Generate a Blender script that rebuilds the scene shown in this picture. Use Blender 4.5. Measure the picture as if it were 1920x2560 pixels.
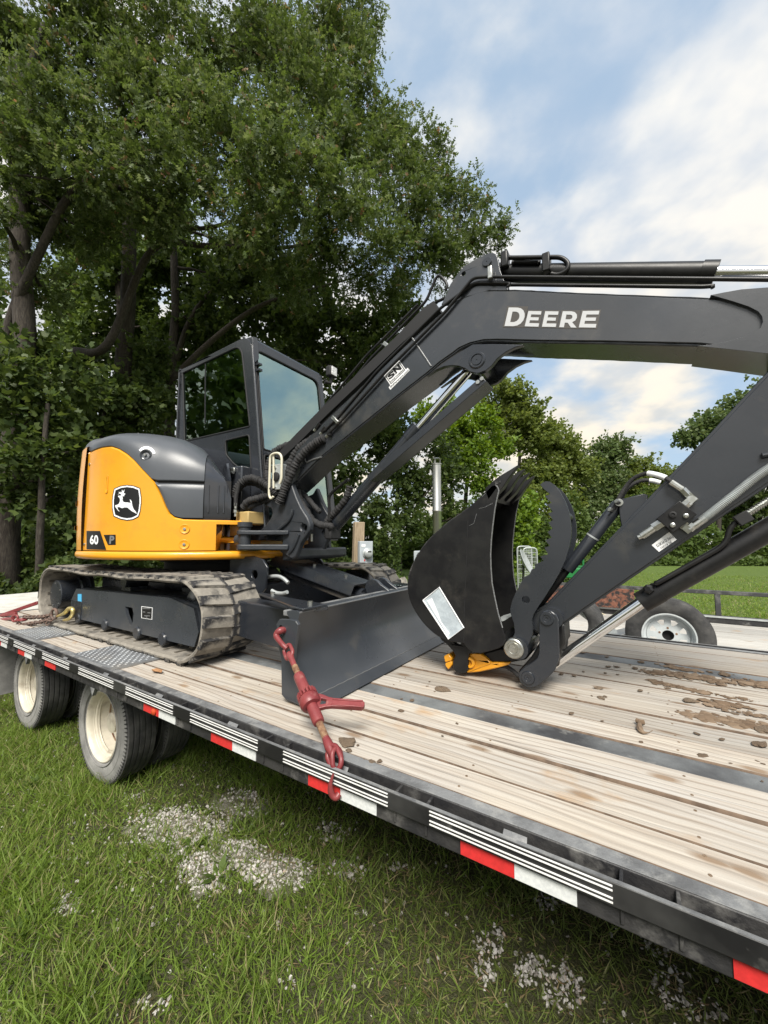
import bpy, bmesh, math, random
import numpy as np
from mathutils import Vector, Matrix
from mathutils.geometry import tessellate_polygon
random.seed(7); rng = np.random.default_rng(7)
for o in list(bpy.data.objects): bpy.data.objects.remove(o)
scene = bpy.context.scene
# ------------------------------------------------------------------ camera
F_PX, CAM_H, PITCH, YAW = 968.0, 1.71, math.radians(4.3715), math.radians(57.6377)
FWD_H = Vector((-math.cos(YAW), math.sin(YAW), 0)); RIGHT = Vector((math.sin(YAW), math.cos(YAW), 0))
FWD = FWD_H*math.cos(PITCH) + Vector((0, 0, math.sin(PITCH))); UP = -FWD_H*math.sin(PITCH) + Vector((0, 0, math.cos(PITCH)))
CAM = Vector((0, 0, CAM_H))
cd = bpy.data.cameras.new('camera'); cam = bpy.data.objects.new('camera', cd); scene.collection.objects.link(cam)
cd.sensor_fit = 'VERTICAL'; cd.sensor_height = 36; cd.lens = F_PX/2560*36; cd.clip_start = 0.05; cd.clip_end = 2000
M = Matrix((RIGHT, UP, -FWD)).transposed().to_4x4(); M.translation = CAM; cam.matrix_world = M
scene.camera = cam
scene.render.resolution_x, scene.render.resolution_y = 768, 1024
# ------------------------------------------------------------------ sky, sun, exposure
SUN_EL, SUN_AZ = math.radians(50), math.radians(-62)     # sun stands over the camera's right shoulder, veiled by cloud
scene.view_settings.view_transform = 'Standard'; scene.view_settings.look = 'None'
scene.view_settings.gamma = 1; scene.view_settings.use_curve_mapping = False
scene.view_settings.exposure = 0.58
world = bpy.data.worlds.new('World'); scene.world = world; world.use_nodes = True
def build_world():
    nt = world.node_tree; N = nt.nodes; Lk = nt.links; N.clear()
    def nd(t, **k):
        n = N.new(t)
        for a, b in k.items(): setattr(n, a, b)
        return n
    out = nd('ShaderNodeOutputWorld'); bg = nd('ShaderNodeBackground'); bg.inputs['Strength'].default_value = 0.088
    sky = nd('ShaderNodeTexSky', sky_type='NISHITA', sun_disc=False); sky.sun_elevation = SUN_EL
    sky.sun_rotation = math.pi/2 - SUN_AZ; sky.air_density = 1.2; sky.dust_density = 1.6; sky.ozone_density = 1.0
    tc = nd('ShaderNodeTexCoord'); sep = nd('ShaderNodeSeparateXYZ'); Lk.new(tc.outputs['Generated'], sep.inputs[0])
    zc = nd('ShaderNodeMath', operation='MAXIMUM'); zc.inputs[1].default_value = 0.0; Lk.new(sep.outputs['Z'], zc.inputs[0])
    za = nd('ShaderNodeMath', operation='ADD'); za.inputs[1].default_value = 0.34; Lk.new(zc.outputs[0], za.inputs[0])
    cb = nd('ShaderNodeCombineXYZ')
    for i, ax in enumerate('XY'):
        dv = nd('ShaderNodeMath', operation='DIVIDE'); Lk.new(sep.outputs[ax], dv.inputs[0]); Lk.new(za.outputs[0], dv.inputs[1]); Lk.new(dv.outputs[0], cb.inputs[i])
    mp = nd('ShaderNodeMapping'); Lk.new(cb.outputs[0], mp.inputs['Vector'])
    mp.inputs['Rotation'].default_value = (0, 0, math.radians(-38)); mp.inputs['Scale'].default_value = (1.0, 1.15, 1.0); mp.inputs['Location'].default_value = (4.4, 0.3, 0)
    def noise(sc, det, rough, dist, vec):
        n = nd('ShaderNodeTexNoise'); n.inputs['Scale'].default_value = sc; n.inputs['Detail'].default_value = det
        n.inputs['Roughness'].default_value = rough; n.inputs['Distortion'].default_value = dist; Lk.new(vec, n.inputs['Vector']); return n
    def ramp(src, p0, p1, c0=(0, 0, 0, 1), c1=(1, 1, 1, 1)):
        r = nd('ShaderNodeValToRGB'); r.color_ramp.elements[0].position = p0; r.color_ramp.elements[1].position = p1
        r.color_ramp.elements[0].color = c0; r.color_ramp.elements[1].color = c1; r.color_ramp.interpolation = 'EASE'; Lk.new(src, r.inputs[0]); return r
    n1 = noise(1.6, 3, 0.45, 0.1, mp.outputs[0]); n3 = noise(4.4, 6, 0.52, 0.1, mp.outputs[0])
    cmb = nd('ShaderNodeMix', data_type='FLOAT'); cmb.inputs[0].default_value = 0.42; Lk.new(n1.outputs['Fac'], cmb.inputs[2]); Lk.new(n3.outputs['Fac'], cmb.inputs[3])
    mask = ramp(cmb.outputs[0], 0.385, 0.56)
    n2 = noise(5.5, 4, 0.5, 0.15, mp.outputs[0]); shade = ramp(n2.outputs['Fac'], 0.34, 0.62, (5.2, 5.7, 6.4, 1), (7.7, 7.55, 7.2, 1))
    # clouds are creamier low down, as towards evening
    low = ramp(sep.outputs['Z'], 0.05, 0.70, (1.10, 1.0, 0.84, 1), (1.0, 1.0, 1.0, 1))
    mul = nd('ShaderNodeMix', data_type='RGBA', blend_type='MULTIPLY'); mul.inputs[0].default_value = 1
    Lk.new(shade.outputs[0], mul.inputs[6]); Lk.new(low.outputs[0], mul.inputs[7])
    skb = nd('ShaderNodeMix', data_type='RGBA', blend_type='MIX'); skb.inputs[0].default_value = 0.7; skb.inputs[7].default_value = (4.2, 5.5, 7.0, 1)
    Lk.new(sky.outputs[0], skb.inputs[6])
    mx = nd('ShaderNodeMix', data_type='RGBA'); Lk.new(mask.outputs[0], mx.inputs[0]); Lk.new(skb.outputs[2], mx.inputs[6]); Lk.new(mul.outputs[2], mx.inputs[7])
    Lk.new(mx.outputs[2], bg.inputs['Color']); Lk.new(bg.outputs[0], out.inputs[0])
build_world()
sd = bpy.data.lights.new('sun', 'SUN'); sd.energy = 4.2; sd.angle = math.radians(24); sd.color = (1.0, 0.95, 0.86)
sun = bpy.data.objects.new('sun', sd); scene.collection.objects.link(sun)
SDIR = Vector((math.cos(SUN_EL)*math.cos(SUN_AZ), math.cos(SUN_EL)*math.sin(SUN_AZ), math.sin(SUN_EL)))
sun.rotation_euler = SDIR.to_track_quat('Z', 'Y').to_euler()
# ------------------------------------------------------------------ helpers
def ray(u, v): return FWD*F_PX + RIGHT*(u-960) - UP*(v-1280)
def atY(u, v, Y): d = ray(u, v); return CAM + d*(Y/d.y)
def atX(u, v, X): d = ray(u, v); return CAM + d*(X/d.x)
def atZ(u, v, Z): d = ray(u, v); return CAM + d*((Z-CAM_H)/d.z)
def atD(u, v, D): d = ray(u, v); return CAM + d*(D/F_PX)
def to_px(p):
    d = Vector(p)-CAM; z = d.dot(FWD); return 960+F_PX*d.dot(RIGHT)/z, 1280-F_PX*d.dot(UP)/z, z
def zm(x0, y0, x1, zw=1659.0):                       # coordinates read off an enlarged crop of the picture
    s = (x1-x0)/zw
    return lambda pts: [(x0+x*s, y0+y*s) for x, y in pts]
COL = scene.collection
class MB:
    def __init__(s): s.v = []; s.f = []; s.m = []
    def add(s, vs, fs, mi=0):
        b = len(s.v); s.v += [tuple(p) for p in vs]; s.f += [[b+i for i in f] for f in fs]; s.m += [mi]*len(fs); return s
    def box(s, x0, x1, y0, y1, z0, z1, mi=0):
        v = [(x, y, z) for x in (x0, x1) for y in (y0, y1) for z in (z0, z1)]
        return s.add(v, [(0,1,3,2),(4,6,7,5),(0,4,5,1),(2,3,7,6),(0,2,6,4),(1,5,7,3)], mi)
    def obox(s, c, ax, ay, az, hx, hy, hz, mi=0):
        c = Vector(c); ax = Vector(ax).normalized(); ay = Vector(ay).normalized(); az = Vector(az).normalized()
        v = [c+ax*(i*hx)+ay*(j*hy)+az*(k*hz) for i in (-1,1) for j in (-1,1) for k in (-1,1)]
        return s.add(v, [(0,1,3,2),(4,6,7,5),(0,4,5,1),(2,3,7,6),(0,2,6,4),(1,5,7,3)], mi)
    def beam(s, p0, p1, w, h, up=(0,0,1), mi=0):
        p0 = Vector(p0); p1 = Vector(p1); ax = (p1-p0); L = ax.length; ax.normalize()
        ay = Vector(up).cross(ax).normalized(); az = ax.cross(ay)
        return s.obox((p0+p1)/2, ax, ay, az, L/2, w/2, h/2, mi)
    def prism(s, poly, off, holes=(), mi=0):
        loops = [[Vector(p) for p in poly]] + [[Vector(p) for p in h] for h in holes]
        off = Vector(off); flat = [p for l in loops for p in l]; n = len(flat)
        tris = tessellate_polygon(loops)
        fs = [tuple(t) for t in tris] + [tuple(i+n for i in reversed(t)) for t in tris]
        b = 0
        for l in loops:
            k = len(l)
            for i in range(k): j = (i+1) % k; fs.append((b+i, b+j, b+j+n, b+i+n))
            b += k
        return s.add(flat+[p+off for p in flat], fs, mi)
    def tube(s, pts, r, n=8, caps=True, mi=0):
        P = [Vector(p) for p in pts]; k = len(P); R = r if isinstance(r, (list, tuple)) else [r]*k
        T = []
        for i in range(k):
            a = P[max(i-1, 0)]; b = P[min(i+1, k-1)]; T.append((b-a).normalized())
        u = T[0].orthogonal().normalized(); vs = []
        for i in range(k):
            u = (u - T[i]*u.dot(T[i])); u = u.normalized() if u.length > 1e-6 else T[i].orthogonal().normalized()
            w = T[i].cross(u)
            vs += [P[i]+(u*math.cos(2*math.pi*j/n)+w*math.sin(2*math.pi*j/n))*R[i] for j in range(n)]
        fs = [(i*n+j, i*n+(j+1) % n, (i+1)*n+(j+1) % n, (i+1)*n+j) for i in range(k-1) for j in range(n)]
        if caps: fs += [tuple(range(n-1, -1, -1)), tuple(range((k-1)*n, k*n))]
        return s.add(vs, fs, mi)
    def cyl(s, p0, p1, r0, r1=None, n=20, mi=0):
        return s.tube([p0, p1], [r0, r0 if r1 is None else r1], n, True, mi)
    def lathe(s, o, axis, prof, n=32, mi=0, close=False, caps=False):
        o = Vector(o); ax = Vector(axis).normalized(); u = ax.orthogonal().normalized(); w = ax.cross(u); k = len(prof)
        vs = [o+ax*h+(u*math.cos(2*math.pi*j/n)+w*math.sin(2*math.pi*j/n))*r for r, h in prof for j in range(n)]
        m = k if close else k-1
        fs = [(i*n+j, i*n+(j+1) % n, ((i+1) % k)*n+(j+1) % n, ((i+1) % k)*n+j) for i in range(m) for j in range(n)]
        if caps and not close:
            if prof[0][0] > 1e-5: fs.append(tuple(range(n-1, -1, -1)))
            if prof[-1][0] > 1e-5: fs.append(tuple(range((k-1)*n, k*n)))
        return s.add(vs, fs, mi)
    def grid(s, rows, mi=0, close=False):
        h = len(rows); w = len(rows[0]); vs = [p for r in rows for p in r]
        fs = [(i*w+j, i*w+(j+1) % w, (i+1)*w+(j+1) % w, (i+1)*w+j) for i in range(h-1) for j in range(w if close else w-1)]
        return s.add(vs, fs, mi)
    def mesh(s, name, smooth=35, fix=True):
        me = bpy.data.meshes.new(name); me.from_pydata([tuple(p) for p in s.v], [], s.f)
        if any(s.m): me.polygons.foreach_set('material_index', s.m)
        if fix:
            bm = bmesh.new(); bm.from_mesh(me); bmesh.ops.remove_doubles(bm, verts=bm.verts, dist=1e-6)
            bmesh.ops.recalc_face_normals(bm, faces=bm.faces); bm.to_mesh(me); bm.free()
        if smooth:
            me.polygons.foreach_set('use_smooth', [True]*len(me.polygons)); me.set_sharp_from_angle(angle=math.radians(smooth))
        me.update(); return me
    def build(s, name, mat, parent=None, smooth=35, bevel=0.0, seg=2, fix=True, kind=None, label=None):
        return link(name, s.mesh(name, smooth, fix), mat, parent, bevel, seg, kind, label)
WLOC = {}
def link(name, me, mat, parent=None, bevel=0.0, seg=2, kind=None, label=None):
    o = bpy.data.objects.new(name, me); COL.objects.link(o)
    for m in (mat if isinstance(mat, (list, tuple)) else [mat]):
        if m and m.name not in [x.name for x in me.materials if x]: me.materials.append(m)
    if parent:
        o.parent = parent
        if parent.name in WLOC: o.matrix_parent_inverse = Matrix.Translation(-WLOC[parent.name])
    if bevel:
        b = o.modifiers.new('bevel', 'BEVEL'); b.width = bevel; b.segments = seg; b.limit_method = 'ANGLE'; b.angle_limit = math.radians(40); b.harden_normals = False
    if kind: o['kind'] = kind
    if label: o['label'] = label
    return o
def thing(name, label, cat, loc=(0, 0, 0), group=None):
    o = bpy.data.objects.new(name, None); COL.objects.link(o); o.location = loc; o.empty_display_size = 0.1
    WLOC[o.name] = Vector(loc); o['label'] = label; o['category'] = cat
    if group: o['group'] = group
    return o
def tag(o, label, cat, group=None, kind=None):
    o['label'] = label
    if cat: o['category'] = cat
    if group: o['group'] = group
    if kind: o['kind'] = kind
    return o
def inset(poly, d):                                   # inset a polygon in the XZ plane
    n = len(poly); out = []
    area = sum(poly[i].x*poly[(i+1) % n].z-poly[(i+1) % n].x*poly[i].z for i in range(n))
    sg = 1 if area > 0 else -1
    for i in range(n):
        a, b, c_ = poly[i-1], poly[i], poly[(i+1) % n]
        e1 = (b-a).normalized(); e2 = (c_-b).normalized()
        nn = Vector((-(e1.z+e2.z), 0, e1.x+e2.x)); nn = nn.normalized() if nn.length > 1e-6 else Vector((-e1.z, 0, e1.x))
        out.append(b+nn*(sg*d))
    return out
def rounded(poly, r, seg=4):
    out = []; n = len(poly); P = [Vector(p) for p in poly]
    for i in range(n):
        a, b, c_ = P[i-1], P[i], P[(i+1) % n]; rr = r[i] if isinstance(r, (list, tuple)) else r
        if rr <= 0: out.append(b); continue
        ra = min(rr, (a-b).length*0.45); rc = min(rr, (c_-b).length*0.45)
        p0 = b+(a-b).normalized()*ra; p1 = b+(c_-b).normalized()*rc
        for k in range(seg+1):
            t = k/seg; out.append(p0*(1-t)**2+b*(2*t*(1-t))+p1*t*t)
    return out
def circ(c_, ax, ay, r, n=16): return [Vector(c_)+Vector(ax)*(r*math.cos(2*math.pi*i/n))+Vector(ay)*(r*math.sin(2*math.pi*i/n)) for i in range(n)]
def lerp(a, b, t): return a+(b-a)*t
def spline(pts, n=6):
    P = [Vector(p) for p in pts]; P = [P[0]*2-P[1]]+P+[P[-1]*2-P[-2]]; out = []
    for i in range(1, len(P)-2):
        for k in range(n):
            t = k/n; a, b, c_, d = P[i-1], P[i], P[i+1], P[i+2]
            out.append(0.5*((2*b)+(c_-a)*t+(2*a-5*b+4*c_-d)*t*t+(3*b-a-3*c_+d)*t**3))
    return out+[P[-2]]
def text_mesh(s, bold=0.0, extr=0.0, spacing=1.0):
    cu = bpy.data.curves.new('t', 'FONT'); cu.body = s; cu.offset = bold; cu.space_character = spacing; cu.resolution_u = 3
    o = bpy.data.objects.new('t', cu); COL.objects.link(o)
    dg = bpy.context.evaluated_depsgraph_get(); me = bpy.data.meshes.new_from_object(o.evaluated_get(dg)); bpy.data.objects.remove(o)
    V = [v.co.copy() for v in me.vertices]; Fc = [tuple(p.vertices) for p in me.polygons]; bpy.data.meshes.remove(me)
    x0 = min(v.x for v in V); x1 = max(v.x for v in V); y0 = min(v.y for v in V); y1 = max(v.y for v in V)
    return [((v.x-x0)/(x1-x0), (v.y-y0)/(y1-y0)) for v in V], Fc
def text_on(s, q, name, mat, parent, bold=0.0, mapf=None, spacing=1.0):   # q = corners LB, RB, RT, LT in space
    UV, Fc = text_mesh(s, bold, spacing=spacing); q = [Vector(p) for p in q] if q else None
    def bil(a, b): return (q[0]*(1-a)+q[1]*a)*(1-b)+(q[3]*(1-a)+q[2]*a)*b
    mb = MB(); mb.add([(mapf or bil)(a, b) for a, b in UV], Fc); return mb.build(name, mat, parent, smooth=0, fix=False)
# ------------------------------------------------------------------ materials
MT = {}
def mat(name, c1, rough=0.5, metal=0.0, c2=None, sc=6.0, lo=0.4, hi=0.6, det=5, bump=0.0, bsc=40.0, stretch=(1, 1, 1), c3=None, sc3=2.0, lo3=0.5, hi3=0.65, spec=0.5, coat=0.0, rvar=0.0, rnd=0.0, emit=None):
    m = bpy.data.materials.new(name); m.use_nodes = True; nt = m.node_tree; N = nt.nodes; Lk = nt.links
    p = N['Principled BSDF']; p.inputs['Roughness'].default_value = rough; p.inputs['Metallic'].default_value = metal
    p.inputs['Specular IOR Level'].default_value = spec; p.inputs['Coat Weight'].default_value = coat; p.inputs['Coat Roughness'].default_value = 0.12
    p.inputs['Base Color'].default_value = (*c1, 1)
    tc = N.new('ShaderNodeTexCoord'); mp = N.new('ShaderNodeMapping'); mp.inputs['Scale'].default_value = stretch; Lk.new(tc.outputs['Object'], mp.inputs[0])
    def noise(s, d=det):
        n = N.new('ShaderNodeTexNoise'); n.inputs['Scale'].default_value = s; n.inputs['Detail'].default_value = d; n.inputs['Roughness'].default_value = 0.62; Lk.new(mp.outputs[0], n.inputs['Vector']); return n
    col = None
    def mixin(prev, c, s, lo, hi):
        n = noise(s); r = N.new('ShaderNodeMapRange'); r.inputs[1].default_value = lo; r.inputs[2].default_value = hi; r.clamp = True; Lk.new(n.outputs['Fac'], r.inputs[0])
        mx = N.new('ShaderNodeMix'); mx.data_type = 'RGBA'; Lk.new(r.outputs[0], mx.inputs[0])
        if prev is None: mx.inputs[6].default_value = (*c1, 1)
        else: Lk.new(prev, mx.inputs[6])
        mx.inputs[7].default_value = (*c, 1); return mx.outputs[2]
    if c2: col = mixin(col, c2, sc, lo, hi)
    if c3: col = mixin(col, c3, sc3, lo3, hi3)
    if rnd:
        oi = N.new('ShaderNodeObjectInfo'); hs = N.new('ShaderNodeHueSaturation'); r = N.new('ShaderNodeMapRange'); r.inputs[3].default_value = 1-rnd; r.inputs[4].default_value = 1+rnd
        Lk.new(oi.outputs['Random'], r.inputs[0]); Lk.new(r.outputs[0], hs.inputs['Value'])
        if col: Lk.new(col, hs.inputs['Color'])
        else: hs.inputs['Color'].default_value = (*c1, 1)
        col = hs.outputs[0]
    if col: Lk.new(col, p.inputs['Base Color'])
    if rvar:
        n = noise(sc*0.7); r = N.new('ShaderNodeMapRange'); r.inputs[3].default_value = max(rough-rvar, 0.02); r.inputs[4].default_value = rough+rvar; Lk.new(n.outputs['Fac'], r.inputs[0]); Lk.new(r.outputs[0], p.inputs['Roughness'])
    if bump:
        n = noise(bsc, 6); b = N.new('ShaderNodeBump'); b.inputs['Strength'].default_value = bump; b.inputs['Distance'].default_value = 0.01; Lk.new(n.outputs['Fac'], b.inputs['Height']); Lk.new(b.outputs[0], p.inputs['Normal'])
    MT[name] = m; return m
mat('paint_black', (0.016, 0.019, 0.025), 0.27, c2=(0.021, 0.024, 0.030), sc=3, bump=0.03, bsc=40, c3=(0.055, 0.052, 0.046), sc3=4, lo3=0.60, hi3=0.85, rvar=0.10, spec=0.75)
mat('paint_bucket', (0.006, 0.006, 0.007), 0.40, c2=(0.013, 0.013, 0.013), sc=9, bump=0.03, bsc=90, c3=(0.055, 0.049, 0.042), sc3=6, lo3=0.60, hi3=0.9, rvar=0.14, spec=0.35)
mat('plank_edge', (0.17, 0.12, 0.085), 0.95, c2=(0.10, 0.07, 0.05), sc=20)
mat('paint_boom', (0.026, 0.029, 0.034), 0.26, c2=(0.032, 0.035, 0.041), sc=2.5, bump=0.03, bsc=30, c3=(0.075, 0.070, 0.062), sc3=5, lo3=0.54, hi3=0.88, rvar=0.10, spec=0.8, coat=0.35)
mat('paint_blade', (0.034, 0.039, 0.047), 0.30, c2=(0.042, 0.047, 0.055), sc=3, bump=0.04, bsc=35, c3=(0.10, 0.092, 0.08), sc3=4, lo3=0.58, hi3=0.85, rvar=0.12, spec=0.7)
mat('silver_letter', (0.50, 0.51, 0.525), 0.32)
mat('cast_black', (0.024, 0.028, 0.034), 0.40, c2=(0.034, 0.038, 0.045), sc=14, bump=0.25, bsc=120)
mat('yellow', (0.74, 0.325, 0.016), 0.34, c2=(0.70, 0.305, 0.015), sc=3, coat=0.28, c3=(0.60, 0.26, 0.025), sc3=7, lo3=0.55, hi3=0.8, bump=0.01, bsc=30, rvar=0.06)
mat('hood', (0.068, 0.075, 0.087), 0.36, c2=(0.076, 0.083, 0.095), sc=4, bump=0.05, bsc=300)
mat('hood_gloss', (0.030, 0.033, 0.040), 0.16, c2=(0.036, 0.038, 0.045), sc=4, coat=0.4)
mat('cab_black', (0.024, 0.027, 0.034), 0.20, c2=(0.031, 0.034, 0.041), sc=5, coat=0.3)
mat('gasket', (0.010, 0.010, 0.011), 0.7)
mat('chrome', (0.80, 0.81, 0.83), 0.09, 1.0)
mat('zinc', (0.55, 0.56, 0.54), 0.34, 1.0, c2=(0.42, 0.42, 0.38), sc=40)
mat('rubber_hose', (0.014, 0.014, 0.015), 0.75, bump=0.5, bsc=160, c2=(0.024, 0.023, 0.024), sc=60)
mat('track_rubber', (0.045, 0.043, 0.041), 0.9, c2=(0.225, 0.205, 0.175), sc=7, lo=0.30, hi=0.52, bump=0.4, bsc=70, c3=(0.30, 0.275, 0.235), sc3=22, lo3=0.5, hi3=0.72)
mat('track_lug', (0.024, 0.024, 0.026), 0.85, c2=(0.24, 0.22, 0.19), sc=6, lo=0.46, hi=0.60, bump=0.4, bsc=70, c3=(0.29, 0.265, 0.225), sc3=26, lo3=0.52, hi3=0.7, rnd=0.15)
mat('track_inner', (0.10, 0.088, 0.072), 0.95, c2=(0.19, 0.168, 0.135), sc=10, bump=0.4, bsc=60)
mat('tyre', (0.036, 0.036, 0.037), 0.85, c2=(0.10, 0.098, 0.094), sc=8, lo=0.4, hi=0.7, bump=0.2, bsc=90)
mat('tyre_side', (0.165, 0.163, 0.158), 0.9, c2=(0.27, 0.265, 0.255), sc=7, lo=0.35, hi=0.65, bump=0.15, bsc=80)
mat('rim_cream', (0.60, 0.555, 0.455), 0.45, c2=(0.50, 0.46, 0.38), sc=9, c3=(0.20, 0.15, 0.10), sc3=9, lo3=0.56, hi3=0.80)
mat('frame_black', (0.018, 0.018, 0.020), 0.55, c2=(0.038, 0.037, 0.037), sc=12, bump=0.3, bsc=60, c3=(0.20, 0.195, 0.185), sc3=9, lo3=0.57, hi3=0.80)
mat('frame_worn', (0.19, 0.195, 0.20), 0.55, c2=(0.10, 0.102, 0.106), sc=6, lo=0.45, hi=0.62, bump=0.3, bsc=60, c3=(0.30, 0.30, 0.29), sc3=16, lo3=0.52, hi3=0.75)
mat('steel_strip', (0.17, 0.18, 0.185), 0.5, c2=(0.045, 0.046, 0.05), sc=1.6, lo=0.42, hi=0.60, bump=0.2, bsc=50, c3=(0.26, 0.255, 0.24), sc3=11, lo3=0.58, hi3=0.8)
mat('rail_black', (0.010, 0.010, 0.011), 0.45, c2=(0.07, 0.07, 0.068), sc=2.2, lo=0.5, hi=0.8, c3=(0.10, 0.098, 0.092), sc3=14, lo3=0.62, hi3=0.8)
mat('white_paint', (0.80, 0.80, 0.79), 0.5, c2=(0.72, 0.72, 0.70), sc=30)
mat('tape_red', (0.62, 0.035, 0.035), 0.38, c2=(0.52, 0.03, 0.03), sc=60)
mat('tape_white', (0.68, 0.70, 0.69), 0.4, c2=(0.58, 0.60, 0.60), sc=90)
mat('diamond', (0.32, 0.335, 0.35), 0.42, 0.55, c2=(0.22, 0.23, 0.245), sc=8, c3=(0.40, 0.385, 0.35), sc3=4, lo3=0.5, hi3=0.8)
mat('dovetail', (0.56, 0.55, 0.51), 0.75, c2=(0.46, 0.45, 0.41), sc=6, bump=0.2)
mat('rust_red', (0.165, 0.026, 0.030), 0.40, c2=(0.21, 0.042, 0.042), sc=12, bump=0.12, bsc=60, c3=(0.30, 0.14, 0.12), sc3=26, lo3=0.6, hi3=0.8)
mat('rusty', (0.16, 0.075, 0.045), 0.85, c2=(0.30, 0.19, 0.11), sc=30, bump=0.4, bsc=120)
mat('chain', (0.085, 0.062, 0.055), 0.7, c2=(0.16, 0.10, 0.075), sc=40, bump=0.3)
mat('gold', (0.78, 0.60, 0.20), 0.32, 0.8, c2=(0.62, 0.52, 0.26), sc=20)
mat('mud', (0.145, 0.098, 0.062), 0.95, c2=(0.215, 0.155, 0.105), sc=20, bump=0.8, bsc=60)
mat('clay', (0.24, 0.18, 0.125), 0.95, c2=(0.17, 0.12, 0.08), sc=16, bump=0.8, bsc=60)
mat('sticker_white', (0.78, 0.79, 0.80), 0.4)
mat('sticker_grey', (0.060, 0.054, 0.048), 0.4)
mat('text_white', (0.80, 0.83, 0.85), 0.35)
mat('text_black', (0.008, 0.008, 0.009), 0.4)
mat('text_grey', (0.16, 0.165, 0.17), 0.4)
mat('sticker_blue', (0.08, 0.42, 0.72), 0.4)
mat('pouch', (0.46, 0.52, 0.56), 0.14, c2=(0.36, 0.41, 0.45), sc=18, bump=0.35, bsc=26, coat=0.5)
mat('weld', (0.20, 0.205, 0.21), 0.4, 0.5, bump=0.5, bsc=90)
mat('meter_grey', (0.42, 0.46, 0.49), 0.45, c2=(0.37, 0.41, 0.44), sc=6)
mat('post_wood', (0.36, 0.28, 0.19), 0.85, c2=(0.25, 0.19, 0.125), sc=9, stretch=(4, 4, 0.5), bump=0.4, bsc=30)
mat('stainless', (0.62, 0.61, 0.58), 0.33, 1.0, c2=(0.50, 0.49, 0.46), sc=6, stretch=(1, 1, 0.2))
mat('green_paint', (0.016, 0.17, 0.045), 0.4, c2=(0.013, 0.13, 0.035), sc=5)
mat('galv', (0.46, 0.49, 0.49), 0.5, 0.4, c2=(0.38, 0.40, 0.40), sc=12)
mat('rust_plate', (0.17, 0.068, 0.042), 0.9, c2=(0.022, 0.020, 0.020), sc=13, lo=0.46, hi=0.56, bump=0.4, bsc=40, c3=(0.27, 0.14, 0.10), sc3=30, lo3=0.55, hi3=0.75)
mat('rail_worn', (0.030, 0.031, 0.033), 0.6, c2=(0.13, 0.13, 0.125), sc=10, lo=0.5, hi=0.75, bump=0.2)
mat('bark', (0.060, 0.050, 0.040), 0.95, c2=(0.030, 0.024, 0.020), sc=9, stretch=(3, 3, 0.6), bump=1.0, bsc=18, c3=(0.14, 0.13, 0.11), sc3=5, lo3=0.6, hi3=0.8)
mat('seat', (0.020, 0.020, 0.022), 0.7)
mat('plastic_film', (0.70, 0.76, 0.74), 0.2, c2=(0.12, 0.13, 0.13), sc=26, lo=0.42, hi=0.6, bump=0.4, bsc=30)
mat('paper', (0.80, 0.86, 0.84), 0.6)
mat('interior', (0.10, 0.105, 0.105), 0.7)
mat('lamp_lens', (0.75, 0.76, 0.75), 0.15, c2=(0.5, 0.5, 0.5), sc=60, bump=0.5, bsc=60, coat=0.6)
mat('brown_leaf', (0.27, 0.13, 0.055), 0.7, c2=(0.34, 0.19, 0.09), sc=40)
mat('stone', (0.36, 0.345, 0.325), 0.9, c2=(0.50, 0.485, 0.46), sc=40, rnd=0.0, bump=0.3)
mat('gravel_bed', (0.155, 0.15, 0.105), 0.95, c2=(0.25, 0.235, 0.205), sc=70, lo=0.45, hi=0.6, bump=1.0, bsc=110, c3=(0.09, 0.09, 0.045), sc3=11, lo3=0.40, hi3=0.58)
mat('field_stone', (0.26, 0.245, 0.215), 0.95, c2=(0.14, 0.13, 0.11), sc=6, bump=0.8, bsc=14)
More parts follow.
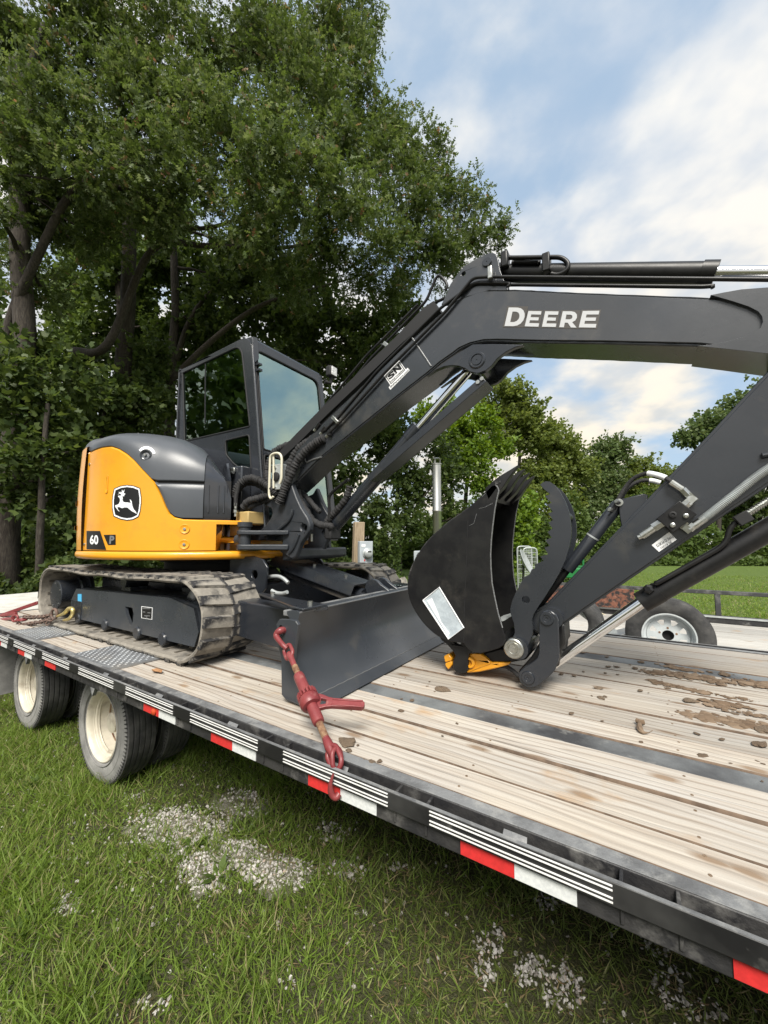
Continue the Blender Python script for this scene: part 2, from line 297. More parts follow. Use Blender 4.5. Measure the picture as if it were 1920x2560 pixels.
def wood_mat(name, c1, c2, c3, dark, dirt=0.0):
    m = bpy.data.materials.new(name); m.use_nodes = True; nt = m.node_tree; N = nt.nodes; Lk = nt.links; p = N['Principled BSDF']
    p.inputs['Roughness'].default_value = 0.8; p.inputs['Specular IOR Level'].default_value = 0.25
    tc = N.new('ShaderNodeTexCoord'); oi = N.new('ShaderNodeObjectInfo'); add = N.new('ShaderNodeVectorMath'); add.operation = 'ADD'
    sc_ = N.new('ShaderNodeVectorMath'); sc_.operation = 'SCALE'; sc_.inputs[3].default_value = 37.0
    cb = N.new('ShaderNodeCombineXYZ'); Lk.new(oi.outputs['Random'], cb.inputs[0]); Lk.new(oi.outputs['Random'], cb.inputs[2]); Lk.new(cb.outputs[0], sc_.inputs[0])
    Lk.new(tc.outputs['Object'], add.inputs[0]); Lk.new(sc_.outputs[0], add.inputs[1])
    def nz(scale, st, d=5, dist=0.0):
        mp = N.new('ShaderNodeMapping'); mp.inputs['Scale'].default_value = st; Lk.new(add.outputs[0], mp.inputs[0])
        n = N.new('ShaderNodeTexNoise'); n.inputs['Scale'].default_value = scale; n.inputs['Detail'].default_value = d; n.inputs['Roughness'].default_value = 0.6; n.inputs['Distortion'].default_value = dist
        Lk.new(mp.outputs[0], n.inputs['Vector']); return n
    def rng_(src, lo, hi):
        r = N.new('ShaderNodeMapRange'); r.inputs[1].default_value = lo; r.inputs[2].default_value = hi; Lk.new(src, r.inputs[0]); return r.outputs[0]
    def mix(f, a, b):
        x = N.new('ShaderNodeMix'); x.data_type = 'RGBA'; Lk.new(f, x.inputs[0])
        for s, i in ((a, 6), (b, 7)):
            if isinstance(s, tuple): x.inputs[i].default_value = (*s, 1)
            else: Lk.new(s, x.inputs[i])
        return x.outputs[2]
    # growth-ring lines: a wave across the board, bent by slow noise so that lines flame round knots
    warp = nz(1.6, (0.55, 3.0, 1), 3, 0.4)
    w2 = N.new('ShaderNodeVectorMath'); w2.operation = 'MULTIPLY'; w2.inputs[1].default_value = (0.0, 0.12, 0.0); Lk.new(warp.outputs['Color'], w2.inputs[0])
    ad2 = N.new('ShaderNodeVectorMath'); ad2.operation = 'ADD'; Lk.new(add.outputs[0], ad2.inputs[0]); Lk.new(w2.outputs[0], ad2.inputs[1])
    wv = N.new('ShaderNodeTexWave'); wv.wave_type = 'BANDS'; wv.bands_direction = 'Y'; wv.inputs['Scale'].default_value = 9.0; wv.inputs['Distortion'].default_value = 4.0; wv.inputs['Detail'].default_value = 4; wv.inputs['Detail Scale'].default_value = 1.1
    mpw = N.new('ShaderNodeMapping'); mpw.inputs['Scale'].default_value = (0.12, 1, 1); Lk.new(ad2.outputs[0], mpw.inputs[0]); Lk.new(mpw.outputs[0], wv.inputs['Vector'])
    fine = nz(48, (0.03, 1, 1), 4); blotch = nz(2.6, (0.6, 1.6, 1), 4); stain = nz(4.5, (0.8, 1.3, 1), 5)
    c = mix(rng_(blotch.outputs['Fac'], 0.35, 0.65), c1, c2)
    c = mix(rng_(fine.outputs['Fac'], 0.42, 0.66), c, c3)
    fine2 = nz(130, (0.018, 1, 1), 3); f2 = N.new('ShaderNodeMath'); f2.operation = 'MULTIPLY'; f2.inputs[1].default_value = 0.28; Lk.new(rng_(fine2.outputs['Fac'], 0.52, 0.66), f2.inputs[0]); c = mix(f2.outputs[0], c, dark)
    grey = nz(1.3, (0.5, 2.0, 1), 4); g2 = N.new('ShaderNodeMath'); g2.operation = 'MULTIPLY'; g2.inputs[1].default_value = 0.4; Lk.new(rng_(grey.outputs['Fac'], 0.48, 0.66), g2.inputs[0]); c = mix(g2.outputs[0], c, (0.36, 0.35, 0.335))
    line = N.new('ShaderNodeMath'); line.operation = 'POWER'; line.inputs[1].default_value = 5.0; Lk.new(wv.outputs['Fac'], line.inputs[0])
    ln2 = N.new('ShaderNodeMath'); ln2.operation = 'MULTIPLY'; ln2.inputs[1].default_value = 0.55; Lk.new(line.outputs[0], ln2.inputs[0])
    lm = N.new('ShaderNodeMath'); lm.operation = 'MULTIPLY'; Lk.new(ln2.outputs[0], lm.inputs[0]); Lk.new(rng_(nz(3.0, (0.4, 2.2, 1), 3).outputs['Fac'], 0.36, 0.62), lm.inputs[1])
    c = mix(lm.outputs[0], c, dark)
    vo = N.new('ShaderNodeTexVoronoi'); vo.voronoi_dimensions = '2D'; vo.inputs['Scale'].default_value = 1.0; vo.inputs['Randomness'].default_value = 1.0
    mpv = N.new('ShaderNodeMapping'); mpv.inputs['Scale'].default_value = (1.5, 4.6, 1); Lk.new(ad2.outputs[0], mpv.inputs[0]); Lk.new(mpv.outputs[0], vo.inputs['Vector'])
    kn = N.new('ShaderNodeMapRange'); kn.inputs[1].default_value = 0.085; kn.inputs[2].default_value = 0.035; kn.inputs[3].default_value = 0.0; kn.inputs[4].default_value = 0.85; Lk.new(vo.outputs['Distance'], kn.inputs[0])
    c = mix(kn.outputs[0], c, (0.20, 0.135, 0.085))
    crk = nz(26, (0.05, 1.3, 1), 2); ck = N.new('ShaderNodeMath'); ck.operation = 'MULTIPLY'; ck.inputs[1].default_value = 0.8; Lk.new(rng_(crk.outputs['Fac'], 0.70, 0.76), ck.inputs[0])
    c = mix(ck.outputs[0], c, (0.10, 0.075, 0.055))
    st = N.new('ShaderNodeMath'); st.operation = 'MULTIPLY'; st.inputs[1].default_value = 0.75; Lk.new(rng_(stain.outputs['Fac'], 0.60, 0.76), st.inputs[0])
    c = mix(st.outputs[0], c, (0.36, 0.225, 0.115))
    hs = N.new('ShaderNodeHueSaturation'); r = N.new('ShaderNodeMapRange'); r.inputs[3].default_value = 0.80; r.inputs[4].default_value = 1.12; Lk.new(oi.outputs['Random'], r.inputs[0]); Lk.new(r.outputs[0], hs.inputs['Value']); Lk.new(c, hs.inputs['Color'])
    Lk.new(hs.outputs[0], p.inputs['Base Color'])
    b = N.new('ShaderNodeBump'); b.inputs['Strength'].default_value = 0.35; b.inputs['Distance'].default_value = 0.004; b.invert = True; Lk.new(line.outputs[0], b.inputs['Height'])
    b2 = N.new('ShaderNodeBump'); b2.inputs['Strength'].default_value = 0.3; b2.inputs['Distance'].default_value = 0.004; Lk.new(fine.outputs['Fac'], b2.inputs['Height']); Lk.new(b.outputs[0], b2.inputs['Normal']); Lk.new(b2.outputs[0], p.inputs['Normal'])
    MT[name] = m
wood_mat('plank', (0.46, 0.415, 0.35), (0.42, 0.395, 0.36), (0.355, 0.31, 0.262), (0.19, 0.145, 0.11))
wood_mat('plank_grey', (0.50, 0.485, 0.45), (0.43, 0.42, 0.395), (0.35, 0.335, 0.31), (0.18, 0.155, 0.13))
def glass_mat(name, tint, base, rough=0.01):
    m = bpy.data.materials.new(name); m.use_nodes = True; nt = m.node_tree; N = nt.nodes; Lk = nt.links; N.clear()
    out = N.new('ShaderNodeOutputMaterial'); mx = N.new('ShaderNodeMixShader'); tr = N.new('ShaderNodeBsdfTransparent'); gl = N.new('ShaderNodeBsdfGlossy')
    tr.inputs[0].default_value = (*tint, 1); gl.inputs['Color'].default_value = (0.76, 1.0, 0.92, 1); gl.inputs['Roughness'].default_value = rough
    fr = N.new('ShaderNodeFresnel'); fr.inputs[0].default_value = 1.5; ad = N.new('ShaderNodeMath'); ad.operation = 'ADD'; ad.inputs[1].default_value = base; Lk.new(fr.outputs[0], ad.inputs[0])
    Lk.new(ad.outputs[0], mx.inputs[0]); Lk.new(tr.outputs[0], mx.inputs[1]); Lk.new(gl.outputs[0], mx.inputs[2]); Lk.new(mx.outputs[0], out.inputs[0]); MT[name] = m
glass_mat('glass_side', (0.44, 0.58, 0.51), 0.12); glass_mat('glass_front', (0.60, 0.78, 0.72), 0.40)
def leaf_mat(name, cols, trans=0.35, rough=0.55):
    m = bpy.data.materials.new(name); m.use_nodes = True; nt = m.node_tree; N = nt.nodes; Lk = nt.links; p = N['Principled BSDF']
    ge = N.new('ShaderNodeNewGeometry'); r = N.new('ShaderNodeValToRGB'); e = r.color_ramp.elements
    while len(e) < len(cols): e.new(0.5)
    for i, cc in enumerate(cols): e[i].position = cc[0]; e[i].color = (*cc[1], 1)
    Lk.new(ge.outputs['Random Per Island'], r.inputs[0]); Lk.new(r.outputs[0], p.inputs['Base Color']); p.inputs['Roughness'].default_value = rough; p.inputs['Specular IOR Level'].default_value = 0.35
    tl = N.new('ShaderNodeBsdfTranslucent'); hs = N.new('ShaderNodeHueSaturation'); hs.inputs['Hue'].default_value = 0.485; hs.inputs['Value'].default_value = 1.3; hs.inputs['Saturation'].default_value = 1.1
    Lk.new(r.outputs[0], hs.inputs['Color']); Lk.new(hs.outputs[0], tl.inputs[0]); mx = N.new('ShaderNodeMixShader'); mx.inputs[0].default_value = trans
    Lk.new(p.outputs[0], mx.inputs[1]); Lk.new(tl.outputs[0], mx.inputs[2]); Lk.new(mx.outputs[0], N['Material Output'].inputs[0]); MT[name] = m
leaf_mat('leaf_oak', [(0, (0.050, 0.082, 0.019)), (0.4, (0.076, 0.116, 0.028)), (0.75, (0.106, 0.148, 0.042)), (0.97, (0.150, 0.190, 0.080)), (1.0, (0.26, 0.15, 0.08))], 0.45)
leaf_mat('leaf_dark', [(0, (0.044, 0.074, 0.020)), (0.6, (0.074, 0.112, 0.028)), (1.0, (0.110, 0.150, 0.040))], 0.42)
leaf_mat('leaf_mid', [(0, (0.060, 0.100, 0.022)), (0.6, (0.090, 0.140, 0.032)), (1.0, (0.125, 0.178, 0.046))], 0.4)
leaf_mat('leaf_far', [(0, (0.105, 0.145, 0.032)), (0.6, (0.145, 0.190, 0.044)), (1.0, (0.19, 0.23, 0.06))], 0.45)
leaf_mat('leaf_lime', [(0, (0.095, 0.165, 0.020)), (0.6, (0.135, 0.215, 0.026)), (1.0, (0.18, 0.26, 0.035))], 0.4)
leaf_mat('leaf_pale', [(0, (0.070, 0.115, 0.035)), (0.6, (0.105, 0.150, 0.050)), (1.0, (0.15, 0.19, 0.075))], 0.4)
leaf_mat('grass_blade', [(0, (0.120, 0.190, 0.032)), (0.45, (0.182, 0.275, 0.046)), (0.8, (0.245, 0.335, 0.070)), (0.92, (0.31, 0.32, 0.13)), (1.0, (0.38, 0.31, 0.18))], 0.45)
leaf_mat('grass_olive', [(0, (0.100, 0.138, 0.032)), (0.5, (0.145, 0.195, 0.046)), (0.85, (0.190, 0.225, 0.066)), (1.0, (0.30, 0.24, 0.13))], 0.4)
leaf_mat('grass_dry', [(0, (0.16, 0.105, 0.055)), (0.6, (0.24, 0.165, 0.09)), (1.0, (0.30, 0.24, 0.13))], 0.2)
leaf_mat('gravel', [(0, (0.22, 0.20, 0.18)), (0.4, (0.36, 0.34, 0.315)), (0.9, (0.52, 0.50, 0.475)), (1.0, (0.36, 0.27, 0.22))], 0.0, 0.9)
leaf_mat('crumb', [(0, (0.11, 0.072, 0.045)), (0.6, (0.165, 0.115, 0.075)), (1.0, (0.22, 0.16, 0.11))], 0.0, 0.95)
# ------------------------------------------------------------------ ground
def ground_mat():
    m = bpy.data.materials.new('ground'); m.use_nodes = True; nt = m.node_tree; N = nt.nodes; Lk = nt.links; p = N['Principled BSDF']; p.inputs['Roughness'].default_value = 0.95; p.inputs['Specular IOR Level'].default_value = 0.2
    tc = N.new('ShaderNodeTexCoord')
    def nz(s, d=6):
        n = N.new('ShaderNodeTexNoise'); n.inputs['Scale'].default_value = s; n.inputs['Detail'].default_value = d; n.inputs['Roughness'].default_value = 0.65; Lk.new(tc.outputs['Object'], n.inputs['Vector']); return n.outputs['Fac']
    def mx(f, lo, hi, a, b):
        r = N.new('ShaderNodeMapRange'); r.inputs[1].default_value = lo; r.inputs[2].default_value = hi; Lk.new(f, r.inputs[0]); x = N.new('ShaderNodeMix'); x.data_type = 'RGBA'; Lk.new(r.outputs[0], x.inputs[0])
        for s, i in ((a, 6), (b, 7)):
            if isinstance(s, tuple): x.inputs[i].default_value = (*s, 1)
            else: Lk.new(s, x.inputs[i])
        return x.outputs[2]
    g = mx(nz(9), 0.35, 0.65, (0.095, 0.150, 0.030), (0.145, 0.205, 0.045)); g = mx(nz(55), 0.4, 0.7, g, (0.075, 0.110, 0.028)); g = mx(nz(140, 3), 0.62, 0.72, g, (0.18, 0.21, 0.10))
    s = mx(nz(30), 0.35, 0.65, (0.070, 0.078, 0.034), (0.115, 0.108, 0.062))
    # worn yard near the trailers, mown lawn further off
    sep = N.new('ShaderNodeSeparateXYZ'); Lk.new(tc.outputs['Object'], sep.inputs[0])
    c = mx(sep.outputs['Y'], 6.6, 8.0, s, g)
    Lk.new(c, p.inputs['Base Color']); b = N.new('ShaderNodeBump'); b.inputs['Strength'].default_value = 0.9; b.inputs['Distance'].default_value = 0.06; Lk.new(nz(60), b.inputs['Height']); Lk.new(b.outputs[0], p.inputs['Normal'])
    return m
MT['ground'] = ground_mat()
mb = MB(); n = 40; rr_ = [[Vector((-300+600*(i/n), -300+600*(j/n), 0)) for i in range(n+1)] for j in range(n+1)]
mb.grid(rr_); gobj = mb.build('ground', MT['ground'], kind='structure'); gobj['label'] = 'grassy ground with worn gravel patches and a mown lawn beyond'
# ------------------------------------------------------------------ near trailer
DK = 0.96
TR = thing('equipment_trailer', 'long flat deck-over trailer with weathered plank floor carrying the excavator', 'trailer', (-2.5, 2.37, 0))
XR, XF = -5.58, 2.6
for (y0, y1) in ((1.149, 1.2845), (1.2895, 1.4695), (1.4745, 1.6495), (1.7595, 1.8985), (1.9035, 2.091), (2.096, 2.303), (2.308, 2.488), (2.493, 2.701), (2.706, 2.8825), (3.0135, 3.2185), (3.2235, 3.4185), (3.4235, 3.599)):
    mb = MB(); dz = random.uniform(-0.004, 0.003)
    # board with eased edges and a slight cup
    nx = 24; rows = []
    for i in range(nx+1):
        x = lerp(XR, XF, i/nx); w = random.uniform(-0.0022, 0.0022)
        prof = [(y0+0.0015, -0.04), (y0+0.0015, -0.008), (y0+0.0055, -0.0005), ((y0+y1)/2, -0.002), (y1-0.0055, -0.0005), (y1-0.0015, -0.008), (y1-0.0015, -0.04)]
        rows.append([Vector((x, y+w, DK+dz+z)) for y, z in prof])
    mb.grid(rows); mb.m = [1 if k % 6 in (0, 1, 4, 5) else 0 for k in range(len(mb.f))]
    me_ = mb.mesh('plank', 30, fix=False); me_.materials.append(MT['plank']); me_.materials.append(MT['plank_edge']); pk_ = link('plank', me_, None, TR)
    sc_ = MB()
    for i in range(13):
        x = XR+0.3+0.6*i
        for yy in (y0+0.035, y1-0.035): sc_.lathe((x+random.uniform(-0.006, 0.006), yy+random.uniform(-0.006, 0.006), DK+dz-0.0008), (0, 0, 1), [(0.0042, -0.002), (0.0042, 0.0010), (0.002, 0.0012), (0.002, 0.0002), (0, 0.0002)], 8)
    sc_.build('screw_heads', MT['mud'], pk_, fix=False, kind='stuff')
for (y0, y1) in ((1.652, 1.757), (2.885, 3.011)):
    MB().box(XR, XF, y0, y1, DK-0.03, DK-0.003).build('deck_strip', MT['steel_strip'], TR, bevel=0.002)
# steel underneath the boards
mb = MB(); mb.box(XR, XF, 1.14, 3.61, DK-0.062, DK-0.046); mb.build('under_deck', MT['frame_black'], TR, smooth=0)
# diamond plates over the wheels
for (x0, x1) in ((-3.165, -2.575), (-4.40, -3.845)):
    mb = MB(); mb.box(x0, x1, 1.122, 1.70, DK-0.002, DK+0.006)
    o = mb.build('tread_plate', MT['diamond'], TR, smooth=0)
    lug = MB(); k = 0; sx = 0.026; sy = 0.020
    for i in range(int((x1-x0)/sx)-1):
        for j in range(int(0.30/sy)):
            cx = x0+sx*(i+0.8); cy = 1.128+sy*(j+0.6); a = 0.7 if (i+j) % 2 else -0.7
            ax = Vector((math.cos(a), math.sin(a), 0)); ay = Vector((-math.sin(a), math.cos(a), 0)); cz = DK+0.006
            P = [Vector((cx, cy, cz))+ax*0.0115, Vector((cx, cy, cz))+ay*0.0035, Vector((cx, cy, cz))-ax*0.0115, Vector((cx, cy, cz))-ay*0.0035, Vector((cx, cy, cz+0.0035))]
            lug.add(P, [(0, 1, 4), (1, 2, 4), (2, 3, 4), (3, 0, 4)])
    lug.build('raised_pattern', MT['diamond'], o, smooth=0, fix=False, kind='stuff')
# side channel, both sides
def side(sgn, yc):
    def Y(y): return y if sgn > 0 else 2*2.3735-y
    def bx(mb, x0, x1, a, b, z0, z1): a, b = sorted((Y(a), Y(b))); return mb.box(x0, x1, a, b, z0, z1)
    mb = MB(); bx(mb, XR-1.9, XF, 1.101, 1.1465, DK-0.012, DK-0.001); bx(mb, XR-1.9, XF, 1.101, 1.109, DK-0.10, DK-0.012); bx(mb, XR-1.9, XF, 1.057, 1.101, DK-0.10, DK-0.092); bx(mb, XR-1.9, XF, 1.057, 1.064, DK-0.092, DK-0.052)
    ch = mb.build('side_channel', [MT['frame_black'], MT['frame_worn']], TR, bevel=0.003)
    mb = MB(); bx(mb, XR-1.9, XF, 1.103, 1.1455, DK-0.001, DK+0.0015); mb.build('channel_flange', MT['frame_worn'], ch, smooth=0, bevel=0.001)
    mb = MB(); bx(mb, XR-1.9, XF, 1.041, 1.0525, DK-0.050, DK+0.001); rl = mb.build('rub_rail', MT['rail_black'], TR, bevel=0.002)
    mb = MB(); bx(mb, XR-1.9, XF, 1.0412, 1.0523, DK+0.001, DK+0.0022); mb.build('rail_top_edge', MT['frame_worn'], rl, smooth=0)
    return ch, rl, bx
chan, rail, bxf = side(1, 0)
side(-1, 0)
STEP = 0.582; blocks = [0.004-STEP*i for i in range(11)]
for i, bxx in enumerate(blocks + [0.004+STEP, 0.004+2*STEP]):
    for d in (-0.052, 0.052):
        mb = MB(); mb.box(bxx+d-0.004, bxx+d+0.004, 1.0525, 1.101, DK-0.088, DK-0.004); mb.build('stake_pocket_wall', MT['frame_black'], chan, bevel=0.0015)
    mb = MB(); mb.box(bxx-0.052, bxx+0.052, 1.060, 1.098, DK-0.0905, DK-0.086); mb.build('stake_pocket_floor', MT['frame_black'], chan, smooth=0)
    # pressed triangular gusset half way between pockets
    gx = bxx-STEP/2; P = [(gx-0.030, 1.100, DK-0.016), (gx+0.030, 1.100, DK-0.016), (gx+0.034, 1.056, DK-0.060), (gx-0.034, 1.056, DK-0.060), (gx, 1.078, DK-0.024)]
    MB().add(P, [(0, 1, 4), (1, 2, 4), (2, 3, 4), (3, 0, 4)]).build('rail_gusset', MT['frame_worn'], chan, smooth=60)
    if i < 11:
        for k, zz in enumerate((-0.006, -0.0155, -0.0315, -0.041)):
            MB().box(bxx-STEP+0.070, bxx-0.068, 1.0385, 1.0408, DK+zz-0.0014, DK+zz+0.0014).build('white_stripe', MT['white_paint'], rail, smooth=0)
for x, w in [(0.136-0.558*i, 1) for i in range(5)]+[(-3.95, 1), (-4.5, 1), (-5.06, 1)]:      # red and white reflective tape
    MB().box(x, x+0.142, 1.0535, 1.0565, DK-0.094, DK-0.054).build('reflective_tape', MT['tape_red'], chan, smooth=0)
    MB().box(x+0.1425, x+0.284, 1.0535, 1.0565, DK-0.094, DK-0.054).build('reflective_tape', MT['tape_white'], chan, smooth=0)
MB().box(-3.41, -3.23, 1.0535, 1.0565, DK-0.094, DK-0.054).build('reflective_tape', MT['tape_red'], chan, smooth=0)
# main beams, cross members, axles
for y in (2.0, 2.75):
    mb = MB(); mb.box(XR-1.6, XF+0.6, y-0.008, y+0.008, 0.56, 0.86); mb.box(XR-1.6, XF+0.6, y-0.07, y+0.07, 0.86, 0.875); mb.box(XR-1.6, XF+0.6, y-0.07, y+0.07, 0.545, 0.56); mb.build('main_beam', MT['frame_black'], TR)
for i in range(13):
    x = XR+0.3+0.6*i; MB().box(x-0.03, x+0.03, 1.11, 3.63, 0.875, 0.897).build('cross_member', MT['frame_black'], TR, smooth=0)
# rear: slotted self-cleaning tail
tail = MB().box(XR-1.9, XR-0.03, 1.15, 3.60, DK-0.05, DK-0.035).build('tail_pan', MT['frame_black'], TR, smooth=0)
k = 0; x = XR-0.075
while x > XR-1.88:
    MB().box(x-0.088, x, 1.15, 3.60, DK-0.034, DK).build('tail_bar', MT['dovetail'], TR, bevel=0.003)
    mb = MB(); y = 1.15-(0.16 if k % 2 else 0.0)
    while y < 3.6:
        mb.box(x-0.104, x-0.088, max(y, 1.151), min(y+0.13, 3.599), DK-0.034, DK-0.001); y += 0.36
    mb.build('tail_bar_web', MT['dovetail'], TR, smooth=0); x -= 0.104; k += 1
MB().box(XR-0.07, XR-0.005, 1.15, 3.60, DK-0.03, DK-0.002).build('tail_seam_plate', MT['frame_black'], TR, bevel=0.002)
# wheels
AX = [atY(248, 1823, 1.345).x, atY(64, 1733, 1.345).x]; WZ = 0.385
def tyre_prof(R, w, rim):
    g = 0.007; T = []
    tw = w*0.41
    T += [(rim, -w*0.36), (rim+0.012, -w*0.43), (rim+0.045, -w*0.49), (R*0.84, -w*0.5), (R*0.925, -w*0.475), (R*0.965, -w*0.45), (R-0.004, -tw)]
    ribs = 5; gw = 0.009; rw = (2*tw-gw*(ribs-1))/ribs; h = -tw
    for i in range(ribs):
        T += [(R, h+0.001), (R, h+rw-0.001)]
        if i < ribs-1: T += [(R-g, h+rw+0.001), (R-g, h+rw+gw-0.001)]
        h += rw+gw
    T += [(R-0.004, tw), (R*0.965, w*0.45), (R*0.925, w*0.475), (R*0.84, w*0.5), (rim+0.045, w*0.49), (rim+0.012, w*0.43), (rim, w*0.36)]
    return T
def dual(x, ynear, sgn):
    R, w, rim = 0.388, 0.218, 0.236
    for k in range(2):
        yc = ynear+sgn*(w/2+k*(w+0.055)); mb = MB(); mb.lathe((x, yc, WZ), (0, sgn, 0), tyre_prof(R, w, rim), 64)
        wl = mb.build('tyre', MT['tyre_side'] if k == 0 else MT['tyre'], TR, smooth=40)
        me = wl.data; me.materials.append(MT['tyre'])
        for p in me.polygons:
            rr = math.hypot(p.center.x-x, p.center.z-WZ)
            if rr > R*0.955: p.material_index = 1
        # shoulder sipes and moulded sidewall ridges
        s = MB()
        for a in range(90):
            an = 2*math.pi*a/90; c_ = Vector((math.cos(an), 0, math.sin(an)))
            s.obox(Vector((x, yc-sgn*w*0.462, WZ))+c_*(R*0.952), c_, (0, 1, 0), c_.cross(Vector((0, 1, 0))), 0.011, 0.0035, 0.0035)
        s.build('shoulder_block', MT['tyre'], wl, smooth=0, fix=False, kind='stuff')
        s = MB()
        for r_ in (0.262, 0.322): s.lathe((x, yc-sgn*w*0.497, WZ), (0, sgn, 0), [(r_-0.003, 0.004), (r_-0.0015, -0.0025), (r_+0.0015, -0.0025), (r_+0.003, 0.004)], 64)
        s.build('sidewall_ridge', MT['tyre_side'], wl, smooth=40)
        if k == 0:
            mb = MB(); y0 = -w*0.43
            mb.lathe((x, yc, WZ), (0, sgn, 0), [(0.232, y0+0.02), (0.243, y0+0.004), (0.244, y0-0.004), (0.237, y0-0.008), (0.228, y0), (0.222, y0+0.016), (0.219, y0+0.04), (0.207, y0+0.05), (0.203, y0+0.12), (0.192, y0+0.135), (0.188, y0+0.19), (0.165, y0+0.20), (0.09, y0+0.205), (0.075, y0+0.17), (0.07, y0+0.06), (0.045, y0+0.05), (0.0, y0+0.05)], 48)
            rm = mb.build('rim', MT['rim_cream'], TR, smooth=35)
            for r_, h_ in ((0.2195, y0+0.035), (0.2035, y0+0.062), (0.190, y0+0.128)): MB().lathe((x, yc, WZ), (0, sgn, 0), [(r_+0.004, h_+0.004), (r_-0.001, h_-0.003), (r_-0.004, h_+0.003), (r_, h_+0.008)], 48).build('rim_step', MT['rusty'] if r_ < 0.2 else MT['rim_cream'], rm)
            for j in range(8):
                an = 2*math.pi*j/8; q = Vector((x+0.135*math.cos(an), yc+sgn*(y0+0.19), WZ+0.135*math.sin(an))); MB().cyl(q, q-Vector((0, sgn*0.03, 0)), 0.014, n=6).build('lug_nut', MT['rusty'], rm)
        else:
            MB().lathe((x, yc, WZ), (0, sgn, 0), [(0.236, -w*0.36), (0.21, -0.02), (0.0, 0.0)], 32).build('rim', MT['rim_cream'], TR)
for x in AX:
    dual(x, 1.345, 1); dual(x, 3.40, -1)
    MB().cyl((x, 1.5, WZ), (x, 3.25, WZ), 0.05, n=16).build('axle', MT['frame_black'], TR)
MB().box(-5.24, -5.228, 1.12, 1.80, 0.22, 0.86).build('mud_flap', MT['tyre_side'], TR, bevel=0.003)
for x in (AX[0]-0.55, AX[0]+0.55, AX[1]-0.55):       # small brackets hanging from the channel
    MB().prism([(x, 1.06, DK-0.10), (x+0.06, 1.06, DK-0.10), (x+0.03, 1.06, DK-0.15)], (0, 0.02, 0)).build('light_bracket', MT['frame_worn'], TR, smooth=0)
MB().lathe((-1.99, 1.054, DK-0.075), (0, -1, 0), [(0.016, 0), (0.016, 0.008), (0.010, 0.014), (0, 0.016)], 20).build('marker_lamp', mat('amber_red', (0.45, 0.06, 0.02), 0.2), TR)
# ------------------------------------------------------------------ second trailer, parked behind
T2 = thing('utility_trailer', 'low utility trailer with black pipe rail parked behind the plank deck', 'trailer', (1.0, 5.1, 0))
D2 = 0.66; X0, X1 = -1.25, 5.5; ys = 3.72; k = 0
while ys < 6.45:
    w = random.choice((0.18, 0.185, 0.19)); mb = MB(); dz = random.uniform(-0.004, 0.002); mb.box(X0, X1, ys, ys+w, D2-0.035, D2+dz); mb.build('plank', MT['plank_grey'], T2, bevel=0.003); ys += w+0.007
yr = ys+0.02
mb = MB(); mb.box(X0, X1, yr-0.01, yr+0.05, D2-0.06, D2+0.095); fr2 = mb.build('side_frame', MT['frame_black'], T2, bevel=0.004)
mb = MB(); mb.box(X0, X1, yr-0.022, yr-0.0105, D2+0.070, D2+0.092); mb.build('frame_flange', MT['galv'], fr2, smooth=0)
mb = MB(); mb.box(X0, X1, yr, yr+0.05, D2+0.365, D2+0.415); rl2 = mb.build('top_rail', MT['rail_worn'], T2, bevel=0.006)
for x in (-1.2, -0.35, 0.93, 2.2, 3.4): MB().box(x-0.028, x+0.028, yr+0.002, yr+0.048, D2+0.095, D2+0.365).build('rail_post', MT['rail_worn'], T2, bevel=0.004)
MB().box(X0, X1, 3.66, 3.715, D2-0.12, D2-0.005).build('side_frame', MT['frame_black'], T2, bevel=0.004)
MB().box(-1.2, 0.02, yr-0.075, yr-0.035, D2+0.10, D2+0.375).build('rusted_side_board', MT['rust_plate'], T2, bevel=0.004, label='rusted black steel panel against the rail')
for x in (-0.6, 0.6): MB().lathe((x, 5.0, 0.30), (0, 1, 0), tyre_prof(0.30, 0.18, 0.17), 32).build('tyre', MT['tyre'], T2)
# spare wheel standing on it
SX, SY, SZ = atY(1672, 1588, 3.80).x, 3.80, 0.965
SPW = thing('spare_wheel', 'spare wheel with white spoked rim standing on the trailer behind the plank deck', 'wheel', (SX, SY, SZ-0.295))
mb = MB(); mb.lathe((SX, SY+0.09, SZ), (0, 1, 0), tyre_prof(0.292, 0.175, 0.172), 56); ty = mb.build('tyre', MT['tyre'], SPW, smooth=40)
mb = MB(); y0 = SY+0.02
mb.lathe((SX, y0, SZ), (0, 1, 0), [(0.170, 0.03), (0.181, 0.0), (0.179, -0.008), (0.170, -0.006), (0.162, 0.01), (0.158, 0.035), (0.148, 0.04), (0.146, 0.06), (0.138, 0.07)], 48)
rim2 = mb.build('rim', mat('rim_white', (0.66, 0.70, 0.71), 0.4, c2=(0.58, 0.62, 0.63), sc=14), SPW, smooth=35)
face = [Vector((SX+0.142*math.cos(2*math.pi*i/48), y0+0.055, SZ+0.142*math.sin(2*math.pi*i/48))) for i in range(48)]
holes = []
for j in range(8):
    a = 2*math.pi*(j+0.5)/8; h = []
    for (dr, da) in ((0.082, -0.10), (0.082, 0.10), (0.122, 0.21), (0.126, 0.0), (0.122, -0.21)): h.append(Vector((SX+dr*math.cos(a+da), y0+0.055, SZ+dr*math.sin(a+da))))
    holes.append(h)
holes.append(circ((SX, y0+0.055, SZ), (1, 0, 0), (0, 0, 1), 0.040, 20))
MB().prism(face, (0, 0.006, 0), holes).build('spoke_disc', MT['rim_white'], rim2, smooth=0)
MB().cyl((SX, y0+0.09, SZ), (SX, y0+0.10, SZ), 0.05).build('hub_bore', MT['gasket'], rim2)
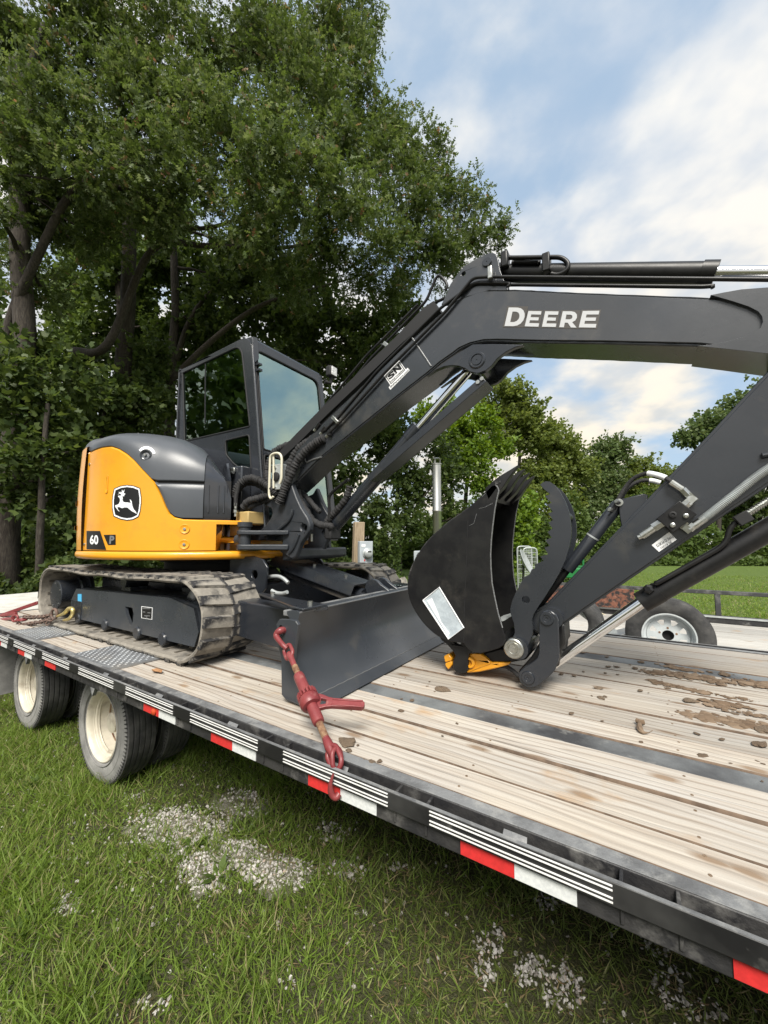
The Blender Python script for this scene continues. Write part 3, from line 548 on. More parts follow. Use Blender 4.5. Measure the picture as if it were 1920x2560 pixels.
for j in range(5):
    a = math.pi/2+2*math.pi*j/5; q = Vector((SX+0.058*math.cos(a), y0+0.0555, SZ+0.058*math.sin(a))); MB().cyl(q, q-Vector((0, 0.003, 0)), 0.008, n=10).build('bolt_hole', MT['rusty'], rim2)
# odds and ends lying on the low trailer
p0 = atY(1462, 1533, 4.6); p1 = atY(1516, 1572, 4.3)
o = MB().tube([p0-(p1-p0)*0.35, p1+(p1-p0)*0.25], 0.045, 14).build('steel_pipe', MT['galv'], smooth=50); tag(o, 'dull grey steel pipe lying on the low trailer behind the arm', 'pipe')
tx = atY(1432, 1600, 4.3); mb = MB(); mb.lathe((tx.x, 4.4, D2+0.24), (0.25, 1, 0), tyre_prof(0.27, 0.17, 0.16), 48); o = mb.build('loose_tyre', MT['tyre'], smooth=40); tag(o, 'dark worn tyre standing beside the grey pipe on the low trailer', 'tyre')
q = atY(1548, 1578, 4.25); mb = MB(); mb.obox(q+Vector((0, 0, -0.02)), (1, 0.3, 0.35), (-0.3, 1, 0), (-0.35, 0, 1), 0.10, 0.09, 0.012)
o = mb.build('tread_ramp', MT['diamond'], bevel=0.003); tag(o, 'small perforated aluminium ramp leaning by the spare wheel', 'ramp')
q0 = atY(1490, 1525, yr-0.12)
mb = MB(); mb.tube(spline([q0+Vector((-0.10, 0, 0.02)), q0+Vector((0, -0.02, 0.03)), q0+Vector((0.06, -0.02, -0.03)), q0+Vector((0.12, -0.02, -0.06))]), 0.010, 6); mb.tube(spline([q0+Vector((-0.02, -0.02, 0.05)), q0, q0+Vector((0.0, -0.03, -0.09))]), 0.010, 6)
o = mb.build('rope_knot', mat('rope', (0.42, 0.37, 0.27), 0.9)); tag(o, 'short knotted piece of pale rope tied to the low trailer frame', 'rope')
# ------------------------------------------------------------------ excavator
EX = thing('excavator', 'yellow and charcoal tracked excavator with cab, folded boom, bucket and thumb on the plank trailer', 'excavator', (-3.42, 2.40, DK))
K = MT['paint_black']
# ---- tracks
R_T = 0.252; ZC = DK+0.014+R_T-0.001
def loop_pts(x0=-4.455, x1=-2.362, n=22, r=R_T):
    P = []
    for i in range(n): t = i/n; P.append((lerp(x1, x0, t), ZC-r))                        # bottom, front to rear
    for i in range(n): a = -math.pi/2-math.pi*i/n; P.append((x0+r*math.cos(a), ZC+r*math.sin(a)))
    for i in range(n): t = i/n; P.append((lerp(x0, x1, t), ZC+r-0.018*math.sin(math.pi*t)*(1-0.6*math.sin(3*math.pi*t)**2)))
    for i in range(n): a = math.pi/2-math.pi*i/n; P.append((x1+r*math.cos(a), ZC+r*math.sin(a)))
    return P
LP = loop_pts()
def loop_at(s):                                       # s in 0..1 by arc length -> point, tangent, normal outward
    global _L
    n = len(LP); d = [math.dist(LP[i], LP[(i+1) % n]) for i in range(n)]; tot = sum(d); s = (s % 1)*tot
    for i in range(n):
        if s <= d[i]: break
        s -= d[i]
    a, b = LP[i], LP[(i+1) % n]; t = s/d[i]; p = Vector((lerp(a[0], b[0], t), 0, lerp(a[1], b[1], t)))
    a2, b2 = LP[i-1], LP[(i+2) % n]; tg = Vector((b2[0]-a2[0], 0, b2[1]-a2[1])).normalized(); return p, tg, Vector((-tg.z, 0, tg.x))
def make_track(y0, y1, near):
    sh = Vector((0 if near else 0.16, 0, 0)); loop_ = lambda s_: (lambda q: (q[0]+sh, q[1], q[2]))(loop_at(s_))
    mb = MB(); th = 0.026; rows = []; n = 132; wob = lambda i: 0.0035*math.sin(i*0.9)+0.003*math.sin(i*0.37)
    for i in range(n):
        p, tg, nn = loop_(i/n); w = wob(i); rows.append([p-nn*th+Vector((0, y0+0.012+w, 0)), p-nn*(th*0.5)+Vector((0, y0+w, 0)), p+Vector((0, y0+0.004+w, 0)), p+Vector((0, (y0+y1)/2, 0)), p+Vector((0, y1-0.004+w, 0)), p-nn*(th*0.5)+Vector((0, y1+w, 0)), p-nn*th+Vector((0, y1-0.012+w, 0)), p-nn*th+Vector((0, (y0+y1)/2, 0))])
    rows.append(rows[0]); mb.grid(rows, close=True)
    tr = mb.build('rubber_track', MT['track_rubber'], EX, smooth=45)
    # tread blocks, two staggered rows
    half = (y1-y0)/2
    def lug_mesh(side):
        m = MB(); a, b = (-half+0.002, 0.012) if side == 0 else (-0.012, half-0.002); L = 0.036; h = 0.015
        if side == 0: base = [(-L-0.012, a), (L-0.020, a), (L-0.004, (a+b)/2), (L+0.012, b), (-L+0.006, b), (-L-0.006, (a+b)/2)]
        else: base = [(-L+0.012-0.006, a), (L+0.006, a), (L-0.012, (a+b)/2), (L-0.026, b), (-L-0.012, b), (-L-0.002, (a+b)/2)]
        top = [(x*0.84, lerp(y, (a+b)/2, 0.05)) for x, y in base]; k = len(base)
        vs = [(x, y, -0.006) for x, y in base]+[(x, y, h) for x, y in top]
        m.add(vs, [tuple(range(k-1, -1, -1)), tuple(range(k, 2*k))]+[(i, (i+1) % k, (i+1) % k+k, i+k) for i in range(k)])
        return m.mesh('tread_lug', smooth=25)
    meshes = [lug_mesh(0), lug_mesh(1)]
    for me in meshes: me.materials.append(MT['track_lug'])
    NL = 44
    for i in range(NL):
        for side in (0, 1):
            p, tg, nn = loop_((i+(0.5 if side else 0))/NL)
            if not near and p.x < -3.6: continue
            o = bpy.data.objects.new('tread_lug', meshes[side]); COL.objects.link(o); o.parent = tr
            m = Matrix((tg, Vector((0, 1, 0)), nn)).transposed().to_4x4(); m.translation = p+Vector((0, (y0+y1)/2, 0)); o.matrix_basis = m
    if near:
        g = MB(); g.add([(-0.02, -0.05, 0), (0.02, -0.05, 0), (0.02, 0.05, 0), (-0.02, 0.05, 0), (-0.009, -0.022, -0.042), (0.009, -0.022, -0.042), (0.009, 0.03, -0.042), (-0.009, 0.03, -0.042)], [(0,1,2,3),(4,7,6,5),(0,4,5,1),(1,5,6,2),(2,6,7,3),(3,7,4,0)])
        g.box(-0.009, 0.009, -0.15, -0.045, -0.007, 0.001)
        gm = g.mesh('guide_lug', smooth=40); gm.materials.append(MT['track_inner'])
        for i in range(NL):
            p, tg, nn = loop_(i/NL)
            if p.z > ZC+0.12 and p.x > -4.4: continue
            o = bpy.data.objects.new('guide_lug', gm); COL.objects.link(o); o.parent = tr
            m = Matrix((tg, Vector((0, 1, 0)), nn)).transposed().to_4x4(); m.translation = p-nn*th+Vector((0, (y0+y1)/2, 0)); o.matrix_basis = m
    return tr
make_track(1.366, 1.795, True); make_track(3.005, 3.405, False)
def make_frame(ya, yb, near):
    fy = ya if near else yb; s = 1 if near else -1
    prof = [(-4.19, 1.06), (-4.19, 1.20), (-4.10, 1.30), (-2.62, 1.335), (-2.34, 1.29), (-2.28, 1.15), (-2.32, 1.055), (-4.0, 1.05)]
    P = [Vector((x+(0 if near else 0.16), ya, z)) for x, z in prof]
    hole = [Vector((x, ya, z)) for x, z in ((-3.22, 1.225), (-3.11, 1.225), (-3.085, 1.18), (-3.10, 1.105), (-3.135, 1.105), (-3.20, 1.175))]
    mb = MB(); mb.prism(P, (0, 0.02, 0), [hole] if near else []); mb.prism([p+Vector((0, 0.06, 0)) for p in P], (0, yb-ya-0.06, 0))
    n = len(P)
    for i in range(n): 
        if abs(P[i].x-P[(i+1) % n].x) > 0.02 or True:
            a, b = P[i], P[(i+1) % n]; mb.add([a+Vector((0, 0.001, 0)), b+Vector((0, 0.001, 0)), b+Vector((0, 0.061, 0)), a+Vector((0, 0.061, 0))], [(0, 1, 2, 3)])
    fr = mb.build('track_frame', MT['paint_blade'], EX, smooth=25, fix=False)
    for x in (-4.02, -3.52, -3.02, -2.68):           # roller ends
        MB().lathe((x, ya-0.001, 1.055), (0, -1, 0), [(0.045, -0.2), (0.045, 0.004), (0.038, 0.012), (0.0, 0.012)], 24).build('roller', K, fr)
    mb = MB(); mb.box(-3.40, -3.26, ya+0.05, ya+0.2, 1.33, 1.36); mb.cyl((-3.33, ya+0.03, 1.40), (-3.33, ya+0.2, 1.40), 0.045); mb.build('carrier_roller', K, fr)
    MB().lathe((-4.455, ya-0.03, ZC), (0, 1, 0), [(0, 0), (0.125, 0), (0.132, 0.006), (0.132, 0.15), (0.15, 0.16), (0.15, 0.20), (0.20, 0.205), (0.20, 0.235), (0.1, 0.24), (0, 0.24)], 40).build('drive_motor', K, EX, smooth=40)
    for k in range(5):
        a = 2*math.pi*k/5+0.5; MB().cyl((-4.455+0.105*math.cos(a), ya-0.034, ZC+0.105*math.sin(a)), (-4.455+0.105*math.cos(a), ya-0.03, ZC+0.105*math.sin(a)), 0.007, n=8).build('cover_bolt', MT['zinc'], fr)
    MB().lathe((-2.385, ya+0.05, ZC), (0, 1, 0), [(0, 0), (0.10, 0), (0.12, 0.02), (0.20, 0.03), (0.205, 0.10), (0.20, 0.18), (0.12, 0.19), (0, 0.19)], 40).build('idler_wheel', K, EX, smooth=40)
    return fr
tf = make_frame(1.452, 1.72, True); make_frame(3.08, 3.35, False)
# plates and decals on the near track frame
mb = MB(); mb.box(-4.17, -3.97, 1.447, 1.4515, 1.08, 1.20); mb.build('frame_patch', K, tf, bevel=0.004)
Z3 = zm(0, 1380, 340)
def dec(q, name, m, parent, y): return MB().prism([atY(u, v, y) for u, v in q], (0, 0.002, 0)).build(name, m, parent, smooth=0)
dec(Z3([(948, 513), (992, 513), (992, 606), (948, 604)]), 'blue_decal', MT['sticker_blue'], tf, 1.4485)
q = zm(0, 1000, 700)([(837, 1222), (903, 1230), (900, 1302), (837, 1292)]); dec(q, 'load_chart_decal', MT['sticker_white'], tf, 1.4495)
qi = [(lerp(q[0][0], p[0], 0.96), lerp(q[0][1], p[1], 0.96)) for p in q]; cx = sum(p[0] for p in q)/4; cy = sum(p[1] for p in q)/4
dec([(cx+(p[0]-cx)*0.90, cy+(p[1]-cy)*0.90) for p in q], 'load_chart_panel', MT['text_black'], tf, 1.4482)
for k, (fx, fy, fw) in enumerate(((-0.05, -0.36, 0.7), (-0.25, -0.05, 0.22), (0.2, -0.02, 0.26), (0.02, 0.25, 0.5), (-0.02, 0.36, 0.12))):
    w = (q[1][0]-q[0][0]); h = (q[3][1]-q[0][1]); a = cx+fx*w; b = cy+fy*h+fx*3
    dec([(a-fw*w/2, b-0.05*h), (a+fw*w/2, b-0.03*h), (a+fw*w/2, b+0.04*h), (a-fw*w/2, b+0.02*h)], 'load_chart_line', MT['text_grey'], tf, 1.4474)
# ---- centre frame, swing bearing
mb = MB(); P = [(-4.25, 1.70), (-3.9, 1.70), (-3.6, 1.95), (-3.2, 1.95), (-2.9, 1.70), (-2.5, 1.70), (-2.5, 3.1), (-2.9, 3.1), (-3.2, 2.85), (-3.6, 2.85), (-3.9, 3.1), (-4.25, 3.1)]
mb.prism([Vector((x, y, 1.12)) for x, y in P], (0, 0, 0.26)); mb.build('centre_frame', K, EX, bevel=0.02)
MB().lathe((-3.48, 2.40, 1.36), (0, 0, 1), [(0.62, 0), (0.56, 0.08), (0.47, 0.10), (0.47, 0.16), (0.50, 0.165), (0.50, 0.225), (0, 0.225)], 48).build('swing_bearing', MT['gasket'], EX, smooth=30)
# ---- dozer blade
YL, YH = 1.352, 3.44
bp = [(-1.325, 1.372), (-1.352, 1.30), (-1.366, 1.22), (-1.352, 1.14), (-1.312, 1.07), (-1.262, 1.02), (-1.243, 1.006), (-1.238, 1.010), (-1.195, 0.968), (-1.202, 0.962), (-1.262, 1.000), (-1.325, 1.052), (-1.378, 1.13), (-1.392, 1.22), (-1.380, 1.31), (-1.392, 1.345), (-1.41, 1.362), (-1.41, 1.376), (-1.345, 1.382)]
mb = MB(); mb.prism([Vector((x, YL, z)) for x, z in bp], (0, YH-YL, 0)); bl = mb.build('dozer_blade', MT['paint_blade'], EX, smooth=40)
mb = MB(); mb.box(-1.46, -1.385, YL+0.02, YH-0.02, 1.345, 1.374); mb.build('top_channel', MT['frame_worn'], bl, bevel=0.006)
MB().tube([(-1.327, YL+0.002, 1.3765), (-1.327, YH, 1.3765)], 0.005, 8).build('worn_top_edge', MT['weld'], bl)
MB().tube([(-1.2385, YL+0.02+0.02*i, 1.0095+0.0012*math.sin(i*1.7)) for i in range(102)], 0.0026, 5).build('edge_weld', MT['weld'], bl)
Q = [(691, 1560), (699, 1548), (723, 1549), (739, 1552), (745, 1562), (736, 1622), (733, 1665), (744, 1718), (764, 1770), (762, 1781), (743, 1761), (714, 1748), (704, 1737), (703, 1650), (693, 1600)]
side_poly = [atY(u, v, 1.335) for u, v in Q]; side_poly = [Vector((p.x, p.y, max(p.z, 0.965))) for p in side_poly]
slot = rounded([atY(u, v, 1.335) for u, v in ((697, 1563), (707, 1563), (707, 1592), (697, 1590))], 0.02)
for yy in (1.335, YH+0.002): MB().prism([p+Vector((0, yy-1.335, 0)) for p in side_poly], (0, 0.018, 0), [[p+Vector((0, yy-1.335, 0)) for p in slot]]).build('end_plate', MT['paint_blade'], bl, smooth=30, bevel=0.003)
for y0, y1 in ((1.62, 1.76), (3.04, 3.18)):
    MB().prism([(-1.38, y0, 1.07), (-1.38, y0, 1.30), (-1.75, y0, 1.325), (-2.42, y0, 1.34), (-2.5, y0, 1.22), (-2.42, y0, 1.13), (-1.75, y0, 1.09)], (0, y1-y0, 0)).build('blade_arm', K, EX, bevel=0.012)
MB().prism([(-1.385, 1.76, 1.12), (-1.385, 3.04, 1.12), (-1.47, 3.04, 1.12), (-1.47, 1.76, 1.12)], (0, 0, 0.16)).build('blade_cross_beam', K, EX, bevel=0.01)
Z5 = zm(600, 1380, 1000)
def plate_at(pts, zt, h, name, m=K, parent=None): return MB().prism([Vector(atZ(u, v, zt)) for u, v in pts], (0, 0, -h)).build(name, m, parent or EX, bevel=0.004)
cv = plate_at(Z5([(190, 425), (230, 418), (560, 480), (900, 538), (650, 588), (540, 560)]), 1.395, 0.012, 'hose_cover')
cv2 = plate_at(Z5([(905, 540), (915, 560), (655, 595), (650, 588)]), 1.385, 0.02, 'hose_cover_lip')
for (u, v) in Z5([(340, 448), (728, 545)]): q = atZ(u, v, 1.395); MB().cyl(q, q+Vector((0, 0, 0.018)), 0.013, n=6).build('cover_bolt', MT['zinc'], cv)
c0 = Vector((-2.50, 2.34, 1.585)); c1 = Vector((-1.66, 2.34, 1.395)); dx = (c1-c0).normalized(); nz_ = Vector((-dx.z, 0, dx.x))
mb = MB(); mb.prism([c0+Vector((0, -0.115, 0)), c1+Vector((0, -0.115, 0)), c1+Vector((0, 0.115, 0)), c0+Vector((0, 0.115, 0))], nz_*0.012)
for s in (-1, 1): mb.prism([c0+Vector((0, s*0.115, 0)), c1+Vector((0, s*0.115, 0)), c1+Vector((0, s*0.135, 0))-nz_*0.07, c0+Vector((0, s*0.135, 0))-nz_*0.07], nz_*0.012)
cc = mb.build('blade_cylinder_guard', MT['paint_black'], EX, bevel=0.004)
for t in (0.42, 0.80): q = lerp(c0, c1, t)+nz_*0.012; MB().cyl(q, q+nz_*0.016, 0.014, n=6).build('guard_bolt', MT['zinc'], cc)
MB().tube([c0-nz_*0.09+dx*0.1, c1-nz_*0.09+dx*0.02], 0.065, 20).build('blade_cylinder', K, EX)
MB().tube([c1-nz_*0.09, c1-nz_*0.09+dx*0.20], 0.035, 16).build('blade_cylinder_rod', MT['chrome'], EX)
for yy in (2.27, 2.385): MB().prism([Vector((x, yy, z)) for x, z in ((-1.385, 1.27), (-1.385, 1.37), (-1.46, 1.41), (-1.50, 1.44), (-1.54, 1.45), (-1.585, 1.43), (-1.60, 1.39), (-1.57, 1.30))], (0, 0.03, 0)).build('blade_cylinder_lug', K, EX, bevel=0.004)
MB().prism([Vector((x, 1.98, z)) for x, z in ((-2.72, 1.36), (-2.72, 1.58), (-2.45, 1.60), (-2.33, 1.575), (-2.28, 1.52), (-2.30, 1.36), (-2.45, 1.22))], (0, 0.02, 0), [circ((-2.42, 1.98, 1.46), (1, 0, 0), (0, 0, 1), 0.035)]).build('frame_gusset', K, EX, bevel=0.004)
MB().prism([Vector((x, 2.60, z)) for x, z in ((-2.72, 1.36), (-2.72, 1.58), (-2.45, 1.60), (-2.33, 1.575), (-2.28, 1.52), (-2.30, 1.36))], (0, 0.02, 0)).build('frame_gusset', K, EX, bevel=0.004)
ho = [atY(u, v, 2.05) for u, v in Z5([(140, 350), (220, 290), (300, 258), (390, 252), (450, 275), (500, 320)])]; MB().tube(spline(ho), 0.014, 10).build('blade_hose', MT['galv'], EX)
ho = [atY(u, v, 2.0) for u, v in Z5([(330, 400), (380, 425), (440, 430), (490, 415)])]; MB().tube(spline(ho), 0.014, 10).build('blade_hose', MT['galv'], EX)
# ---- house: circular plan
HC = Vector((-3.55, 2.40, 0)); HR = 1.08
def cp(phi, z, r=HR): a = math.radians(phi); return Vector((HC.x+r*math.cos(a), HC.y+r*math.sin(a), z))
def on_house(u, v, r=HR):
    d = ray(u, v); o = Vector((CAM.x-HC.x, CAM.y-HC.y)); a = d.x**2+d.y**2; b = 2*(o.x*d.x+o.y*d.y); c_ = o.length_squared-r*r
    k = (-b-math.sqrt(max(b*b-4*a*c_, 0)))/(2*a); return CAM+d*k
BND = [(-200, 2.47), (-97, 2.47), (-95.7, 2.424), (-90, 2.432), (-84.4, 2.438), (-78.1, 2.435), (-73.8, 2.41), (-69.8, 2.369), (-66.1, 2.315), (-62.6, 2.248), (-59.3, 2.189), (-57.2, 2.146), (-55.6, 2.095), (-54, 2.038), (-52.4, 1.967), (-50.9, 1.917), (-49, 1.889), (-45.8, 1.875), (-40.6, 1.873), (-20, 1.873), (40, 1.86)]
def itp(T, x):
    for i in range(len(T)-1):
        if x <= T[i+1][0]: a, b = T[i], T[i+1]; t = (x-a[0])/(b[0]-a[0]); return a[1]+(b[1]-a[1])*max(0, min(1, t))
    return T[-1][1]
ZB = 1.640
def shell(phis, z0f, z1f, rf, nz=10, flange=0.03, lip=0.008):
    rows = []
    for ph in phis:
        a, b = z0f(ph), z1f(ph); col = []
        for k in range(nz+1):
            t = k/nz; col.append(cp(ph, lerp(a, b-lip, t), rf(ph, t)))
        col.append(cp(ph, b, rf(ph, 1)-lip)); col.append(cp(ph, b+0.001, rf(ph, 1)-flange)); rows.append(col)
    return rows
def frange(a, b, n): return [lerp(a, b, i/n) for i in range(n+1)]
# counterweight at the back
mb = MB(); mb.grid(shell(frange(-230, -96.2, 50), lambda p: ZB, lambda p: 2.475, lambda p, t: HR+0.012+0.012*math.sin(math.pi*t), flange=0.2))
cw = mb.build('counterweight', MT['yellow'], EX, smooth=40)
mb = MB()
for z0, z1 in ((1.80, 1.845), (2.0, 2.05)): mb.grid([[cp(p, z0, HR+0.02), cp(p, z0+0.008, HR+0.034), cp(p, z1-0.008, HR+0.034), cp(p, z1, HR+0.02)] for p in frange(-150, -106, 20)])
mb.build('counterweight_rib', MT['yellow'], cw, smooth=40)
# right-hand side panel
phis = sorted(set(frange(-95.95, -33.6, 60)+[b[0] for b in BND if -95.95 < b[0] < -33.6]))
mb = MB(); mb.grid(shell(phis, lambda p: ZB+0.004, lambda p: itp(BND, p), lambda p, t: HR, nz=8, flange=0.035, lip=0.010)); sp = mb.build('side_panel', MT['yellow'], EX, smooth=40)
# strip above the opening and the front skirt
mb = MB(); mb.grid(shell(frange(-33.6, -16, 16), lambda p: 1.842, lambda p: 1.873+0.055*max(0, min(1, (p+25)/8))**1.5, lambda p, t: HR, nz=3, flange=0.12)); mb.build('front_sill', MT['yellow'], EX, smooth=40)
mb = MB(); mb.grid(shell(frange(-16, 62, 30), lambda p: ZB, lambda p: 1.93, lambda p, t: HR-0.30 if p < 25 else HR-0.3+0.3*min(1, (p-25)/12), nz=4, flange=0.12)); mb.build('front_skirt', MT['yellow'], EX, smooth=40)
MB().add([cp(-33.6, ZB), cp(-33.6, 1.755), cp(-31.3, 1.80), cp(-31.3, 1.842), cp(-31.3, 1.842, 0.86), cp(-31.3, ZB, 0.86)], [(0, 1, 2, 3, 4, 5)]).build('opening_cheek', MT['yellow'], EX, smooth=0)
mb = MB(); mb.grid([[cp(p, ZB+0.002, r) for p in frange(-34, 30, 20)] for r in (HR-0.01, 0.5)]); mb.build('opening_floor', MT['yellow'], EX, smooth=0)
mb = MB(); mb.grid([[cp(p, z, HR-0.24) for p in frange(-36, -8, 12)] for z in (ZB, 1.86)]); mb.build('opening_back', MT['yellow'], EX, smooth=0)
# bottom rim
prof = [(HR-0.10, 1.578), (HR-0.01, 1.574), (HR+0.012, 1.580), (HR+0.022, 1.598), (HR+0.020, 1.620), (HR+0.010, 1.634), (HR-0.02, 1.638), (HR-0.10, 1.638)]
mb = MB(); mb.grid([[cp(p, z, r) for r, z in prof] for p in frange(-230, 70, 120)], close=True); rm_ = mb.build('bottom_rim', MT['yellow'], EX, smooth=50)
MB().lathe((HC.x, HC.y, 1.579), (0, 0, 1), [(0, 0.0), (HR-0.03, 0.0), (HR-0.03, 0.002), (0, 0.002)], 64).build('belly_plate', MT['gasket'], EX)
# hood
ZT = [(-200, 2.60), (-80, 2.60), (-70, 2.592), (-60, 2.575), (-52, 2.545), (-46, 2.505), (-41, 2.46), (-36, 2.39), (-31, 2.26), (-28, 2.05)]
def dome(phis, zbf, r0, k=12, inner=True):
    rows = []
    for ph in phis:
        zb = zbf(ph); zt = max(itp(ZT, ph), zb+0.03); col = [cp(ph, zb-0.004, r0-0.035), cp(ph, zb, r0-0.006)]
        zs = max(zb+0.01, min(2.16, zt-0.02)); H = zt-zs
        if zs > zb+0.03: col += [cp(ph, lerp(zb, zs, t), r0) for t in (0.08, 0.5)]
        else: col += [cp(ph, zb+0.006, r0), cp(ph, zb+0.008, r0)]
        for i in range(k+1):
            a = math.pi/2*i/k; col.append(cp(ph, zs+H*math.sin(a)**0.9, r0-0.34*(1-math.cos(a))**1.15))
        if inner: col += [cp(ph, zt+0.012, r0-0.52), cp(ph, zt+0.02, 0.2)]
        rows.append(col)
    return rows
mb = MB(); mb.grid(dome(frange(-215, -38.6, 80), lambda p: max(itp(BND, p)+0.003, 2.163 if p > -58 else 0), HR-0.004)); hood = mb.build('engine_hood', MT['hood'], EX, smooth=60)
MB().grid([[cp(p, z, HR-0.022) for p in frange(-60, -28.3, 24)] for z in (1.87, 2.18)]).build('hood_gap', MT['gasket'], EX)
mb = MB(); mb.grid(shell(frange(-56.9, -38.7, 16), lambda p: max(itp(BND, p)+0.010, 1.888), lambda p: max(2.143, itp(BND, p)+0.02), lambda p, t: HR-0.008+0.012*math.sin(math.pi*t)*0.6, nz=6, flange=0.03)); mb.build('side_cover', MT['hood'], EX, smooth=50)
mb = MB(); mb.grid(dome(frange(-38.5, -28.2, 14), lambda p: 1.885, HR-0.014)); fc = mb.build('front_cover', MT['hood_gloss'], EX, smooth=60)
for ph in (-36.8, -33.2, -31.0): MB().tube([cp(ph, z, HR-0.012) for z in frange(1.93, 2.14, 6)], 0.005, 8).build('cover_rib', MT['hood_gloss'], fc)
mb = MB(); mb.prism([cp(-28.2, 1.62, HR-0.02), cp(-28.2, 2.20, HR-0.05), cp(-28.2, 2.36, 0.86), cp(-28.2, 2.36, 0.40), cp(-28.2, 1.62, 0.40)], (-0.03, -0.0, 0)); mb.build('engine_bulkhead', MT['cab_black'], EX)
from mathutils.bvhtree import BVHTree
hbvh = BVHTree.FromPolygons([v.co.copy() for v in hood.data.vertices], [tuple(p.vertices) for p in hood.data.polygons])
def on_hood(u, v, off=0.0):
    d = ray(u, v).normalized(); h, nn, _, _ = hbvh.ray_cast(CAM, d); nn = nn if nn.dot(d) < 0 else -nn; return h+nn*off, nn
kp, kn = on_hood(180+765*0.2411, 1050+365*0.2411, 0.004); kn = (kn+Vector((0, 0, -0.25))).normalized()
MB().lathe(kp, kn, [(0.0, -0.012), (0.012, -0.012), (0.02, -0.008), (0.034, 0.004), (0.040, 0.004), (0.042, 0.0), (0.042, -0.02)], 28).build('hood_latch_bowl', MT['cab_black'], hood, smooth=60)
MB().lathe(kp, kn, [(0.0, 0.012), (0.007, 0.012), (0.009, 0.006), (0.009, -0.012)], 16).build('hood_latch', MT['zinc'], hood)
def house_dec(px, r, name, m, parent, sub=1):        # a flat decal that follows the panel
    P = [on_house(u, v, r) for u, v in px]; mb = MB(); mb.add(P, [tuple(t) for t in tessellate_polygon([P])]); return mb.build(name, m, parent, smooth=0, fix=False)
ZH = zm(180, 1050, 580)
rows = []
for j in range(3):
    rows.append([on_hood(*ZH([(772+(70+26*j/2)*1.02*math.cos(a_), 372+(70+26*j/2)*math.sin(a_))])[0], 0.003)[0] for a_ in frange(math.radians(-142), math.radians(-14), 16)])
MB().grid(rows).build('latch_decal', MT['sticker_white'], hood, smooth=60)
# emblem: leaping stag in a shield, laid on the panel cell by cell
stag = [(545,718),(541,742),(536,756),(556,768),(540,776),(540,790),(520,790),(527,805),(523,830),(535,852),(580,855),(610,862),(602,838),(598,822),(610,830),(622,848),(622,868),(625,888),(640,925),(662,950),(672,975),(650,960),(620,945),(595,925),(575,908),(545,905),(520,915),(497,905),(470,900),(475,925),(488,938),(492,952),(470,930),(452,905),(445,885),(465,880),(485,870),(495,850),(497,822),(492,805),(478,798),(480,785),(505,785),(515,775),(495,762),(475,775),(492,755),(480,745),(500,750),(520,758),(498,738),(520,750),(515,718),(530,740)]
shield = [(435,710),(500,682),(570,672),(640,680),(705,705),(718,790),(720,860),(708,950),(690,1005),(630,1035),(570,1043),(500,1030),(430,1000),(416,930),(413,850),(420,780)]
def inside(p, poly):
    x, y = p; c_ = False; n = len(poly)
    for i in range(n):
        x1, y1 = poly[i]; x2, y2 = poly[(i+1) % n]
        if (y1 > y) != (y2 > y) and x < (x2-x1)*(y-y1)/(y2-y1)+x1: c_ = not c_
    return c_
def shrink(poly, k): cx = sum(p[0] for p in poly)/len(poly); cy = sum(p[1] for p in poly)/len(poly); return [(cx+(x-cx)*k, cy+(y-cy)*k) for x, y in poly]
s1 = shrink(shield, 0.955); s2 = shrink(shield, 0.875)
mb = MB(); NX, NY = 104, 126; S_ = 400/1659
gp = [[on_house(180+(405+330*i/NX)*S_, 1050+(665+385*j/NY)*S_, HR+0.0025) for i in range(NX+1)] for j in range(NY+1)]
vid = {}; vs = []; fsb = []; fm = []
def gid(i, j):
    if (i, j) not in vid: vid[(i, j)] = len(vs); vs.append(gp[j][i])
    return vid[(i, j)]
for j in range(NY):
    for i in range(NX):
        p = (405+330*(i+0.5)/NX, 665+385*(j+0.5)/NY)
        if not inside(p, shield): continue
        m = 1 if (inside(p, s1) and not inside(p, s2)) or inside(p, stag) else 0
        fsb.append((gid(i, j), gid(i+1, j), gid(i+1, j+1), gid(i, j+1))); fm.append(m)
me = bpy.data.meshes.new('stag_emblem'); me.from_pydata([tuple(v) for v in vs], [], fsb); me.polygons.foreach_set('material_index', fm)
link('stag_emblem', me, [MT['text_black'], MT['text_white']], sp, label='black shield emblem with white leaping stag')
def house_patch(q, r, name, m, parent, nx=14, ny=6):
    rows = []
    for j in range(ny+1):
        b = j/ny; rows.append([on_house(lerp(lerp(q[0][0], q[1][0], i/nx), lerp(q[3][0], q[2][0], i/nx), b), lerp(lerp(q[0][1], q[1][1], i/nx), lerp(q[3][1], q[2][1], i/nx), b), r) for i in range(nx+1)])
    mb = MB(); mb.grid(rows); return mb.build(name, m, parent, smooth=60, fix=False)
house_patch(ZH([(150, 1340), (355, 1347), (290, 1150), (150, 1150)]), HR+0.002, 'model_plate', MT['text_black'], sp)
house_patch(ZH([(372, 1296), (452, 1294), (452, 1188), (327, 1191)]), HR+0.002, 'model_plate', MT['text_black'], sp)
def hmap(q, r): return lambda a, b: on_house(lerp(lerp(q[0][0], q[1][0], a), lerp(q[3][0], q[2][0], a), b), lerp(lerp(q[0][1], q[1][1], a), lerp(q[3][1], q[2][1], a), b), r)
text_on('60', None, 'model_number', MT['text_white'], sp, 0.03, hmap(ZH([(185, 1290), (272, 1292), (272, 1192), (185, 1190)]), HR+0.0045))
text_on('P', None, 'model_letter', MT['text_grey'], sp, 0.04, hmap(ZH([(384, 1284), (440, 1284), (440, 1200), (392, 1200)]), HR+0.0045))
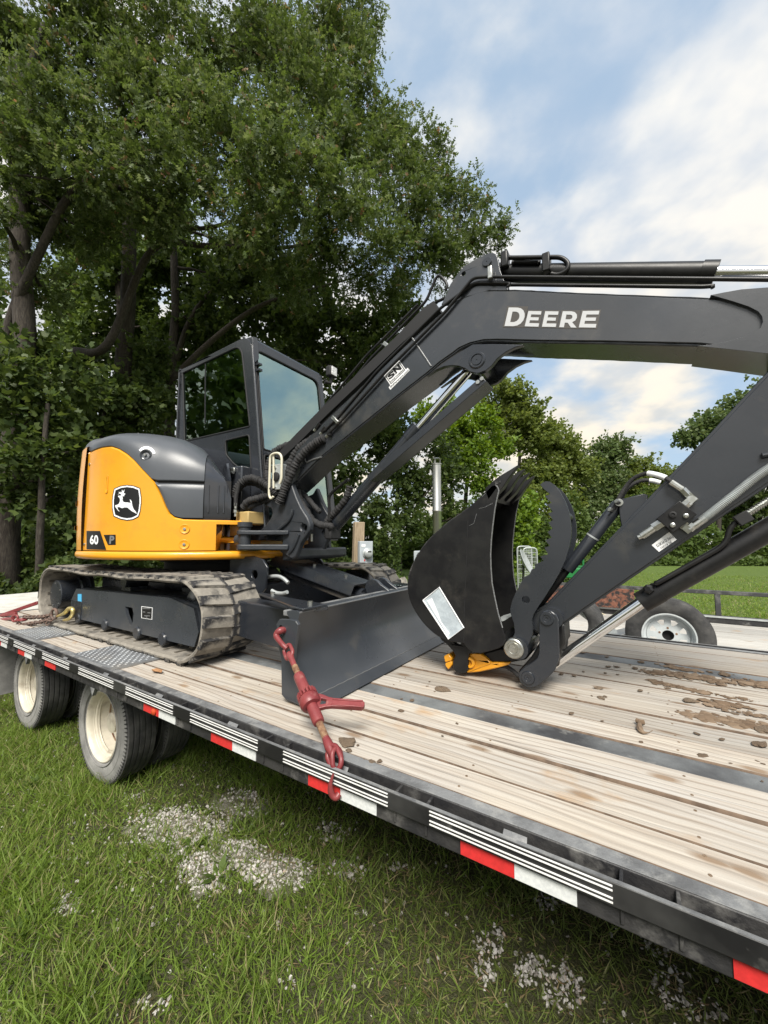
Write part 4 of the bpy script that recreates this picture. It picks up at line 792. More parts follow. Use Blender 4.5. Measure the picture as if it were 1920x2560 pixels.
for (x, y) in ((1168, 1130), (1163, 1290)):          # recessed panel bolts
    u, v = ZH([(x, y)])[0]; q = on_house(u, v, HR); nn = (q-HC); nn.z = 0; nn.normalize()
    MB().lathe(q, nn, [(0.034, 0.001), (0.036, 0.004), (0.033, 0.006), (0.024, 0.003), (0.018, 0.0015), (0.0, 0.0015)], 28).build('bolt_dish', MT['yellow'], sp); MB().lathe(q, nn, [(0.011, 0.0), (0.011, 0.008), (0.0, 0.009)], 6).build('panel_bolt', MT['zinc'], sp)
for (x, y, w) in ((185, 460, 0.012), (130, 1290, 0.012)):
    u, v = ZH([(x, y)])[0]; q = on_house(u, v, HR); nn = (q-HC); nn.z = 0; nn.normalize(); MB().lathe(q, nn, [(w, 0.0), (w, 0.004), (w*0.6, 0.006), (0, 0.006)], 12).build('panel_bolt', MT['zinc'], sp)
u, v = ZH([(362, 665)])[0]; q = on_house(u, v, HR); tg = Vector((0, 0, 1)); nn = (q-HC); nn.z = 0; nn.normalize(); ta = nn.cross(tg)
sl = [q+nn*0.001+ta*(0.016*math.cos(a))+tg*(0.055*(1 if math.sin(a) > 0 else -1)+0.016*math.sin(a)) for a in [2*math.pi*i/20+0.01 for i in range(20)]]
mb = MB(); rr2 = [[p for p in sl], [p+nn*0.004 for p in sl], [q+nn*0.004+(p-q)*0.8 for p in sl], [q-nn*0.0+(p-q)*0.62+nn*0.001 for p in sl]]; mb.grid(rr2, close=True); mb.build('pull_handle', MT['yellow'], sp, smooth=60)
# seams of the rim
# ---- cab
CY0, CY1 = 2.12, 3.03
cabm = MT['cab_black']
pr = rounded([Vector((x, CY0, z)) for x, z in ((-3.82, 1.72), (-3.82, 3.455), (-2.715, 3.515), (-2.46, 1.72))], [0, 0.03, 0.16, 0], 6)
w_up = rounded([atY(u, v, CY0) for u, v in ((457, 932), (603, 862), (625, 1066), (462, 1103))], [0.02, 0.11, 0.02, 0.02], 6)
Zc = zm(430, 1030, 670, 952)
w_lo = rounded([atY(u, v, CY0) for u, v in Zc([(530, 282), (765, 225), (785, 590), (715, 590), (610, 512), (535, 420)])], 0.03, 4)
mb = MB(); mb.prism(pr, (0, 0.028, 0), [w_up, w_lo]); cs = mb.build('cab_side', cabm, EX, bevel=0.008)
mb = MB(); mb.prism([p+Vector((0, CY1-CY0-0.055, 0)) for p in pr], (0, 0.055, 0), [rounded([Vector((x, CY1-0.055, z)) for x, z in ((-3.70, 2.2), (-3.70, 3.36), (-2.78, 3.40), (-2.60, 2.0))], 0.05)]); mb.build('cab_side', cabm, EX, bevel=0.008)
MB().prism([p+Vector((0, 0.006, 0)) for p in w_up], (0, 0.004, 0)).build('side_window', MT['glass_side'], EX, smooth=0)
MB().prism([p+Vector((0, 0.006, 0)) for p in w_lo], (0, 0.004, 0)).build('lower_side_window', MT['glass_side'], EX, smooth=0)
MB().prism([Vector((x, CY1-0.03, z)) for x, z in ((-3.72, 2.15), (-3.72, 3.37), (-2.77, 3.41), (-2.58, 1.98))], (0, 0.005, 0)).build('door_window', MT['glass_side'], EX, smooth=0)
pa = atY(688*0.12658+430, 540*0.12658+840, CY0+0.02); pb = atY(680*0.12658+430, 1059, CY0+0.02)
MB().beam(pa, pb, 0.012, 0.035, up=(0, 1, 0)).build('window_divider', MT['gasket'], EX)
pa = atY(745*0.12658+430, 555*0.12658+840, CY0+0.02); pb = atY(745*0.12658+430, 1062, CY0+0.02); MB().beam(pa, pb, 0.008, 0.006, up=(0, 1, 0)).build('window_divider', MT['galv'], EX)
# roof, rear, front
rf = rounded([Vector((x, CY0+0.03, z)) for x, z in ((-3.81, 3.39), (-3.81, 3.462), (-2.72, 3.522), (-2.69, 3.40))], [0.0, 0.03, 0.10, 0.0], 5)
MB().prism(rf, (0, CY1-CY0-0.06, 0)).build('cab_roof', cabm, EX, bevel=0.012)
MB().prism([Vector((-3.81, y, z)) for y, z in ((CY0, 1.72), (CY1, 1.72), (CY1, 3.44), (CY0, 3.44))], (0.05, 0, 0), [rounded([Vector((-3.81, y, z)) for y, z in ((CY0+0.09, 2.5), (CY1-0.09, 2.5), (CY1-0.09, 3.35), (CY0+0.09, 3.35))], 0.05)]).build('cab_rear', cabm, EX, bevel=0.006)
MB().prism([Vector((-3.79, y, z)) for y, z in ((CY0+0.08, 2.49), (CY1-0.08, 2.49), (CY1-0.08, 3.36), (CY0+0.08, 3.36))], (0.005, 0, 0)).build('rear_window', MT['glass_side'], EX, smooth=0)
fa, fb = Vector((-2.700, 0, 3.47)), Vector((-2.462, 0, 1.72))
def fpt(y, t): p = lerp(fa, fb, t); return Vector((p.x, y, p.z))
fn = Vector((fa.z-fb.z, 0, fb.x-fa.x)).normalized()
fpoly = [fpt(CY0+0.004, 0), fpt(CY1-0.004, 0), fpt(CY1-0.004, 1), fpt(CY0+0.004, 1)]
fw1 = rounded([fpt(CY0+0.042, 0.050), fpt(CY1-0.075, 0.050), fpt(CY1-0.075, 0.565), fpt(CY0+0.042, 0.565)], [0.06, 0.09, 0.02, 0.02], 6); fw2 = rounded([fpt(CY0+0.042, 0.590), fpt(CY1-0.075, 0.590), fpt(CY1-0.075, 0.93), fpt(CY0+0.042, 0.93)], 0.03, 4)
MB().prism(fpoly, -fn*0.03, [fw1, fw2]).build('cab_front', MT['paint_black'], EX, bevel=0.006)
for w_, nm in ((fw1, 'windscreen'), (fw2, 'lower_windscreen')):
    MB().prism([p-fn*0.010 for p in w_], -fn*0.004).build(nm, MT['glass_front'], EX, smooth=0)
    mb = MB(); mb.tube(w_+[w_[0], w_[1]], 0.008, 8, caps=False); mb.build('window_gasket', MT['gasket'], EX)
for w_ in (w_up, w_lo): MB().tube(w_+[w_[0], w_[1]], 0.007, 8, caps=False).build('window_gasket', MT['gasket'], EX)
mb = MB(); q0 = fpt(CY0+0.02, 0.02)
mb.prism(rounded([fpt(CY0-0.005, -0.005)+fn*0.002, fpt(CY0+0.05, -0.012)+fn*0.002, fpt(CY0+0.05, 0.10)+fn*0.002, fpt(CY0-0.005, 0.135)+fn*0.002], 0.01), fn*0.012); mb.build('roof_hook_plate', cabm, EX, bevel=0.003)
for t in (0.135, 0.165): MB().box(fpt(0, t).x-0.005, fpt(0, t).x+0.05, CY0+0.012, CY0+0.05, fpt(0, t).z-0.012, fpt(0, t).z+0.006).build('lamp_bracket', cabm, EX, bevel=0.002)
for yy, rr_, mm in ((CY0-0.002, 0.011, 'paint_boom'), (CY0+0.022, 0.006, 'gasket')): MB().tube([fpt(yy, t)+fn*0.002 for t in (0.04, 0.3, 0.6, 0.98)], rr_, 8).build('pillar_highlight_strip', MT[mm], EX, smooth=60)  # added strips, standing in for the reflected highlight lines along the pillars
MB().tube([Vector((-3.815, CY0-0.002, z)) for z in (2.0, 2.8, 3.43)], 0.008, 8).build('pillar_highlight_strip', MT['paint_boom'], EX, smooth=60)
MB().tube([p+Vector((0, -0.002, 0)) for p in pr[2:8]], 0.008, 8).build('roof_gutter', MT['paint_boom'], EX, smooth=60)
# inside the cab
SE = [('seat_cushion', (-3.45, -2.98, 2.33, 2.83, 2.15, 2.27)), ('seat_back', (-3.52, -3.40, 2.35, 2.81, 2.25, 2.90)), ('headrest', (-3.50, -3.42, 2.47, 2.69, 2.92, 3.08))]
for nm, b in SE: MB().box(*b).build(nm, MT['seat'], EX, bevel=0.04, seg=3)
MB().box(-3.54, -3.36, 2.33, 2.83, 2.40, 2.96).build('seat_wrap', MT['plastic_film'], EX, bevel=0.05, seg=3)
MB().box(-3.78, -2.50, 2.18, 2.98, 1.72, 1.76).build('cab_floor', MT['interior'], EX, smooth=0)
MB().box(-3.76, -3.55, 2.18, 2.98, 1.76, 2.42).build('rear_console', MT['interior'], EX, bevel=0.03)
MB().box(-3.30, -2.90, 2.19, 2.30, 2.10, 2.33).build('armrest_console', MT['interior'], EX, bevel=0.03)
MB().tube([(-3.0, 2.25, 2.33), (-2.97, 2.25, 2.50)], [0.014, 0.024], 10).build('joystick', MT['seat'], EX); MB().tube([(-3.0, 2.88, 2.33), (-2.97, 2.88, 2.50)], [0.014, 0.024], 10).build('joystick', MT['seat'], EX)
for y in (2.50, 2.62): MB().tube([(-2.62, y, 1.76), (-2.66, y, 2.28)], 0.010, 8).build('travel_lever', MT['seat'], EX)
MB().box(-2.80, -2.70, 2.18, 2.25, 2.50, 2.72).build('monitor', MT['seat'], EX, bevel=0.01)
MB().box(-3.70, -3.66, 2.20, 2.34, 2.40, 2.66).build('side_mirror', MT['galv'], EX, bevel=0.03)
MB().prism([atY(u, v, CY0+0.05) for u, v in Zc([(152, 215), (185, 218), (270, 183), (342, 195), (342, 255), (240, 278), (152, 250)])], (0, 0.003, 0)).build('paper_sheet', MT['paper'], EX, smooth=0)
MB().prism([fpt(CY1-0.17, 0.135)-fn*0.03, fpt(CY1-0.10, 0.135)-fn*0.03, fpt(CY1-0.10, 0.175)-fn*0.03, fpt(CY1-0.17, 0.175)-fn*0.03], -fn*0.002).build('windscreen_sticker', MT['paper'], EX, smooth=0)
# work light and mirror bar
wl = atX(830, 930, -2.66); mb = MB(); mb.box(wl.x-0.05, wl.x+0.03, wl.y-0.055, wl.y+0.055, wl.z-0.06, wl.z+0.06); h = mb.build('work_light', MT['gasket'], EX, bevel=0.02, seg=3)
MB().box(wl.x+0.028, wl.x+0.036, wl.y-0.043, wl.y+0.043, wl.z-0.047, wl.z+0.047).build('lens', MT['lamp_lens'], h, bevel=0.012); MB().tube([(wl.x-0.01, wl.y, wl.z-0.05), (wl.x-0.02, wl.y, wl.z-0.12), (wl.x-0.05, wl.y-0.06, wl.z-0.12)], 0.02, 8).build('lamp_stem', MT['gasket'], h)
hb = [atX(u, v, -2.62) for u, v in zm(640, 840, 960)([(955, 885), (1000, 885), (1045, 900), (1060, 940), (1055, 1010)])]; MB().tube(spline(hb), 0.012, 8).build('grab_handle', cabm, EX)
# ---- swing bracket
BN, BF = 2.127, 2.353; CB = 2.24
Zs = zm(560, 1100, 860)
cast = MT['cast_black']
bp1 = [(870, 690), (925, 590), (960, 690), (1000, 800), (1060, 930), (1150, 1070), (1185, 1160), (1180, 1240), (1130, 1320), (1060, 1420), (1015, 1530), (990, 1612), (945, 1645), (880, 1622), (790, 1560), (742, 1512), (740, 1455), (800, 1440), (805, 1305), (740, 1295), (560, 1262), (490, 1250), (560, 1190), (640, 1090), (668, 1000), (640, 940), (548, 905), (600, 830), (700, 770)]
YB = 2.085
P = [atY(u, v, YB) for u, v in Zs(bp1)]; hol = [atY(u, v, YB) for u, v in Zs([(1100+40*math.cos(a), 1212+52*math.sin(a)) for a in [2*math.pi*i/16 for i in range(16)]])]
mb = MB(); mb.prism(P, (0, 0.05, 0), [hol]); bk = mb.build('swing_bracket', cast, EX, bevel=0.012, seg=3)
MB().prism([p+Vector((-0.02, 0.30, 0)) for p in P], (0, 0.05, 0)).build('bracket_cheek', cast, bk, bevel=0.012)
xs = [p.x for p in P]; 
MB().prism([atY(u, v, YB+0.02) for u, v in Zs([(640, 945), (860, 760), (900, 900), (760, 1230), (640, 1240), (560, 1200), (668, 1040)])], (0, 0.29, 0)).build('bracket_web', cast, bk, bevel=0.01)
rib = [atY(u, v, YB-0.008) for u, v in Zs([(945, 960), (930, 1040), (880, 1130), (800, 1200), (720, 1265), (600, 1285), (480, 1280)])]; MB().tube(spline(rib), 0.014, 8).build('bracket_rib', cast, bk)
rib = [atY(u, v, YB-0.004) for u, v in Zs([(1035, 1300), (990, 1420), (950, 1500), (900, 1560)])]; MB().tube(spline(rib), 0.014, 8).build('bracket_rib', cast, bk)
# king-post boss running across below
b0 = atY(Zs([(1000, 1575)])[0][0], Zs([(1000, 1575)])[0][1], YB+0.02)
MB().prism([Vector((b0.x-0.16, YB+0.02, b0.z+0.035)), Vector((b0.x+0.015, YB+0.02, b0.z+0.045)), Vector((b0.x+0.015, YB+0.02, b0.z-0.035)), Vector((b0.x-0.16, YB+0.02, b0.z-0.06))], (0, 0.60, 0)).build('king_post_boss', cast, EX, bevel=0.02, seg=3)
b1 = atX(826, 1320, b0.x+0.0)
MB().prism([Vector((b0.x+0.01, b1.y-0.02, b0.z)), Vector((b0.x-0.02, b1.y-0.02, b0.z+0.20)), Vector((b0.x-0.16, b1.y-0.02, b0.z+0.22)), Vector((b0.x-0.20, b1.y-0.02, b0.z))], (0, 0.04, 0)).build('king_post_cheek', cast, EX, bevel=0.01)
# swing cylinder ears reaching back to the rod
e = atY(*Zs([(285, 1390)])[0], 1.93); tip = Vector((e.x, e.y, 0))
def ear(zc, th, name):
    root = atY(*Zs([(760, 1380)])[0], YB+0.02); d = Vector((root.x-tip.x, root.y-tip.y, 0)); d2 = d.normalized(); nn = Vector((-d2.y, d2.x, 0))
    pts = [tip-d2*0.055+nn*0.02, tip-d2*0.04+nn*0.05, tip+nn*0.062, tip+d2*0.12+nn*0.05, tip+d+nn*0.09, tip+d*1.3+nn*0.10, tip+d*1.3-nn*0.12, tip+d-nn*0.10, tip+d2*0.12-nn*0.05, tip-nn*0.062, tip-d2*0.04-nn*0.05, tip-d2*0.055-nn*0.02]
    return MB().prism([Vector((p.x, p.y, zc-th/2)) for p in pts], (0, 0, th)).build(name, cast, bk, bevel=0.008, seg=2)
zt_ = atY(*Zs([(285, 1282)])[0], 1.93).z; zb_ = atY(*Zs([(285, 1482)])[0], 1.93).z; zm_ = (zt_+zb_)/2
ear(zt_, 0.035, 'bracket_ear'); ear(zb_, 0.042, 'bracket_ear')
MB().lathe((tip.x, tip.y, zb_-0.02), (0, 0, 1), [(0.0, 0), (0.045, 0), (0.045, zt_-zb_+0.06), (0.055, zt_-zb_+0.065), (0.055, zt_-zb_+0.10), (0.0, zt_-zb_+0.10)], 28).build('swing_pin', cast, bk)
sc1 = cp(-34.5, zm_+0.005, 0.88); dr = (Vector((tip.x, tip.y, zm_))-sc1).normalized()
MB().tube([sc1-dr*0.3, Vector((tip.x, tip.y, zm_))-dr*0.05], 0.030, 20).build('swing_rod', MT['chrome'], EX); MB().tube([Vector((tip.x, tip.y, zm_))-dr*0.075, Vector((tip.x, tip.y, zm_))], 0.040, 20).build('rod_eye', cast, EX)
q = Zs([(510, 1142), (605, 1135), (560, 1190), (512, 1188)]); P = [on_house(u, v, HR-0.24) for u, v in q]; MB().add([p+Vector((0.02, -0.01, 0)) for p in P], [(0, 1, 2, 3)]).build('serial_sticker', MT['sticker_white'], EX, smooth=0)
# ---- boom
BO = [(700, 1244), (672, 1222), (682, 1182), (700, 1163), (745, 1118), (820, 1044), (900, 968), (1000, 872), (1075, 805), (1105, 779), (1132, 757), (1166, 738), (1190, 728), (1216, 722), (1300, 722), (1444, 729), (1776, 741), (2080, 757), (2060, 905), (1920, 884), (1743, 864), (1500, 858), (1344, 856), (1240, 853), (1205, 854), (1175, 861), (1150, 872), (1133, 885), (1100, 908), (1072, 932), (997, 990), (900, 1068), (800, 1147), (740, 1207)]
PB = [atY(u, v, BN) for u, v in BO]
mb = MB(); mb.prism([p+Vector((0, 0.010, 0)) for p in PB], (0, BF-BN-0.02, 0)); boom = mb.build('boom', MT['paint_boom'], EX, smooth=20, bevel=0.004)
PI_ = inset(PB, 0.012)
mb = MB(); mb.prism(PI_, (0, 0.012, 0)); mb.build('boom_side_plate', MT['paint_boom'], boom, smooth=20, bevel=0.003)
MB().prism([p+Vector((0, BF-BN-0.012, 0)) for p in PI_], (0, 0.012, 0)).build('boom_side_plate', K, boom, smooth=20, bevel=0.003)
Zb = zm(1000, 580, 1920)
tipc = Zb([(1400, 284), (1460, 272), (1540, 258), (1700, 246), (1900, 250), (1900, 575), (1659, 548), (1500, 530), (1345, 514), (1400, 507), (1480, 492), (1560, 468), (1600, 452), (1625, 432), (1636, 405), (1632, 380), (1615, 358), (1570, 335), (1500, 312), (1430, 292)])
MB().prism([atY(u, v, BN-0.014) for u, v in tipc], (0, BF-BN+0.010, 0)).build('boom_tip_casting', MT['paint_boom'], boom, smooth=30, bevel=0.006)
for y_, nm_ in ((BN+0.0085, 'weld_bead'), (BF-0.0085, 'weld_bead')):
    for a_, b_ in ((4, 17), (20, 33)):
        pts = spline([p+Vector((0, y_-BN, 0)) for p in inset(PB, 0.006)[a_:b_]], 8); MB().tube(pts, [0.0042+0.0008*math.sin(i*2.4) for i in range(len(pts))], 6).build(nm_, MT['cast_black'], boom)
# cylinder brackets on the boom
br = Zb([(185, 325), (205, 285), (225, 235), (250, 198), (290, 150), (345, 118), (400, 92), (418, 91), (432, 98), (440, 115), (448, 160), (462, 205), (480, 238), (480, 262), (400, 262), (300, 290), (240, 315)])
hb = circ(atY(*Zb([(285, 187)])[0], BN), (1, 0, 0), (0, 0, 1), 0.014, 14)
for y0 in (BN+0.004, BF-0.034): MB().prism([atY(u, v, BN)+Vector((0, y0-BN, 0)) for u, v in br], (0, 0.03, 0), [[p+Vector((0, y0-BN, 0)) for p in hb]]).build('arm_cylinder_bracket', MT['paint_boom'], boom, bevel=0.004)
pn = atY(*Zb([(392, 135)])[0], BN); MB().lathe(Vector((pn.x, BN, pn.z)), (0, -1, 0), [(0.028, -0.25), (0.028, 0.003), (0.025, 0.006), (0.003, 0.006), (0.003, 0.003), (0, 0.003)], 28).build('pin', K, boom)
gl_ = Zb([(120, 652), (200, 590), (250, 555), (330, 508), (420, 506), (560, 510), (520, 522), (480, 542), (440, 572), (415, 604), (390, 625), (365, 635), (340, 638), (315, 632), (295, 617), (265, 606), (235, 603), (200, 608), (160, 625)])
for y0 in (BN-0.006, BF-0.024): MB().prism([atY(u, v, BN)+Vector((0, y0-BN, 0)) for u, v in gl_], (0, 0.03, 0)).build('lift_cylinder_lug', K, boom, bevel=0.005)
pm_ = atY(*Zb([(349, 580)])[0], BN); MB().lathe(Vector((pm_.x, BN-0.004, pm_.z)), (0, -1, 0), [(0.050, -0.26), (0.050, 0.004), (0.044, 0.010), (0.036, 0.010), (0.034, 0.004), (0.028, 0.004), (0.028, 0.009), (0.004, 0.009), (0.003, 0.006), (0, 0.006)], 32).build('pin', K, boom)
GL = {'E': ([(0,0),(1,0),(1,.22),(.28,.22),(.28,.4),(.9,.4),(.9,.6),(.28,.6),(.28,.78),(1,.78),(1,1),(0,1)], None),
 'D': ([(0,0),(.5,0),(.7,.04),(.86,.14),(.97,.32),(1,.5),(.97,.68),(.86,.86),(.7,.96),(.5,1),(0,1)], [(.27,.22),(.48,.22),(.62,.28),(.70,.39),(.72,.5),(.70,.61),(.62,.72),(.48,.78),(.27,.78)]),
 'R': ([(0,0),(.27,0),(.27,.29),(.44,.29),(.68,0),(1,0),(.7,.33),(.86,.43),(.94,.62),(.91,.81),(.77,.95),(.56,1),(0,1)], [(.27,.5),(.53,.5),(.64,.55),(.67,.64),(.64,.74),(.53,.79),(.27,.79)])}
def glyph(ch, q, y, name, m, grow=0.0):
    Q = [atY(u, v, y) for u, v in q]
    def bl(p): a, b = p; return (Q[0]*(1-a)+Q[1]*a)*(1-b)+(Q[3]*(1-a)+Q[2]*a)*b
    o_, h_ = GL[ch]; return MB().prism([bl(p) for p in o_], (0, 0.0006, 0), [[bl(p) for p in h_]] if h_ else []).build(name, m, boom, smooth=0)
LQ = [('D', [(471, 424), (553, 425), (570, 341), (490, 340)]), ('E', [(562, 425), (624, 427), (638, 357), (579, 356)]), ('E', [(640, 427), (702, 428), (715, 358), (655, 357)]), ('R', [(718, 429), (796, 431), (806, 358), (734, 357)]), ('E', [(806, 430), (882, 431), (899, 355), (824, 356)])]
for ch, q in LQ:
    glyph(ch, Zb(q), BN-0.0028, 'boom_lettering', MT['silver_letter'])
    cx = sum(p[0] for p in q)/4; cy = sum(p[1] for p in q)/4
    MB().prism([atY(u, v, BN-0.0012) for u, v in Zb([(cx+(x-cx)*1.10+(3 if x > cx else -3), cy+(y-cy)*1.14) for x, y in q])], (0, 0.0005, 0)).build('lettering_outline', MT['sticker_grey'], boom, smooth=0)
Zp = zm(940, 830, 1060, 1561)
MB().prism([atY(u, v, BN-0.0015) for u, v in Zp([(260, 1425), (755, 920), (965, 1215), (1035, 1165), (1095, 1245), (465, 1880), (412, 1800), (465, 1730)])], (0, 0.001, 0)).build('dealer_sticker', MT['sticker_white'], boom, smooth=0)
fo = [(300, 1425), (755, 960), (945, 1235), (485, 1695)]; fi = [(325, 1427), (745, 985), (920, 1237), (490, 1668)]
MB().prism([atY(u, v, BN-0.0026) for u, v in Zp(fo)], (0, 0.0008, 0), [[atY(u, v, BN-0.0026) for u, v in Zp(fi)]]).build('sticker_border', MT['text_black'], boom, smooth=0)
def bt(s, q, bold): return text_on(s, [atY(u, v, BN-0.0026) for u, v in Zp(q)], 'sticker_text', MT['text_black'], boom, bold)
bt('S', [(440, 1560), (650, 1370), (545, 1235), (360, 1430)], 0.05); bt('N', [(635, 1375), (845, 1190), (735, 1030), (535, 1205)], 0.06)
bt('PARTNERS', [(490, 1640), (900, 1235), (880, 1205), (465, 1600)], 0.02); bt('SNPartners.com', [(480, 1820), (1075, 1245), (1045, 1205), (445, 1780)], 0.015)
MB().add([atY(u, v, BN-0.003) for u, v in Zp([(590, 1350), (612, 1312), (640, 1335), (608, 1365)])], [(0, 1, 2, 3)]).build('sticker_star', MT['sticker_white'], boom, smooth=0)
for a, b in (((50, 470), (140, 605)),): 
    p0, p1 = [atY(u, v, BN-0.002) for u, v in Zb([a, b])]; MB().tube([p0, p1], 0.005, 6).build('weld_seam', MT['weld'], boom)
wn = [atY(u, v, BN-0.002) for u, v in Zs([(1120, 262), (1140, 310), (1240, 265), (1350, 235)])]; MB().tube(wn, 0.007, 6).build('weld_seam', MT['weld'], boom)
# arm cylinder on top
a0 = Vector((pn.x, CB, pn.z)); a1 = atY(1790, 683, CB); ad = (a1-a0).normalized(); a0s = a0+ad*0.04
MB().tube([a0s, a0s+ad*0.05, a0s+ad*0.051, a1-ad*0.06, a1-ad*0.059, a1], [0.056, 0.056, 0.049, 0.049, 0.054, 0.054], 32).build('arm_cylinder', MT['paint_bucket'], EX, smooth=40)
MB().tube([a1, a1+ad*0.9], 0.030, 28).build('arm_cylinder_rod', MT['chrome'], EX, smooth=60)
MB().lathe(a0-Vector((0, 0.08, 0)), (0, 1, 0), [(0, 0), (0.05, 0), (0.05, 0.16), (0, 0.16)], 24).build('cylinder_eye', K, EX)
Zt = zm(1080, 600, 1480)
def pipe(px, y, r, m='paint_bucket', nm='hydraulic_pipe', n=10, par=None): return MB().tube([atY(u, v, y) for u, v in px], r, n).build(nm, MT[m], par or EX, smooth=60)
def bendpx(px, k=5): return [(p.x, p.y) for p in rounded([Vector((u, v, 0)) for u, v in px], 14, k)]
pipe(bendpx(Zt([(755, 165), (790, 185), (1340, 178), (1420, 240), (1400, 320), (1290, 372)])), CB-0.05, 0.012)
pipe(bendpx(Zt([(800, 235), (1150, 235)])), CB-0.055, 0.012)
q = atY(*Zt([(760, 220)])[0], CB-0.05); MB().box(q.x-0.022, q.x+0.022, q.y-0.03, q.y+0.03, q.z-0.05, q.z+0.05).build('pipe_elbow', MT['paint_bucket'], EX, bevel=0.01)
q = atY(*Zt([(1185, 245)])[0], CB-0.06); MB().box(q.x-0.02, q.x+0.02, q.y-0.02, q.y+0.05, q.z-0.05, q.z+0.055).build('pipe_clamp', MT['paint_bucket'], EX, bevel=0.006)
low = bendpx(zm(640, 840, 960)([(905, 1300), (1120, 1085)])+[(960, 934), (1111, 782), (1183, 694), (1222, 692), (1920, 699), (2000, 700)]); pipe(low, BN-0.020, 0.0095)
low2 = bendpx(zm(640, 840, 960)([(860, 1255), (1060, 1060)])+[(945, 925), (1098, 773), (1186, 707), (1280, 708)]); pipe(low2, BN-0.004, 0.0095)
pipe(bendpx([(795, 1072), (838, 1030), (935, 912), (1080, 760), (1180, 715), (1290, 712), (1760, 717), (1790, 714)]), BN+0.06, 0.0095)
pipe(bendpx([(790, 1058), (830, 1016), (925, 898), (1066, 752), (1092, 690), (1103, 690), (1122, 716)]), BN+0.11, 0.0095); pipe(bendpx([(700, 1140), (818, 1008), (915, 890), (1050, 756)]), BN+0.16, 0.0095)
MB().prism([atY(u, v, BN+0.035) for u, v in ((700, 1150), (745, 1108), (820, 1034), (900, 958), (1000, 862), (1075, 795), (1098, 775), (1084, 752), (1060, 768), (985, 846), (885, 942), (806, 1018), (735, 1090), (690, 1138))], (0, BF-BN-0.07, 0)).build('hose_tray', MT['gasket'], boom, smooth=0)
def clamp(u, v, y, m='zinc', s=1.0, ax=(0.7, 0, 0.7)):
    q = atY(u, v, y); ax = Vector(ax).normalized(); az = Vector((-ax.z, 0, ax.x)); return MB().obox(q, ax, (0, 1, 0), az, 0.012*s, 0.016*s, 0.036*s).build('pipe_clamp', MT[m], EX, bevel=0.003)
Zk = zm(640, 840, 960)
clamp(*Zk([(1035, 1090)])[0], BN-0.03); clamp(*Zk([(895, 1060)])[0], BN+0.08, s=1.2); clamp(*Zp([(385, 460)])[0] if False else (969.6, 865.4), BN+0.09, s=1.1); q = Zt([(605, 345)])[0]; clamp(q[0], q[1], BN-0.03, ax=(1, 0, 0))
for (x, y) in ((955, 1250), (880, 1215), (800, 1170)): 
    u, v = Zk([(x, y)])[0]; p = atY(u, v, BN+0.0); d = Vector((0.72, 0, 0.69)); MB().tube([p-d*0.025, p+d*0.025], 0.017, 6).build('hose_nut', MT['paint_bucket'], EX); MB().tube([p-d*0.045, p-d*0.022], 0.014, 8).build('hose_ferrule', MT['zinc'], EX)
def hose(px, ys, r, nm='boom_hose', m='rubber_hose', wr=True):
    pts = [atY(u, v, y) for (u, v), y in zip(px, ys)]; sp_ = spline(pts, 14); R = [r*(1+(0.13*math.sin(i*1.9)+0.08*math.sin(i*0.7+1)) if wr else r) if wr else r for i in range(len(sp_))]
    return MB().tube(sp_, R, 12).build(nm, MT[m], EX, smooth=70)
hose(Zk([(880, 1320), (760, 1400), (640, 1500), (530, 1640)])+Zs([(930, 480), (850, 640), (800, 780), (760, 880)]), [2.11, 2.10, 2.09, 2.08, 2.07, 2.06, 2.05, 2.05], 0.030)
hose(Zk([(830, 1270), (700, 1360), (570, 1450), (470, 1600)])+Zs([(870, 470), (800, 640), (770, 760), (740, 850)]), [2.17, 2.16, 2.15, 2.14, 2.12, 2.11, 2.10, 2.09], 0.030)
hose(Zk([(770, 1190), (640, 1300), (500, 1385), (350, 1440), (230, 1510), (190, 1600)])+Zs([(590, 420), (610, 560), (640, 640)]), [2.24, 2.24, 2.24, 2.24, 2.22, 2.2, 2.18, 2.16, 2.14], 0.028)
hose(Zk([(700, 1260), (580, 1370), (440, 1500), (380, 1610), (330, 1700)]), [2.3, 2.3, 2.3, 2.3, 2.3], 0.026)
hose(Zs([(145, 790), (170, 690), (250, 580), (360, 530), (480, 560), (580, 620), (680, 700), (730, 760)]), [1.95, 1.95, 1.97, 2.0, 2.02, 2.04, 2.06, 2.08], 0.030, 'house_hose'); hose(Zs([(150, 800), (200, 700), (280, 620), (380, 600), (480, 630), (580, 700), (700, 800)]), [2.0, 2.0, 2.02, 2.05, 2.06, 2.07, 2.09], 0.018, 'house_hose')
hose(Zs([(270, 930), (330, 850), (450, 810), (560, 780), (680, 760)]), [1.97, 1.97, 2.0, 2.05, 2.1], 0.026, 'house_hose'); hose(Zs([(290, 960), (380, 910), (500, 860), (600, 830), (700, 790)]), [2.0, 2.0, 2.05, 2.08, 2.1], 0.022, 'house_hose')
q = atY(*Zs([(160, 985)])[0], 1.92)
for dz, r, m in ((-0.04, 0.012, 'zinc'), (-0.012, 0.020, 'zinc'), (0.02, 0.014, 'zinc'), (0.04, 0.016, 'zinc')): MB().cyl(q+Vector((0, 0, dz)), q+Vector((0, 0, dz+0.024)), r, n=6).build('hose_fitting', MT[m], EX)
MB().box(q.x-0.05, q.x+0.10, q.y+0.04, q.y+0.20, q.z-0.10, q.z-0.0).build('valve_mount', mat('primer', (0.42, 0.30, 0.12), 0.6), EX, bevel=0.01)
MB().tube([q+Vector((0, 0.0, 0.04)), q+Vector((0.0, 0.0, 0.12)), q+Vector((0.02, 0.01, 0.22))], 0.016, 10).build('house_hose', MT['rubber_hose'], EX)
